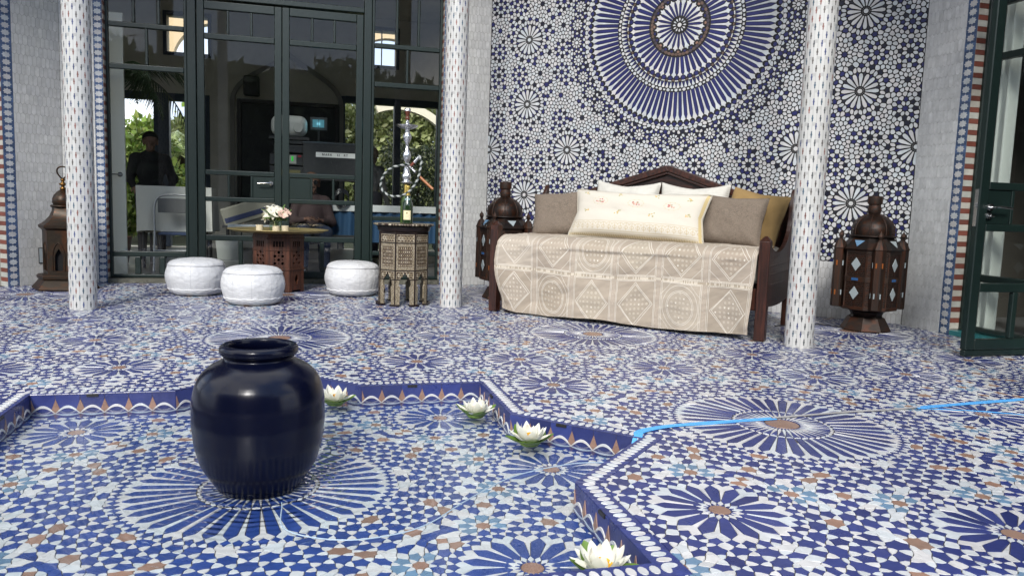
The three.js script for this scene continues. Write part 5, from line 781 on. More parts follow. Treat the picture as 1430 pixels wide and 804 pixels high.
// ---------------------------------------------------------------- water lilies
function waterLily(label, x, z, s, turn, seed) {
  const t = thing('water_lily', label, 'water lily', [x, -0.0775, z], turn, 'white water lilies floating in the pool'), R = mulberry(seed);
  const petal = (len, wid, lift, base, curl) => { const g = new THREE.PlaneGeometry(1, 1, 6, 10), p = g.attributes.position; for (let i = 0; i < p.count; i++) { const u = p.getX(i) * 2, v = p.getY(i) + 0.5, w = wid * Math.pow(Math.sin(Math.PI * Math.min(1, 0.10 + v * 0.90)), 0.8) * (1 - 0.25 * v), an = lift * (0.35 + 0.65 * v) , r = base + len * v * Math.cos(an) , y = len * (v * Math.sin(an)) + curl * v * v * len; p.setXYZ(i, u * w, y + 0.35 * w * u * u, r); } g.computeVertexNormals(); return g; };
  const wm = new THREE.MeshPhysicalMaterial({ color: C(0.70, 0.69, 0.60), roughness: 0.55, transmission: 0.12, thickness: 0, side: THREE.DoubleSide }), gm = std([0.11, 0.19, 0.03], 0.45, { side: THREE.DoubleSide });
  for (const [n, len, wid, lift, base, y, ph] of [[8, 0.074, 0.019, 0.50, 0.010, 0.012, 0], [8, 0.072, 0.018, 0.88, 0.008, 0.015, 0.45], [6, 0.062, 0.015, 1.16, 0.006, 0.016, 0.2]]) for (let k = 0; k < n; k++) { const g = petal(len * (0.9 + 0.2 * R()), wid * (0.9 + 0.25 * R()), lift + (R() - 0.5) * 0.22, base, 0.08 - 0.2 * R()); g.rotateY((k + ph + (R() - 0.5) * 0.3) / n * Math.PI * 2); g.translate(0, y, 0); g.scale(s, s, s); mesh('petal', g, wm, t); }
  for (let k = 0; k < 5; k++) { const g = petal(0.088, 0.034, 0.22 + 0.30 * R(), 0.006, 0.12); g.rotateY((k + 0.3 + (R() - 0.5) * 0.3) / 5 * Math.PI * 2); g.translate(0, 0.003, 0); g.scale(s, s, s); mesh('sepal', g, gm, t); }
  const cup = lathe([[0, 0], [0.03, 0.001], [0.040, 0.012], [0.030, 0.020], [0, 0.018]], 20); cup.scale(s, s, s); mesh('calyx', cup, gm, t);
  const st2 = []; for (let k = 0; k < 26; k++) { const a = k * 2.4, r = 0.003 + 0.013 * (k / 26); st2.push(bar([r * 0.6 * Math.cos(a), 0.015, r * 0.6 * Math.sin(a)], [r * 1.6 * Math.cos(a), 0.046 - 0.01 * (k / 26), r * 1.6 * Math.sin(a)], 0.0022, 5)); } const sg = merge(st2); sg.scale(s, s, s); mesh('stamens', sg, std([0.72, 0.40, 0.03], 0.7), t);
}
waterLily('white water lily beside the right flank of the blue jar, farthest back', -0.865, -3.80, 1.2, 0.3, 1);
waterLily('white water lily near the inner corner of the pool, second from the jar', -0.155, -3.66, 1.2, 1.4, 2);
waterLily('white water lily beside the tapering edge, between the corner lily and the blue tape', 0.097, -3.25, 1.22, 2.2, 3);
waterLily('white water lily nearest the viewer, at the lower pool edge', 0.277, -2.08, 1.18, 0.9, 4);

// ---------------------------------------------------------------- tape, hose and cable on the floor
function ribbon(pts, w, y, th = 0.0012, tw = 0) { // flat strip along points on the floor
  const cv = new THREE.CatmullRomCurve3(pts.map(p => V(p[0], p[2] ?? y, p[1]))), n = 60, P = [], I = [], U = []; for (let i = 0; i <= n; i++) { const u = i / n, p = cv.getPoint(u), t = cv.getTangent(u), s = V(-t.z, 0, t.x).normalize(), k = w * (0.85 + 0.3 * vnoise(u * 9, tw, 2)); for (const [a, h] of [[-1, 0], [-1, th], [1, th + 0.004 * vnoise(u * 14, 3, tw) * (tw ? 1 : 0)], [1, 0]]) { const v = p.clone().addScaledVector(s, a * k / 2); P.push(v.x, v.y + h, v.z); U.push(u * 10, a); } if (i) for (let a = 0; a < 4; a++) { const b = (a + 1) % 4, o = (i - 1) * 4, q = i * 4; I.push(o + a, q + a, q + b, o + a, q + b, o + b); } }
  const g = new THREE.BufferGeometry(); g.setAttribute('position', new THREE.Float32BufferAttribute(P, 3)); g.setAttribute('uv', new THREE.Float32BufferAttribute(U, 2)); g.setIndex(I); const o = g.toNonIndexed(); o.computeVertexNormals(); return o;
}
const tapeM = std([0.085, 0.36, 0.74], 0.55, { side: THREE.DoubleSide, bumpMap: rep(waveBump, 2), bumpScale: 0.003 });
tag(mesh('blue_tape', merge([ribbon([[0.535, -3.13, -0.03], [0.548, -3.17, 0.0], [0.56, -3.216, 0.004], [0.676, -3.314, 0.003], [0.94, -3.42, 0.002], [1.235, -3.52, 0.002]], 0.040, 0.002, 0.0012, 4)]), tapeM), 'blue tape strip from the pool tip to the middle of the near sunburst', 'tape');
tag(mesh('blue_tape', merge([ribbon([[2.03, -3.805], [2.4, -3.945], [2.78, -4.085], [3.3, -4.28]], 0.040, 0.003, 0.0012, 4)]), tapeM), 'blue tape strip running off the right edge of the view, upper one', 'tape');
tag(mesh('blue_tape', merge([ribbon([[2.04, -3.80], [2.3, -3.79], [2.56, -3.74], [2.9, -3.66]], 0.012, 0.002, 0.001, 2)]), tapeM), 'thin blue tape strip at the right edge, lower one', 'tape');
tag(mesh('flat_cable', tube([[1.22, 0.006, -3.515], [1.45, 0.006, -3.60], [1.66, 0.006, -3.68], [1.85, 0.006, -3.735], [2.06, 0.006, -3.815]], 0.005, 40, 8), std([0.30, 0.29, 0.28], 0.5)), 'thin grey cable across the floor between the two blue tapes', 'cable');
tag(mesh('clear_hose', tube([[-0.75, -0.074, -2.52], [-0.67, -0.073, -2.303], [-0.481, -0.073, -2.246], [-0.318, -0.073, -2.31], [-0.238, -0.073, -2.392], [-0.136, -0.073, -2.587], [0.037, -0.073, -2.852], [0.266, -0.073, -3.013], [0.43, -0.073, -3.06], [0.53, -0.05, -3.10], [0.54, 0.006, -3.13]], 0.0022, 140, 8), std([0.30, 0.38, 0.45], 0.25)), 'thin pale hose lying on the water from the jar to the pool tip', 'hose');

// ---------------------------------------------------------------- white leather poufs
function pouf(label, x, z, r, h, turn, seed) {
  const t = thing('leather_pouf', label, 'pouf', [x, 0.004, z], turn, 'white leather poufs round the brass tray table');
  const prof = []; const add = (a, b) => prof.push(new THREE.Vector2(a * r, b * h)); add(0, 0.0); add(0.62, 0.0);
  for (let k = 0; k <= 10; k++) { const u = k / 10; add(0.62 + 0.30 * Math.cos(-Math.PI / 2 + u * Math.PI / 2), 0.20 + 0.20 * Math.sin(-Math.PI / 2 + u * Math.PI / 2));  }
  for (let k = 1; k <= 10; k++) { const u = k / 10; add(0.92 + 0.08 * Math.sin(Math.PI * u), 0.20 + 0.58 * u); } for (let k = 1; k <= 12; k++) { const u = k / 12; add(0.92 * Math.cos(u * Math.PI / 2), 0.78 + 0.22 * Math.sin(u * Math.PI / 2) * (0.9 + 0.1 * Math.cos(u * 3))); }
  const g = new THREE.LatheGeometry(prof, 120), p = g.attributes.position, deform = (x, y, z) => { const a = Math.atan2(z, x), rr = Math.hypot(x, z) / r, side = Math.max(0, 1 - Math.abs(y / h - 0.5) * 1.9), seam = Math.pow(Math.abs(Math.cos(a * 5)), 26), k = 1 - 0.007 * seam * (0.4 + side) + 0.034 * (fbm(Math.cos(a) * 2.2 + seed, y * 7, Math.sin(a) * 2.2, 3) - 0.45) * (0.3 + side), sag = 0.03 * h * (vnoise(x * 7 + seed, 2, z * 7) - 0.5) * (y > h * 0.6 ? 1 : 0), cr = y < h * 0.6 && y > 0.02 ? 0.006 * (vnoise(a * 9, y * 60, seed) - 0.5) : 0; return [x * (k + cr), y + sag * (1 - 0.2 * rr), z * (k + cr)]; };
  for (let i = 0; i < p.count; i++) p.setXYZ(i, ...deform(p.getX(i), p.getY(i), p.getZ(i))); g.computeVertexNormals();
  mesh('cover', g, std([0.74, 0.74, 0.745], 0.5, { bumpMap: rep(waveBump, 5, 3), bumpScale: 0.011, map: rep(plasterMap, 3, 1) }), t);
  const sm = std([0.46, 0.46, 0.47], 0.7), ringAt = (rr, y, th, m, nm, wob = 0) => { const pts = Array.from({ length: 72 }, (_, k) => { const a = k / 72 * Math.PI * 2, q = deform(rr * r * Math.cos(a), y * h, rr * r * Math.sin(a)); return V(q[0], q[1] + wob * Math.sin(a * 17 + seed), q[2]); }); mesh(nm, new THREE.TubeGeometry(new THREE.CatmullRomCurve3(pts, true), 144, th, 6, true), m, t); };
  ringAt(0.928, 0.785, 0.0032, sm, 'top_seam'); ringAt(0.915, 0.165, 0.0045, std([0.7, 0.7, 0.7], 0.6), 'bottom_piping', 0.0035);
  for (let k = 0; k < 10; k++) { const a = (k + 0.5) / 10 * Math.PI * 2, pts = []; for (let u = 0; u <= 12; u++) { const y = 0.18 + 0.60 * u / 12, rr = 0.92 + 0.08 * Math.sin(Math.PI * Math.max(0, (y - 0.2) / 0.58)), q = deform(rr * r * Math.cos(a), y * h, rr * r * Math.sin(a)); pts.push(V(...q)); } mesh('side_seam', new THREE.TubeGeometry(new THREE.CatmullRomCurve3(pts), 24, 0.0014, 5), sm, t);
    const tp = []; for (let u = 0; u <= 8; u++) { const b = (0.08 + 0.84 * u / 8) * Math.PI / 2, rr = 0.92 * Math.cos(b), y = 0.78 + 0.22 * Math.sin(b) * (0.9 + 0.1 * Math.cos(b * 1.91)), q = deform(rr * r * Math.cos(a), y * h, rr * r * Math.sin(a)); tp.push(V(q[0], q[1] - 0.0005, q[2])); } mesh('top_seam_line', new THREE.TubeGeometry(new THREE.CatmullRomCurve3(tp), 16, 0.0016, 5), sm, t); }
}
pouf('white leather pouf at the left, behind its neighbour, before the glazed doors', -2.987, -7.313, 0.272, 0.355, 0.2, 11);
pouf('white leather pouf nearest the viewer, in front of the brass tray table', -2.277, -6.80, 0.270, 0.350, 0.9, 23);
pouf('white leather pouf between the tray table and the inlaid hookah table', -1.578, -7.66, 0.272, 0.350, 1.7, 37);

// ---------------------------------------------------------------- brass tray on a carved octagonal stand
{
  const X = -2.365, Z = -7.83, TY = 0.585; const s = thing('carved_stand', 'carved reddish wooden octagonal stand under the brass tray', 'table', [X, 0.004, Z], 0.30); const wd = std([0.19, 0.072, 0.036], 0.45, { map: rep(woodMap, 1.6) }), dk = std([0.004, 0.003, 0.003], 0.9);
  const n = 8, ap = 0.242, sd = 2 * ap * Math.tan(Math.PI / 8), hh = TY - 0.02;
  for (let k = 0; k < n; k++) {
    const a = k / n * Math.PI * 2, F = new Frame([ap * Math.cos(a), 0, ap * Math.sin(a)], [Math.sin(a), 0, -Math.cos(a)], [0, 1, 0]), w = sd / 2 - 0.001, sh = new THREE.Shape([[-w, 0], [-w * 0.62, 0], [-w * 0.62, 0.02], [w * 0.62, 0.02], [w * 0.62, 0], [w, 0], [w, hh], [-w, hh]].map(p => new THREE.Vector2(...p)));
    const rect = (x0, x1, y0, y1) => sh.holes.push(new THREE.Path([[x0, y0], [x1, y0], [x1, y1], [x0, y1]].map(p => new THREE.Vector2(...p))));
    for (let q = 0; q < 4; q++) rect(-0.052 + q * 0.0275, -0.052 + q * 0.0275 + 0.017, 0.445, 0.505);
    for (let i = 0; i < 3; i++) for (let j = 0; j < 4; j++) { const cx = -0.036 + i * 0.036, cy = 0.285 + j * 0.036; if ((i + j) % 2 === 0) { const p = new THREE.Path(); p.absellipse(cx, cy, 0.0145, 0.0155, 0, Math.PI * 2); sh.holes.push(p); } else { const p = new THREE.Path([[cx - 0.009, cy], [cx, cy - 0.009], [cx + 0.009, cy], [cx, cy + 0.009]].map(v => new THREE.Vector2(...v))); sh.holes.push(p); } }
    { const p = new THREE.Path(); p.moveTo(-0.012, 0.075); p.lineTo(0.012, 0.075); p.lineTo(0.010, 0.10); p.bezierCurveTo(0.034, 0.11, 0.026, 0.15, 0, 0.175); p.bezierCurveTo(-0.026, 0.15, -0.034, 0.11, -0.010, 0.10); sh.holes.push(p); }
    const g = new THREE.ExtrudeGeometry(sh, { depth: 0.018, bevelEnabled: true, bevelSize: 0.0015, bevelThickness: 0.0015, bevelSegments: 1, curveSegments: 8 }); g.translate(0, 0, -0.018); g.applyMatrix4(F.matrix()); mesh('side_panel', clean(g), wd, s);
    for (const [y, hgt, d] of [[0.225, 0.014, 0.007], [0.53, 0.016, 0.007], [0.415, 0.010, 0.005]]) { const q = boxUV(sd * 0.98, hgt, 0.012, 0, y, d - 0.003, 0.002); q.applyMatrix4(F.matrix()); mesh('moulding', q, wd, s); }
  }
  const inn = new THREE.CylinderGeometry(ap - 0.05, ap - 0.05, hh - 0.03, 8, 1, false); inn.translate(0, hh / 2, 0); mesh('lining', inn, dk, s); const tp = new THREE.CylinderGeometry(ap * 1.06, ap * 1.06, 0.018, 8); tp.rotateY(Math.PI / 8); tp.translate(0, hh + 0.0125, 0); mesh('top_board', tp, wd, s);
  const tr = thing('brass_tray', 'wide round engraved brass tray on the carved stand, holding flowers and candles', 'tray', [X, TY + 0.007, Z]); const eng = dataTex(512, (u, v) => { const x = u - 0.5, y = v - 0.5, r = Math.hypot(x, y) * 2, a = Math.atan2(y, x), k = 0.5 + 0.2 * Math.sin(r * 90) * (Math.sin(a * 24 + r * 20) > 0 ? 1 : 0.2) + 0.3 * Math.sin(a * 16) * Math.sin(r * 40); return k; }, false, false);
  const tg = lathe([[0, 0], [0.40, 0.002], [0.435, 0.010], [0.455, 0.024], [0.487, 0.027], [0.492, 0.023], [0.486, 0.019], [0.46, 0.016], [0.44, 0.002], [0.40, -0.004], [0, -0.006]].reverse(), 96), tp2 = tg.attributes.position, tu = tg.attributes.uv; for (let i = 0; i < tu.count; i++) tu.setXY(i, tp2.getX(i) + 0.5, tp2.getZ(i) + 0.5); mesh('dish', tg, std([0.50, 0.40, 0.17], 0.42, { metalness: 0.7, map: rep(plasterMap, 2), bumpMap: eng, bumpScale: 0.0025 }), tr);
  const candle = (label, x, z, h) => { const t = thing('pillar_candle', label, 'candle', [X + x, TY + 0.0105, Z + z], 0, 'cream candles on the brass tray'); mesh('wax', lathe([[0, 0], [0.033, 0], [0.035, 0.004], [0.035, h - 0.004], [0.032, h], [0.027, h - 0.006], [0, h - 0.010]], 28), new THREE.MeshPhysicalMaterial({ color: C(0.60, 0.52, 0.36), roughness: 0.5, transmission: 0.15, thickness: 0 }), t); mesh('wick', bar([0, h - 0.012, 0], [0.002, h + 0.008, 0], 0.0014, 6), M.black, t); };
  candle('short cream candle left of the flowers on the brass tray', -0.165, 0.08, 0.062); candle('short cream candle in front of the flowers, nearest the tray edge', 0.058, 0.27, 0.062); candle('short cream candle right of the flowers on the brass tray', 0.105, 0.13, 0.062);
  const fv = thing('flower_vase', 'small glass vase of white lilies and one blush rose on the brass tray', 'vase of flowers', [X - 0.02, TY + 0.0105, Z + 0.03]); mesh('glass', lathe([[0, 0], [0.052, 0], [0.060, 0.008], [0.066, 0.11], [0.063, 0.11], [0.056, 0.012], [0, 0.010]], 36), new THREE.MeshPhysicalMaterial({ color: C(0.9, 0.97, 0.92), transmission: 1, thickness: 0, roughness: 0.02, ior: 1.5 }), fv);
  const R = mulberry(71), stems = [], leaves = []; const leafG = (len, w) => { const g = new THREE.PlaneGeometry(1, 1, 2, 6), p = g.attributes.position; for (let i = 0; i < p.count; i++) { const u = p.getX(i) * 2, v = p.getY(i) + 0.5; p.setXYZ(i, u * w * Math.sin(Math.PI * (0.06 + 0.92 * v)), v * len, Math.abs(u) * 0.012 + 0.03 * v * v); } g.computeVertexNormals(); return g; };
  for (let k = 0; k < 20; k++) { const a = R() * 6.28, r = 0.05 + 0.06 * R(); stems.push(tube([[0.03 * Math.cos(a + 2), 0.012, 0.03 * Math.sin(a + 2)], [0.02 * Math.cos(a), 0.09, 0.02 * Math.sin(a)], [r * Math.cos(a), 0.18, r * Math.sin(a)]], 0.0028, 10, 5)); }
  mesh('stems', merge(stems), std([0.06, 0.11, 0.03], 0.6), fv, 'stuff');
  for (let k = 0; k < 26; k++) { const g = leafG(0.075 + 0.05 * R(), 0.013 + 0.008 * R()); g.rotateX(0.3 + R() * 1.1); g.rotateY(R() * 6.28); const a = R() * 6.28, r = 0.03 + 0.05 * R(); g.translate(r * Math.cos(a), 0.10 + 0.08 * R(), r * Math.sin(a)); leaves.push(g); } mesh('leaves', merge(leaves), std([0.075, 0.13, 0.03], 0.55, { side: THREE.DoubleSide }), fv, 'stuff');
  const wm = new THREE.MeshPhysicalMaterial({ color: C(0.70, 0.68, 0.56), roughness: 0.6, side: THREE.DoubleSide, transmission: 0.1, thickness: 0 }), pm = std([0.66, 0.46, 0.36], 0.6, { side: THREE.DoubleSide });
  const bloom = (x, y, z, s, m, n, tiltA, tilt) => { const list = []; for (let L = 0; L < (n > 8 ? 3 : 1); L++) for (let k = 0; k < 6; k++) { const g = leafG(0.052 * s * (1 - 0.2 * L), 0.0165 * s * (n > 8 ? 1.3 : 1)); g.rotateX((n > 8 ? 0.35 + 0.1 * L : 0.95 + 0.2 * R()) - 0.30 * L); g.rotateY((k + 0.5 * L) * Math.PI / 3); list.push(g); } const g = merge(list); g.rotateX(tilt); g.rotateY(tiltA); g.translate(x, y, z); mesh('blossom', g, m, fv); };
  for (const [x, y, z, s, a, tl] of [[-0.085, 0.205, 0.03, 1.1, 3.5, 0.9], [-0.03, 0.245, 0.02, 1.2, 0.4, 0.5], [0.03, 0.225, 0.06, 1.15, 0.2, 0.9], [-0.05, 0.18, 0.085, 1.15, 0.1, 1.1], [0.015, 0.26, -0.03, 1.0, 2.0, 0.3], [-0.10, 0.15, 0.05, 1.0, 4.0, 1.2], [0.09, 0.22, -0.01, 0.9, 1.6, 0.7], [0.0, 0.185, 0.09, 1.1, 0.0, 1.15], [-0.075, 0.24, -0.04, 1.0, 3.0, 0.6], [0.05, 0.25, 0.0, 0.9, 1.2, 0.5]]) bloom(x * 0.9, y * 0.95, z * 0.9, s * 0.88, wm, 6, a, tl);
  bloom(0.085, 0.155, 0.07, 1.15, pm, 9, 0.6, 0.9); bloom(0.11, 0.185, 0.02, 0.8, pm, 9, 1.3, 0.8);
}

// ---------------------------------------------------------------- inlaid octagonal table with hookah
const inlay = (() => {
  const cv = document.createElement('canvas'); cv.width = 512; cv.height = 1024; const c = cv.getContext('2d'); c.fillStyle = '#1c100b'; c.fillRect(0, 0, 512, 1024); const ivory = ['#aa9d84', '#978a71', '#b8ae98', '#837860'], pick = () => ivory[Math.floor(rnd() * 4)], poly = (pts, col) => { c.fillStyle = col; c.beginPath(); pts.forEach((p, i) => i ? c.lineTo(...p) : c.moveTo(...p)); c.closePath(); c.fill(); };
  const star = (x, y, r, n, k, col) => poly(Array.from({ length: 2 * n }, (_, i) => { const q = i % 2 ? r * k : r, a = i * Math.PI / n; return [x + q * Math.cos(a), y + q * Math.sin(a)]; }), col);
  const checks = (x0, y0, x1, y1, s) => { for (let y = y0; y < y1 - 1; y += s) for (let x = x0; x < x1 - 1; x += s) { poly([[x + 1.5, y + 1.5], [x + s - 1.5, y + 1.5], [x + s - 1.5, y + s - 1.5], [x + 1.5, y + s - 1.5]], pick()); } };
  const frieze = (y0, y1) => { const m = (y0 + y1) / 2, h = (y1 - y0) / 2; checks(20, y0, 492, y1, 14); c.fillStyle = '#2a160d'; c.fillRect(44, y0 + 12, 424, y1 - y0 - 24); for (let x = 90; x < 460; x += 83) { star(x, m, h * 0.62, 8, 0.55, pick()); star(x, m, h * 0.24, 8, 0.6, '#2a160d'); for (const s of [-1, 1]) poly([[x + 41, m + s * 3], [x + 62, m + s * h * 0.6], [x + 20, m + s * h * 0.6]], pick()); } };
  frieze(30, 140); // top band (v from the top)
  checks(20, 160, 492, 520, 14); c.fillStyle = '#2a160d'; c.fillRect(76, 200, 360, 280); for (let j = 0; j < 6; j++) for (let i = 0; i < 7; i++) { const x = 102 + i * 51, y = 224 + j * 47; star(x, y, 21, 6, 0.52, pick()); star(x, y, 6, 6, 0.6, '#2a160d'); star(x + 25, y + 23, 9, 4, 0.5, pick()); }
  frieze(540, 650); checks(8, 668, 504, 1024, 14);
  const t = new THREE.CanvasTexture(cv); t.colorSpace = THREE.SRGBColorSpace; t.wrapS = t.wrapT = THREE.RepeatWrapping; return t;
})();
{
  const X = -1.005, Z = -7.118, H = 0.737, t = thing('inlaid_table', 'octagonal table inlaid with mother of pearl, on arched legs, under the hookah', 'table', [X, 0.004, Z], 0.22), ap = 0.213, sd = 2 * ap * Math.tan(Math.PI / 8), hh = 0.66, dkw = std([0.035, 0.014, 0.010], 0.4, { map: rep(woodMap, 2) }), im = std([1, 1, 1], 0.35, { map: inlay });
  for (let k = 0; k < 8; k++) {
    const a = k / 8 * Math.PI * 2, F = new Frame([ap * Math.cos(a), 0, ap * Math.sin(a)], [Math.sin(a), 0, -Math.cos(a)], [0, 1, 0]), w = sd / 2 - 0.0015, sh = new THREE.Shape(); sh.moveTo(-w, 0.012); sh.lineTo(-w * 0.52, 0.012); sh.lineTo(-w * 0.46, 0.17); sh.lineTo(-w * 0.60, 0.182); sh.lineTo(-w * 0.60, 0.208); sh.bezierCurveTo(-w * 0.56, 0.252, -w * 0.2, 0.258, 0, 0.298); sh.bezierCurveTo(w * 0.2, 0.258, w * 0.56, 0.252, w * 0.60, 0.208); sh.lineTo(w * 0.60, 0.182); sh.lineTo(w * 0.46, 0.17); sh.lineTo(w * 0.52, 0.012); sh.lineTo(w, 0.012); sh.lineTo(w, hh); sh.lineTo(-w, hh); sh.lineTo(-w, 0.012);
    const g = clean(new THREE.ExtrudeGeometry(sh, { depth: 0.015, bevelEnabled: false, curveSegments: 8 })); g.translate(0, 0, -0.015); const p = g.attributes.position, u = g.attributes.uv; for (let i = 0; i < p.count; i++) u.setXY(i, (p.getX(i) + w) / (2 * w), p.getY(i) / hh); g.applyMatrix4(F.matrix()); mesh('side_panel', g, im, t);
    const ea = a + Math.PI / 8, er = ap / Math.cos(Math.PI / 8); const e = boxUV(0.010, hh - 0.012, 0.010, 0, (hh + 0.012) / 2, 0, 0.002); e.rotateY(-ea); e.translate(er * Math.cos(ea) * 0.995, 0, er * Math.sin(ea) * 0.995); mesh('edge_strip', e, dkw, t); const f = boxUV(0.055, 0.014, 0.09, 0, 0.007, 0, 0.004); f.rotateY(-ea); f.translate(er * Math.cos(ea) * 0.96, 0, er * Math.sin(ea) * 0.96); mesh('foot', f, dkw, t);
  }
  mesh('apron', lathe([[0, 0.655], [0.215, 0.655], [0.235, 0.672], [0.240, 0.70], [0.255, 0.715], [0, 0.715]], 40), dkw, t);
  const tg = lathe([[0, 0.716], [0.268, 0.716], [0.275, 0.722], [0.274, 0.730], [0.268, 0.733], [0, 0.733]], 64), p = tg.attributes.position, u = tg.attributes.uv; for (let i = 0; i < u.count; i++) u.setXY(i, p.getX(i) * 2.2 + 0.5, 0.15 + 0.25 * (p.getZ(i) * 2.2 + 0.5)); mesh('table_top', tg, im, t);
  // the hookah, mounted on a green bottle
  const hk = thing('hookah', 'tall silver hookah with a green and white striped hose, standing on the inlaid table', 'hookah', [X + 0.012, H + 0.002, Z - 0.02]); const bg = new THREE.MeshPhysicalMaterial({ color: C(0.012, 0.028, 0.010), roughness: 0.06, clearcoat: 1, clearcoatRoughness: 0.03 });
  const gold = std([0.42, 0.31, 0.08], 0.4, { metalness: 0.7 });
  mesh('base_bottle', lathe([[0, 0], [0.046, 0], [0.050, 0.006], [0.050, 0.16], [0.047, 0.19], [0.034, 0.235], [0.022, 0.275], [0.017, 0.31], [0.016, 0.385], [0, 0.385]], 40), std([0.05, 0.09, 0.02], 0.12, {}), hk); mesh('gold_foil', lathe([[0.0235, 0.275], [0.0190, 0.31], [0.0180, 0.388], [0, 0.388]], 32), gold, hk);
  const prof = [[0.030, 0.375], [0.036, 0.385], [0.036, 0.395], [0.024, 0.402], [0.030, 0.42], [0.031, 0.45], [0.020, 0.50], [0.016, 0.53], [0.021, 0.54], [0.021, 0.552], [0.013, 0.565], [0.024, 0.60], [0.029, 0.63], [0.026, 0.66], [0.016, 0.69], [0.010, 0.72], [0.012, 0.745], [0.025, 0.785], [0.030, 0.81], [0.026, 0.835], [0.017, 0.86], [0.016, 0.875], [0.027, 0.905], [0.027, 0.92], [0.014, 0.935], [0.014, 0.95], [0, 0.95]];
  mesh('stem', lathe(new THREE.SplineCurve(prof.map(p => new THREE.Vector2(...p))).getPoints(160).map(v => [Math.max(0, v.x) * 1.3, v.y]), 40), M.chrome, hk); mesh('plate', lathe([[0.012, 0.868], [0.055, 0.872], [0.088, 0.888], [0.098, 0.905], [0.094, 0.907], [0.084, 0.894], [0.05, 0.880], [0.012, 0.878]].map(q => [q[0], q[1] + 0.015]), 48), M.chrome, hk);
  mesh('bowl_stem', lathe([[0, 0.945], [0.013, 0.945], [0.014, 0.975], [0, 0.975]], 24), M.chrome, hk); mesh('bowl', lathe([[0.012, 0.965], [0.020, 0.972], [0.021, 0.99], [0.013, 1.005], [0.020, 1.022], [0.028, 1.05], [0.027, 1.066], [0.022, 1.066], [0.014, 1.03], [0, 1.03]], 28), std([0.10, 0.03, 0.015], 0.25), hk); mesh('bowl_cap', lathe([[0.0285, 1.048], [0.029, 1.062], [0.026, 1.076], [0.018, 1.078], [0.018, 1.066], [0.024, 1.05]], 28), M.chrome, hk);
  const st2 = dataTex(64, (u, v) => { const q = (u + v) % 1; return q < 0.5 ? [0.86, 0.88, 0.86] : [0.05, 0.17, 0.13]; }); hk.scale.y = 0.957; const q0 = hk.position, rel = a => a.map(p => [p[0] - q0.x, (p[1] - q0.y) / 0.957, p[2] - q0.z]);
  const hp = rel([[-0.935, 1.262, -7.12], [-0.975, 1.268, -7.075], [-1.03, 1.255, -7.04], [-1.095, 1.238, -7.03], [-1.16, 1.192, -7.03], [-1.202, 1.114, -7.03], [-1.198, 1.04, -7.03], [-1.128, 0.985, -7.02], [-1.02, 0.985, -7.01], [-0.94, 1.035, -7.01], [-0.88, 1.126, -7.02], [-0.856, 1.223, -7.03], [-0.850, 1.305, -7.045], [-0.872, 1.343, -7.05], [-0.898, 1.318, -7.055]]);
  mesh('hose', tube(hp, 0.0115, 220, 12), std([0.42, 0.42, 0.42], 0.5, { map: (() => { const c = st2.clone(); c.repeat.set(20, 1); c.needsUpdate = true; return c; })() }), hk);
  const lp = rel([[-0.872, 1.335, -7.05], [-0.945, 1.255, -7.06], [-0.915, 1.285, -7.055], [-0.86, 1.16, -7.04], [-0.735, 1.052, -7.0], [-0.955, 1.25, -7.09], [-0.90, 1.20, -7.05]]);
  mesh('hose_grip', merge([bar(lp[2], lp[1], 0.014)]), std([0.16, 0.045, 0.025], 0.35), hk); mesh('hose_collar', bar(lp[0], lp[2], 0.015), M.chrome, hk); mesh('port', bar(lp[5], lp[6], 0.013), M.chrome, hk); mesh('mouthpiece', merge([bar(lp[3], lp[4], 0.013)]), std([0.30, 0.11, 0.035], 0.4), hk);
  // bottle beside it
  const b = thing('champagne_bottle', 'dark green bottle with a cream label and gold foil, beside the hookah stem', 'bottle', [X + 0.045, H + 0.002, Z + 0.10]); mesh('glass', lathe([[0, 0], [0.043, 0], [0.047, 0.006], [0.047, 0.15], [0.044, 0.175], [0.031, 0.215], [0.019, 0.255], [0.0155, 0.29], [0.0155, 0.325], [0, 0.325]], 40), bg, b); mesh('gold_foil', lathe([[0.0212, 0.25], [0.0168, 0.29], [0.0168, 0.318], [0.0185, 0.32], [0.0185, 0.334], [0.012, 0.338], [0, 0.338]], 32), gold, b);
  const lab = (r, y0, y1, a0, a1, n = 20) => { const g = new THREE.CylinderGeometry(r, r, y1 - y0, n, 1, true, a0, a1 - a0); g.translate(0, (y0 + y1) / 2, 0); return g; };
  const lc = document.createElement('canvas'); lc.width = 128; lc.height = 128; { const c = lc.getContext('2d'); c.fillStyle = '#ddd3ae'; c.fillRect(0, 0, 128, 128); c.strokeStyle = '#9a8146'; c.lineWidth = 3; c.strokeRect(8, 8, 112, 112); c.fillStyle = '#8d7a4a'; c.beginPath(); c.arc(64, 36, 13, 0, 7); c.fill(); for (const y of [66, 80, 94]) c.fillRect(34, y, 60, 3); } const lt = new THREE.CanvasTexture(lc); lt.colorSpace = THREE.SRGBColorSpace; mesh('paper_label', lab(0.0477, 0.035, 0.118, -0.75, 0.75), std([1, 1, 1], 0.6, { map: lt }), b); mesh('neck_label', lab(0.0325, 0.206, 0.226, -0.8, 0.8), std([0.25, 0.36, 0.36], 0.5), b);
}

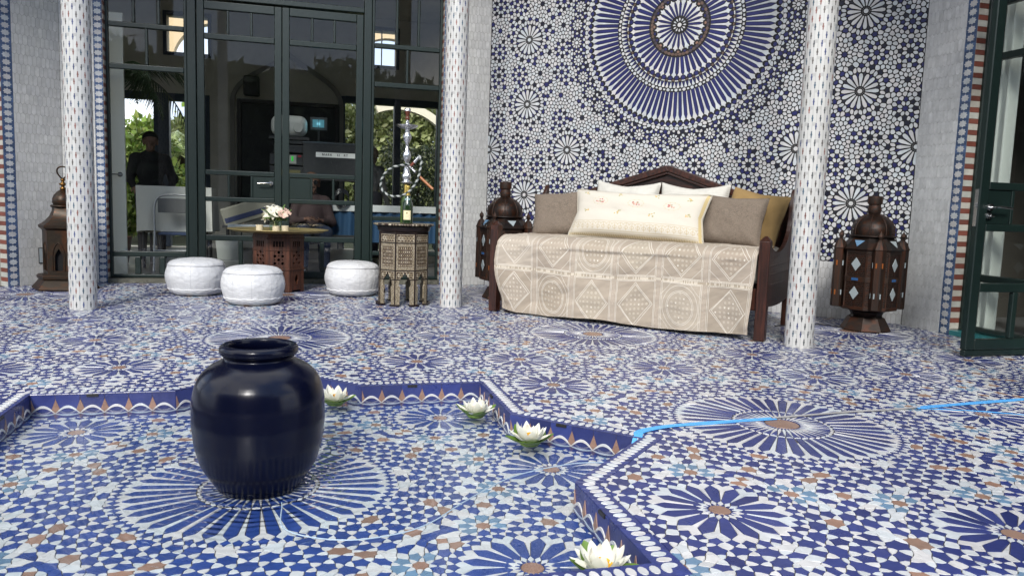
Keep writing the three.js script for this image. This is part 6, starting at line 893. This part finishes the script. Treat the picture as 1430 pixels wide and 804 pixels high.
// ---------------------------------------------------------------- brass and glass lanterns
const pierced = (() => { const cv = document.createElement('canvas'); cv.width = cv.height = 512; const c = cv.getContext('2d'); c.fillStyle = '#fff'; c.fillRect(0, 0, 512, 512); c.fillStyle = '#000'; for (let j = 0; j < 16; j++) for (let i = 0; i < 16; i++) { const x = 16 + i * 32, y = 16 + j * 32, k = (i % 8) + 8 * (j % 8); if ((i % 8) > 0 && (i % 8) < 7 && (j % 8) > 0 && (j % 8) < 7) { c.beginPath(); c.arc(x, y, 3.2 + 2.6 * hash3(k, 3, 3), 0, 7); c.fill(); } } const t = new THREE.CanvasTexture(cv); t.wrapS = t.wrapT = THREE.RepeatWrapping; return t; })();
function floorLantern(label, pos, turn, bulge) {
  const t = thing('floor_lantern', label, 'lantern', pos, turn, 'big rusty octagonal floor lanterns beside the daybed'), R = mulberry(Math.round(pos[0] * 100)), rust = std([0.12, 0.080, 0.058], 0.55, { metalness: 0.45, map: rep(rustMap, 2) }), dkr = std([0.065, 0.05, 0.042], 0.48, { metalness: 0.6, map: rep(rustMap, 2) }), pier = std([0.10, 0.065, 0.048], 0.55, { metalness: 0.5, map: rep(rustMap, 2), alphaMap: pierced, alphaTest: 0.5, side: THREE.DoubleSide });
  const oct = (pts, n = 8, ph = Math.PI / 8) => { const g = toCreasedNormals(lathe(pts, n, ph), 0.5); return g; };
  mesh('foot', oct([[0, 0], [0.205, 0], [0.207, 0.008], [0.15, 0.112], [0.145, 0.115], [0, 0.115]]), rust, t); mesh('neck', oct([[0.135, 0.112], [0.125, 0.13], [0.14, 0.16], [0.215, 0.205], [0, 0.205]]), dkr, t);
  const frost = std([0.30, 0.345, 0.36], 0.25), amber = std([0.30, 0.09, 0.02], 0.3), blue = std([0.03, 0.09, 0.22], 0.25);
  const r0 = 0.232, y0 = 0.195, y1 = 0.70, ap = r0 * Math.cos(Math.PI / 8), w = r0 * Math.sin(Math.PI / 8);
  mesh('inner_body', oct([[0, y0], [r0 - 0.03, y0], [r0 - 0.03, y1], [0, y1]]), std([0.20, 0.21, 0.19], 0.35), t);
  for (let k = 0; k < 8; k++) {
    const a = k / 8 * Math.PI * 2, F = new Frame([ap * Math.cos(a), 0, ap * Math.sin(a)], [Math.sin(a), 0, -Math.cos(a)], [0, 1, 0]), pl = new THREE.PlaneGeometry(2 * w, y1 - y0); pl.translate(0, (y0 + y1) / 2, 0); const u = pl.attributes.uv; for (let i = 0; i < u.count; i++) u.setY(i, u.getY(i) * 2); const uv = u; for (let i = 0; i < uv.count; i++) uv.setX(i, uv.getX(i) * 0.999); pl.applyMatrix4(F.matrix()); mesh('pierced_panel', pl, pier, t);
    for (const [yy, h] of [[y0 + 0.006, 0.03], [(y0 + y1) / 2, 0.045], [y1 - 0.012, 0.035]]) { const b = boxUV(2 * w, h, 0.008, 0, yy, 0.002, 0.002); b.applyMatrix4(F.matrix()); mesh('band', b, rust, t); } const s = boxUV(0.012, y1 - y0, 0.012, w, (y0 + y1) / 2, 0.0, 0.003); s.applyMatrix4(F.matrix()); mesh('corner_bead', s, rust, t);
    for (const yy of [y0 + 0.135, y1 - 0.125]) { const d = new Acc(), q = k % 2 ? 0.032 : 0.042; d.tile(F, [[0, yy - q * 1.35], [q, yy], [0, yy + q * 1.35], [-q, yy]], [1, 1, 1], { z0: 0.004, h: 0.004, gap: 0 }); mesh('diamond_pane', d.build(), k % 4 === 3 ? amber : frost, t); }
    if (k % 2 === 0) { const b = boxUV(0.06, 0.022, 0.006, 0, (y0 + y1) / 2, 0.008, 0.002); b.applyMatrix4(F.matrix()); mesh('blue_pane', b, blue, t); }
  }
  mesh('shoulder', oct([[0, 0.695], [0.252, 0.695], [0.255, 0.705], [0.175, 0.80], [0.170, 0.806], [0, 0.806]]), dkr, t);
  for (let k = 0; k < 8; k += 2) { const a = k / 8 * Math.PI * 2, F = new Frame([0.2035 * Math.cos(a), 0.752, 0.2035 * Math.sin(a)], [Math.sin(a), 0, -Math.cos(a)], [-Math.cos(a) * 0.62, 0.78, -Math.sin(a) * 0.62]), d = new Acc(); d.tile(F, [[0, -0.036], [0.045, 0.03], [-0.045, 0.03]], [1, 1, 1], { z0: 0.001, h: 0.004, gap: 0 }); mesh('shoulder_pane', d.build(), k % 4 ? frost : std([0.12, 0.22, 0.34], 0.25), t); }
  mesh('dome_rim', lathe([[0.12, 0.80], [0.182, 0.803], [0.190, 0.812], [0.182, 0.822], [0.165, 0.824]], 40), dkr, t);
  const dp = []; for (let k = 0; k <= 14; k++) { const b = k / 14 * 1.38; dp.push([0.168 * Math.cos(b) * (1 + 0.08 * Math.sin(b * 2)), 0.822 + 0.185 * Math.sin(b)]); } const dg = lathe(dp, 48); { const u = dg.attributes.uv; for (let i = 0; i < u.count; i++) u.setXY(i, u.getX(i) * 4, u.getY(i) * 0.5); } mesh('dome', dg, std([0.085, 0.062, 0.05], 0.45, { metalness: 0.6, map: rep(rustMap, 2), alphaMap: pierced, alphaTest: 0.5, side: THREE.DoubleSide }), t); mesh('dome_lining', lathe(dp.map(p => [Math.max(0, p[0] - 0.02), p[1] - 0.012]), 24), std([0.02, 0.015, 0.012], 0.8, { side: THREE.DoubleSide }), t);
  for (let k = 0; k < 8; k++) { const a = (k + 0.5) / 8 * Math.PI * 2; mesh('dome_rib', tube(dp.map(p => [(p[0] + 0.002) * Math.cos(a), p[1], (p[0] + 0.002) * Math.sin(a)]), 0.005, 24, 6), rust, t); }
  mesh('finial', lathe([[0.035, 0.995], [0.052, 1.01], [0.056, 1.045], [0.048, 1.075], [0.050, 1.085], [0.060, 1.09], [0.060, 1.15], [0.055, 1.155], [0.050, 1.15], [0, 1.14]], 12), rust, t);
  for (let k = 0; k < 4; k++) { // corner turrets with pointed caps
    const a = (k + 0.5) / 4 * Math.PI * 2, x = 0.252 * Math.cos(a), z = 0.252 * Math.sin(a), tw = oct([[0, 0.195], [0.048, 0.195], [0.052, 0.20], [0.052, 0.70], [0.058, 0.706], [0.034, 0.765], [0.014, 0.785], [0.016, 0.80], [0.023, 0.815], [0.018, 0.835], [0.006, 0.85], [0, 0.865]], 6); tw.translate(x, 0, z); mesh('turret', tw, rust, t);
    for (const yy of [0.32, 0.575]) for (let q = 0; q < 6; q++) { const b = q / 6 * Math.PI * 2, F = new Frame([x + 0.0453 * Math.cos(b), yy, z + 0.0453 * Math.sin(b)], [Math.sin(b), 0, -Math.cos(b)], [0, 1, 0]), d = new Acc(); d.tile(F, [[-0.011, -0.022], [0.011, -0.022], [0.011, 0.022], [-0.011, 0.022]], [1, 1, 1], { z0: 0.0006, h: 0.003, gap: 0 }); mesh('turret_pane', d.build(), R() < 0.3 ? amber : frost, t); }
  }
  return t;
}
floorLantern('rusty octagonal floor lantern standing before the mosaic wall, right of the daybed', [2.955, 0.004, -6.43], 0.62).scale.setScalar(0.955);
floorLantern('rusty octagonal floor lantern half hidden behind the left post of the daybed', [-0.095, 0.004, -7.767], 0.40);
tag(mesh('power_cord', tube([[2.78, 0.01, -6.48], [2.62, 0.012, -6.60], [2.5, 0.010, -6.62], [2.36, 0.010, -6.50], [2.2, 0.01, -6.42]], 0.005, 40, 6), M.black), 'thin black cord on the floor left of the right-hand lantern', 'cord');
{
  const t = thing('pierced_lantern', 'dark bronze hexagonal lantern with a ring handle, left of the leftmost column', 'lantern', [-4.275, 0.004, -7.40], 0.22), br = std([0.12, 0.09, 0.055], 0.42, { metalness: 0.6, map: rep(rustMap, 2) }), hex = (p, n = 6) => toCreasedNormals(lathe(p, n, Math.PI / 6), 0.5); t.scale.y = 0.93;
  mesh('plinth', hex([[0, 0], [0.295, 0], [0.298, 0.012], [0.285, 0.03], [0.235, 0.095], [0.25, 0.11], [0.252, 0.135], [0.235, 0.15], [0, 0.15]]), br, t);
  const ap = 0.165, sd = 2 * ap * Math.tan(Math.PI / 6), y0 = 0.15, y1 = 0.60; mesh('inner_lining', hex([[0, y0], [ap - 0.02, y0], [ap - 0.02, y1], [0, y1]]), std([0.006, 0.005, 0.005], 0.9), t);
  for (let k = 0; k < 6; k++) { const a = k / 6 * Math.PI * 2 + Math.PI / 2, F = new Frame([ap * Math.cos(a), 0, ap * Math.sin(a)], [Math.sin(a), 0, -Math.cos(a)], [0, 1, 0]), w = sd / 2, sh = new THREE.Shape([[-w, y0], [w, y0], [w, y1], [-w, y1]].map(p => new THREE.Vector2(...p))), h = new THREE.Path(); h.moveTo(-0.036, 0.19); h.lineTo(0.036, 0.19); h.lineTo(0.036, 0.32); h.bezierCurveTo(0.036, 0.37, 0.012, 0.385, 0, 0.42); h.bezierCurveTo(-0.012, 0.385, -0.036, 0.37, -0.036, 0.32); sh.holes.push(h); const g = new THREE.ExtrudeGeometry(sh, { depth: 0.008, bevelEnabled: true, bevelSize: 0.002, bevelThickness: 0.002, bevelSegments: 1 }); g.translate(0, 0, -0.008); g.applyMatrix4(F.matrix()); mesh('side_panel', clean(g), br, t); const ar = tube([[-0.05, 0.19, 0.004], [-0.05, 0.36, 0.004], [-0.03, 0.44, 0.004], [0, 0.475, 0.004], [0.03, 0.44, 0.004], [0.05, 0.36, 0.004], [0.05, 0.19, 0.004]], 0.005, 30, 6); ar.applyMatrix4(F.matrix()); mesh('arch_bead', ar, br, t); }
  mesh('eave', hex([[0, 0.595], [0.19, 0.595], [0.222, 0.62], [0.226, 0.645], [0.205, 0.66], [0, 0.66]]), br, t); mesh('roof', hex([[0.205, 0.655], [0.165, 0.69], [0.125, 0.74], [0.105, 0.79], [0.10, 0.83], [0, 0.83]]), br, t); mesh('collar', lathe([[0, 0.825], [0.105, 0.825], [0.112, 0.838], [0.105, 0.852], [0, 0.852]], 28), br, t);
  mesh('dome', lathe([[0.085, 0.85], [0.094, 0.875], [0.094, 0.91], [0.08, 0.95], [0.052, 0.985], [0.026, 1.005], [0, 1.01]], 32), br, t); mesh('brass_beads', lathe([[0, 1.0], [0.022, 1.005], [0.030, 1.02], [0.014, 1.035], [0.014, 1.042], [0.036, 1.06], [0.014, 1.08], [0.012, 1.09], [0.022, 1.105], [0.010, 1.12], [0, 1.12]], 24), M.brass, t);
  mesh('ring_handle', tube([[0, 1.115, 0], [0.030, 1.145, 0], [0.048, 1.185, 0], [0.038, 1.222, 0], [0, 1.238, 0], [-0.038, 1.222, 0], [-0.048, 1.185, 0], [-0.030, 1.145, 0]], 0.008, 60, 8, true), br, t);
}
// ---------------------------------------------------------------- daybed
{
  const A = -29.9 * D2R, O = [-0.152, 0.004, -6.83], L = 2.30, Dp = 0.98, t = thing('wooden_daybed', 'dark carved wooden daybed with a pointed backrest, before the mosaic wall', 'daybed', O, A); // local x along the front, z towards the viewer
  const wd = std([0.115, 0.040, 0.024], 0.36, { map: rep(woodMap, 1.4), bumpMap: rep(waveBump, 5), bumpScale: 0.001 }), wd2 = std([0.075, 0.026, 0.016], 0.38, { map: (() => { const c = rep(woodMap, 1.4); c.rotation = Math.PI / 2; return c; })() });
  const post = (x, z, h) => { const w = 0.078; mesh('post', merge([boxUV(w, h, w, x, h / 2, z, 0.006), (() => { const g = new THREE.CylinderGeometry(0.012, w * 0.68, 0.035, 4); g.rotateY(Math.PI / 4); g.translate(x, h + 0.0175, z); return g; })()]), wd, t); };
  post(0, 0, 0.755); post(L, 0, 0.735); post(0, -Dp, 1.02); post(L, -Dp, 1.02);
  mesh('front_rail', boxUV(L - 0.078, 0.16, 0.035, L / 2, 0.30, -0.01), wd, t); mesh('rear_rail', boxUV(L - 0.078, 0.16, 0.035, L / 2, 0.30, -Dp), wd, t);
  for (const x of [0, L]) { // arms: panelled side with a scooped top rising to the back post
    const sh = new THREE.Shape(); sh.moveTo(-0.04, 0.30); sh.lineTo(-0.10, 0.25); sh.bezierCurveTo(-0.3, 0.22, -0.6, 0.22, -Dp + 0.10, 0.25); sh.lineTo(-Dp + 0.04, 0.30); sh.lineTo(-Dp + 0.04, 1.13); sh.bezierCurveTo(-Dp + 0.08, 1.12, -Dp + 0.13, 1.02, -Dp + 0.15, 0.88); sh.bezierCurveTo(-Dp + 0.2, 0.66, -0.45, 0.60, -0.22, 0.66); sh.bezierCurveTo(-0.12, 0.69, -0.08, 0.70, -0.04, 0.70); sh.lineTo(-0.04, 0.30);
    const g = clean(new THREE.ExtrudeGeometry(sh, { depth: 0.026, bevelEnabled: true, bevelSize: 0.004, bevelThickness: 0.004, bevelSegments: 2, curveSegments: 14 })); g.rotateY(-Math.PI / 2); g.translate(x + 0.013, 0, 0); mesh('arm_panel', metreUV(g), wd, t); for (const y of [0.40, 0.48, 0.545]) mesh('arm_moulding', boxUV(0.042, 0.016, Dp - 0.10, x, y, -Dp / 2, 0.005), wd, t);
  }
  { // pedimented back
    const sh = new THREE.Shape(); sh.moveTo(0.04, 0.40); sh.lineTo(L - 0.04, 0.40); sh.lineTo(L - 0.04, 0.98); sh.lineTo(L - 0.42, 1.05); sh.lineTo(L / 2 + 0.05, 1.275); sh.lineTo(0.42, 1.05); sh.lineTo(0.04, 0.98); sh.lineTo(0.04, 0.40); const g = clean(new THREE.ExtrudeGeometry(sh, { depth: 0.022, bevelEnabled: false })); g.translate(0, 0, -Dp - 0.011); mesh('back_panel', metreUV(g), wd2, t);
    const c = L / 2 + 0.05, rail = (x0, y0, x1, y1, hgt, d) => { const l = Math.hypot(x1 - x0, y1 - y0), q = boxUV(l, hgt, d, l / 2, 0, 0, 0.008); q.rotateZ(Math.atan2(y1 - y0, x1 - x0)); q.translate(x0, y0, -Dp + 0.012); return q; };
    mesh('pediment_rail', rail(0.40, 1.065, c, 1.305, 0.055, 0.075), wd, t); mesh('pediment_rail', rail(c, 1.305, L - 0.40, 1.065, 0.055, 0.074), wd, t); mesh('pediment_bead', rail(0.44, 1.035, c, 1.262, 0.022, 0.060), wd2, t); mesh('pediment_bead', rail(c, 1.262, L - 0.44, 1.035, 0.022, 0.059), wd2, t); mesh('back_top_rail', rail(0.03, 0.99, 0.45, 1.055, 0.04, 0.06), wd, t); mesh('back_top_rail', rail(L - 0.45, 1.055, L - 0.03, 0.99, 0.04, 0.061), wd, t);
    for (let k = 0; k < 9; k++) mesh('back_slat', boxUV(0.03, 0.5, 0.012, 0.25 + k * (L - 0.5) / 8, 0.72, -Dp + 0.022, 0.004), wd, t);
  }
  const mt = tag(mesh('mattress', clean(new RoundedBoxGeometry(L - 0.10, 0.26, Dp - 0.09, 5, 0.06)), std([0.55, 0.52, 0.46], 0.9)), 'thick mattress of the daybed, under the patchwork cover', 'mattress'); const gm = V(L / 2, 0.53, -Dp / 2).applyAxisAngle(V(0, 1, 0), A); mt.position.set(O[0] + gm.x, O[1] + gm.y, O[2] + gm.z); mt.rotation.y = A;
  // patchwork throw: over the mattress, over the front edge and down almost to the floor
  const cv = document.createElement('canvas'), bv = document.createElement('canvas'); cv.width = bv.width = 2048; cv.height = bv.height = 1024; const c = cv.getContext('2d'), b = bv.getContext('2d'); c.fillStyle = '#a39789'; c.fillRect(0, 0, 2048, 1024); b.fillStyle = '#808080'; b.fillRect(0, 0, 2048, 1024); const R = mulberry(321);
  for (let i = 0; i < 30000; i++) { const x = R() * 2048, y = R() * 1024, v = R(); c.fillStyle = v < 0.5 ? 'rgba(140,118,92,0.25)' : 'rgba(222,210,190,0.25)'; c.fillRect(x, y, 2 + R() * 5, 2); b.fillStyle = v < 0.5 ? 'rgba(100,100,100,0.4)' : 'rgba(170,170,170,0.4)'; b.fillRect(x, y, 2 + R() * 5, 2); }
  const line = (x0, y0, x1, y1, w, col = '#c6beb2', bump = '#c8c8c8') => { for (const [q, s] of [[c, col], [b, bump]]) { q.strokeStyle = s; q.lineWidth = w; q.beginPath(); q.moveTo(x0, y0); q.quadraticCurveTo((x0 + x1) / 2 + (R() - 0.5) * 6, (y0 + y1) / 2 + (R() - 0.5) * 6, x1, y1); q.stroke(); } };
  const cols = 6, rowsY = [[60, 330], [350, 650], [668, 990]], cw = 2048 / cols; const shades = ['#9c9081', '#a4998a', '#978b7c', '#a99e90', '#9b8f81'];
  rowsY.forEach(([y0, y1], j) => { for (let i = 0; i < cols; i++) { const x0 = i * cw + 20, x1 = (i + 1) * cw - 20, mx = (x0 + x1) / 2, my = (y0 + y1) / 2; c.fillStyle = shades[Math.floor(R() * 5)]; c.fillRect(x0 - 6, y0 - 4, x1 - x0 + 12, y1 - y0 + 8); c.globalAlpha = 0.45; c.fillStyle = shades[Math.floor(R() * 5)]; c.beginPath(); c.moveTo(mx, y0 + 20); c.lineTo(x1 - 20, my); c.lineTo(mx, y1 - 20); c.lineTo(x0 + 20, my); c.fill(); c.globalAlpha = 1;
    for (const o of [0, 9]) { line(x0 + o, y0 + o, x1 - o, y0 + o, 3.5); line(x1 - o, y0 + o, x1 - o, y1 - o, 3.5); line(x1 - o, y1 - o, x0 + o, y1 - o, 3.5); line(x0 + o, y1 - o, x0 + o, y0 + o, 3.5); }
    const kind = Math.floor(R() * 4), wb = () => (R() - 0.5) * 16; if (kind === 3) { for (const rr of [0.44, 0.34, 0.31]) for (const [q, st2] of [[c, '#c6beb2'], [b, '#c8c8c8']]) { q.strokeStyle = st2; q.lineWidth = 3.5; q.beginPath(); q.ellipse(mx, my, (x1 - x0) * rr, (y1 - y0) * rr, 0, 0, 7); q.stroke(); } }
    else for (const o of [18, 32]) { const k1 = wb(), k2 = wb(), k3 = wb(), k4 = wb(); line(mx + k1, y0 + o, x1 - o, my + k2, 4); line(x1 - o, my + k2, mx + k3, y1 - o, 4); line(mx + k3, y1 - o, x0 + o, my + k4, 4); line(x0 + o, my + k4, mx + k1, y0 + o, 4); } for (const s of [-1, 1]) for (const q of [-1, 1]) if (kind) line(mx + s * (x1 - x0) * 0.5, my + q * (y1 - y0) * 0.22 + wb(), mx + s * (x1 - x0) * 0.22 + wb(), my + q * (y1 - y0) * 0.5, 3);
    for (let a = -3; a <= 3; a++) for (let d = -3; d <= 3; d++) if (Math.abs(a) + Math.abs(d) < 4) { const x = mx + a * 30 + (R() - 0.5) * 4, y = my + d * 30 + (R() - 0.5) * 4; for (const [q, s] of [[c, kind === 1 ? 'rgba(151,138,118,0.55)' : 'rgba(200,190,174,0.4)'], [b, '#d8d8d8']]) { q.fillStyle = s; q.beginPath(); q.arc(x, y, 7 + R() * 3, 0, 7); q.fill(); } if (R() < 0.12) { c.fillStyle = '#f4f0e4'; c.beginPath(); c.arc(x, y, 3, 0, 7); c.fill(); } }
    for (let x = x0; x < x1; x += 11) for (const y of [y0 + 5, y1 - 5]) { c.fillStyle = 'rgba(225,214,192,0.7)'; c.fillRect(x, y - 2, 6, 4); b.fillStyle = '#cfcfcf'; b.fillRect(x, y - 2, 6, 4); } } });
  for (const y of [340, 659]) for (let x = 0; x < 2048; x += 8) { c.fillStyle = R() < 0.5 ? '#9c907d' : '#c6bcab'; c.fillRect(x, y - 8, 6, 16); }
  const tx = new THREE.CanvasTexture(cv), bx = new THREE.CanvasTexture(bv); tx.colorSpace = THREE.SRGBColorSpace;
  const NX = 150, NY = 110, P = [], U = [], I = [], topY = 0.668, x0 = 0.045, x1 = L - 0.045, path = v => { const back = 0.50, fr = back + 0.10, s = v * 1.26; if (s < back) return [-0.60 + s, topY]; const q = s - back; if (q < 0.10) { const a = q / 0.10 * Math.PI / 2; return [-0.10 + 0.064 * Math.sin(a) + 0.035 * 0, topY - 0.064 * (1 - Math.cos(a))]; } return [-0.036 + 0.09, topY - 0.064 - (q - 0.10)]; };
  for (let j = 0; j <= NY; j++) for (let i = 0; i <= NX; i++) {
    const u = i / NX, v = j / NY; let [z, y] = path(v); const q = Math.max(0, v * 1.26 - 0.60), hang = Math.min(1, q / 0.5), tz = Math.min(1, Math.max(0, (v * 1.26 - 0.5) / 0.10)); z += tz < 1 && v * 1.26 >= 0.5 ? 0.09 * tz * tz * (3 - 2 * tz) : 0;
    let x = x0 + (x1 - x0) * u; const fold = 0.022 * hang * Math.sin(u * 19 + 1.8 * Math.sin(u * 7)) + 0.06 * hang * (fbm(u * 8, v * 2 + u * 2, 4, 4) - 0.45), puff = v * 1.26 < 0.62 ? 0.022 * (fbm(u * 11, v * 14, 1, 4) - 0.3) : 0.030 * (fbm(u * 16 + v * 6, v * 14, 8, 4) - 0.45);
    z += fold + (q > 0 ? puff : 0) + 0.012 * hang; y += q > 0 ? 0 : puff + 0.004; x += -0.008 * hang * (1 - u) * (u < 0.12 ? 1 - u / 0.12 : 0) * (1 - hang) * 4 + (u < 0.1 ? 0.07 * hang * hang * (1 - u / 0.1) - 0.025 * Math.sin(hang * 3.1) * (1 - u / 0.1) : 0) - (u > 0.93 ? 0.03 * hang * (u - 0.93) / 0.07 : 0);
    if (q > 0) y = Math.max(0.010 + 0.035 * vnoise(u * 9, 1, 1) * hang, y + 0.05 * hang * (vnoise(u * 6, 5, 5) - 0.5)); P.push(x, y, z); U.push(u, 1 - v); if (i && j) { const a = (j - 1) * (NX + 1) + i - 1, d = a + NX + 1; I.push(a, d, a + 1, a + 1, d, d + 1); }
  }
  const g = new THREE.BufferGeometry(); g.setAttribute('position', new THREE.Float32BufferAttribute(P, 3)); g.setAttribute('uv', new THREE.Float32BufferAttribute(U, 2)); g.setIndex(I); g.computeVertexNormals();
  const th = tag(mesh('patchwork_throw', g, std([1, 1, 1], 0.85, { map: tx, bumpMap: bx, bumpScale: 0.004, side: THREE.DoubleSide })), 'beige embroidered patchwork throw hanging over the front of the daybed', 'throw'); th.position.set(...O); th.rotation.y = A;
  // cushions
  const cushion = (label, w, h, d, pos, rot, mat, o = {}) => { // pos: middle of its lower edge, in daybed coordinates
    const nx = 44, ny = 32, P2 = [], U2 = [], I2 = []; const sd2 = o.seed ?? 1; for (const s of [1, -1]) { const base = P2.length / 3; for (let j = 0; j <= ny; j++) for (let i = 0; i <= nx; i++) { const u = i / nx * 2 - 1, v = j / ny * 2 - 1, pinch = 1 - 0.055 * (1 - Math.abs(u)) * Math.abs(v) ** 3, pin2 = 1 - 0.075 * (1 - Math.abs(v)) * Math.abs(u) ** 3, th2 = Math.pow(Math.max(0, (1 - u ** 4) * (1 - v ** 4)), 0.55), wr = 0.26 * (fbm(u * 2.6 + sd2, v * 2.6, s * 2, 4) - 0.45) + 0.05 * Math.sin((u * 1.4 + v) * 9 + sd2) * (Math.abs(u) * Math.abs(v)); P2.push(u * w / 2 * pin2, (v + 1) * h / 2 * pinch + (o.sag ?? 0) * (1 - u * u) * (v > 0 ? v : 0), s * d / 2 * th2 * (1 + wr)); U2.push(s > 0 ? i / nx : 1 - i / nx, j / ny); if (i && j) { const a = base + (j - 1) * (nx + 1) + i - 1, e = a + nx + 1; if (s > 0) I2.push(a, a + 1, e, a + 1, e + 1, e); else I2.push(a, e, a + 1, a + 1, e, e + 1); } } }
    const q = new THREE.BufferGeometry(); q.setAttribute('position', new THREE.Float32BufferAttribute(P2, 3)); q.setAttribute('uv', new THREE.Float32BufferAttribute(U2, 2)); q.setIndex(I2); q.computeVertexNormals();
    const th2 = thing('cushion', label, 'cushion', [0, 0, 0]); const e = V(...pos).applyAxisAngle(V(0, 1, 0), A); th2.position.set(O[0] + e.x, O[1] + e.y, O[2] + e.z); th2.rotation.order = 'YXZ'; th2.rotation.set(rot[0], A + rot[1], rot[2]); mesh('cover', q, mat, th2);
    if (o.piping) { const pp = []; for (const [p0, p1] of [[[-1, -1], [1, -1]], [[1, -1], [1, 1]], [[1, 1], [-1, 1]], [[-1, 1], [-1, -1]]]) for (let k = 0; k < 10; k++) { const u = p0[0] + (p1[0] - p0[0]) * k / 10, v = p0[1] + (p1[1] - p0[1]) * k / 10; pp.push(V(u * w / 2 * (1 - 0.075 * (1 - Math.abs(v)) * Math.abs(u) ** 3), (v + 1) * h / 2 * (1 - 0.055 * (1 - Math.abs(u)) * Math.abs(v) ** 3) + (o.sag ?? 0) * (1 - u * u) * (v > 0 ? v : 0), 0)); } mesh('edging', new THREE.TubeGeometry(new THREE.CatmullRomCurve3(pp, true), 120, o.piping, 6, true), o.pm ?? mat, th2); }
    return th2;
  };
  const fab = (col, o = {}) => std(col, 0.92, { bumpMap: rep(weaveBump, o.n ?? 3), bumpScale: o.b ?? 0.0018, map: rep(plasterMap, 1.5), side: THREE.DoubleSide });
  const ribT = dataTex(256, (u, v) => 0.5 + 0.4 * Math.pow(Math.abs(Math.sin(v * Math.PI * 26)), 0.5) + 0.15 * (nB(u, v) - 0.5), false), cream = std([0.68, 0.66, 0.60], 0.9, { bumpMap: ribT, bumpScale: 0.006, map: rep(plasterMap, 1.5), side: THREE.DoubleSide }), taupe = (() => { const m = dataTex(512, (u, v) => { const k = 0.62 + 0.35 * (nC(u, v) - 0.5) + 0.2 * (nB(u, v) - 0.5); return [k * 0.90, k * 0.84, k * 0.77]; }); return std([0.62, 0.57, 0.53], 0.9, { map: rep(m, 1.6), bumpMap: rep(weaveBump, 3), bumpScale: 0.002, side: THREE.DoubleSide }); })();
  cushion('ribbed cream cushion against the backrest, the left of the two', 0.62, 0.50, 0.19, [0.84, 0.70, -0.80], [-0.24, 0, -0.02], cream, { seed: 3, sag: -0.03 }); cushion('ribbed cream cushion against the backrest, the right of the two', 0.62, 0.50, 0.19, [1.47, 0.69, -0.80], [-0.24, 0, -0.01], cream, { seed: 8, sag: -0.03 });
  cushion('mustard cushion at the right end of the daybed, behind the taupe one', 0.52, 0.47, 0.19, [1.97, 0.66, -0.74], [-0.24, -0.25, -0.16], fab([0.34, 0.22, 0.085]), { seed: 12 });
  cushion('taupe speckled cushion at the left end of the daybed', 0.60, 0.43, 0.17, [0.33, 0.672, -0.62], [-0.38, 0.12, 0.10], taupe, { seed: 5 }); cushion('taupe speckled cushion at the right end of the daybed, before the mustard one', 0.53, 0.41, 0.16, [1.89, 0.672, -0.50], [-0.30, -0.16, -0.04], taupe, { seed: 6 });
  const ev = document.createElement('canvas'); ev.width = 1024; ev.height = 512; const e = ev.getContext('2d'); e.fillStyle = '#c2bcb0'; e.fillRect(0, 0, 1024, 512); for (let i = 0; i < 6000; i++) { e.fillStyle = R() < 0.5 ? 'rgba(196,188,172,0.35)' : 'rgba(214,207,192,0.35)'; e.fillRect(R() * 1024, R() * 512, 3, 2); }
  const rose = (x, y, s) => { e.strokeStyle = 'rgba(190,172,132,0.9)'; e.lineWidth = 3; e.setLineDash([6, 5]); e.beginPath(); e.ellipse(x, y, 66 * s, 44 * s, 0, 0, 7); e.stroke(); e.setLineDash([]); for (let k = 0; k < 12; k++) { e.fillStyle = ['#a8685f', '#b98078', '#8e9170', '#c49a8c'][k % 4]; e.beginPath(); e.ellipse(x + (R() - 0.5) * 70 * s, y + (R() - 0.5) * 36 * s, 9 * s, 6 * s, R() * 3, 0, 7); e.fill(); } for (let k = 0; k < 10; k++) { const a = k / 10 * 6.28; e.fillStyle = '#b7ae8a'; e.beginPath(); e.ellipse(x + 66 * s * Math.cos(a), y + 44 * s * Math.sin(a), 5, 3, a, 0, 7); e.fill(); } };
  const sprig = (x, y) => { for (let k = 0; k < 7; k++) { e.fillStyle = k % 3 ? '#9a966b' : '#bfa05e'; e.beginPath(); e.ellipse(x + (R() - 0.5) * 40, y + (R() - 0.5) * 40, 8, 4.5, R() * 3, 0, 7); e.fill(); } };
  for (const [x, y] of [[240, 150], [520, 165], [790, 180]]) rose(x, y, 0.9); for (const [x, y] of [[110, 60], [380, 70], [660, 80], [900, 90], [130, 250], [390, 265], [650, 280], [920, 260]]) sprig(x, y);
  e.strokeStyle = '#a99468'; e.lineWidth = 2.5; for (let x = 20; x < 1024; x += 44) { e.beginPath(); e.arc(x + 20, 400, 20, Math.PI, 0); e.stroke(); e.beginPath(); e.arc(x + 20, 424, 14, 0, 7); e.stroke(); e.beginPath(); e.moveTo(x + 20, 380); e.lineTo(x + 20, 452); e.stroke(); } for (const y of [366, 462, 480]) { e.beginPath(); e.moveTo(0, y); e.lineTo(1024, y); e.stroke(); } for (let x = 0; x < 1024; x += 9) { e.fillStyle = x % 2 ? '#cbb98d' : '#b5a172'; e.fillRect(x, 488, 5, 18); e.fillRect(1000, x / 2, 18, 5); }
  const et = new THREE.CanvasTexture(ev); et.colorSpace = THREE.SRGBColorSpace;
  cushion('long cream bolster cushion embroidered with roses, in front of the other cushions', 1.22, 0.43, 0.22, [1.11, 0.672, -0.40], [-0.36, 0.0, -0.02], std([1, 1, 1], 0.88, { map: et, bumpMap: rep(weaveBump, 4, 2), bumpScale: 0.0016, side: THREE.DoubleSide }), { seed: 9, piping: 0.007, pm: fab([0.50, 0.46, 0.38]) });
}
scene.updateMatrixWorld(true);
renderer.render(scene, camera);
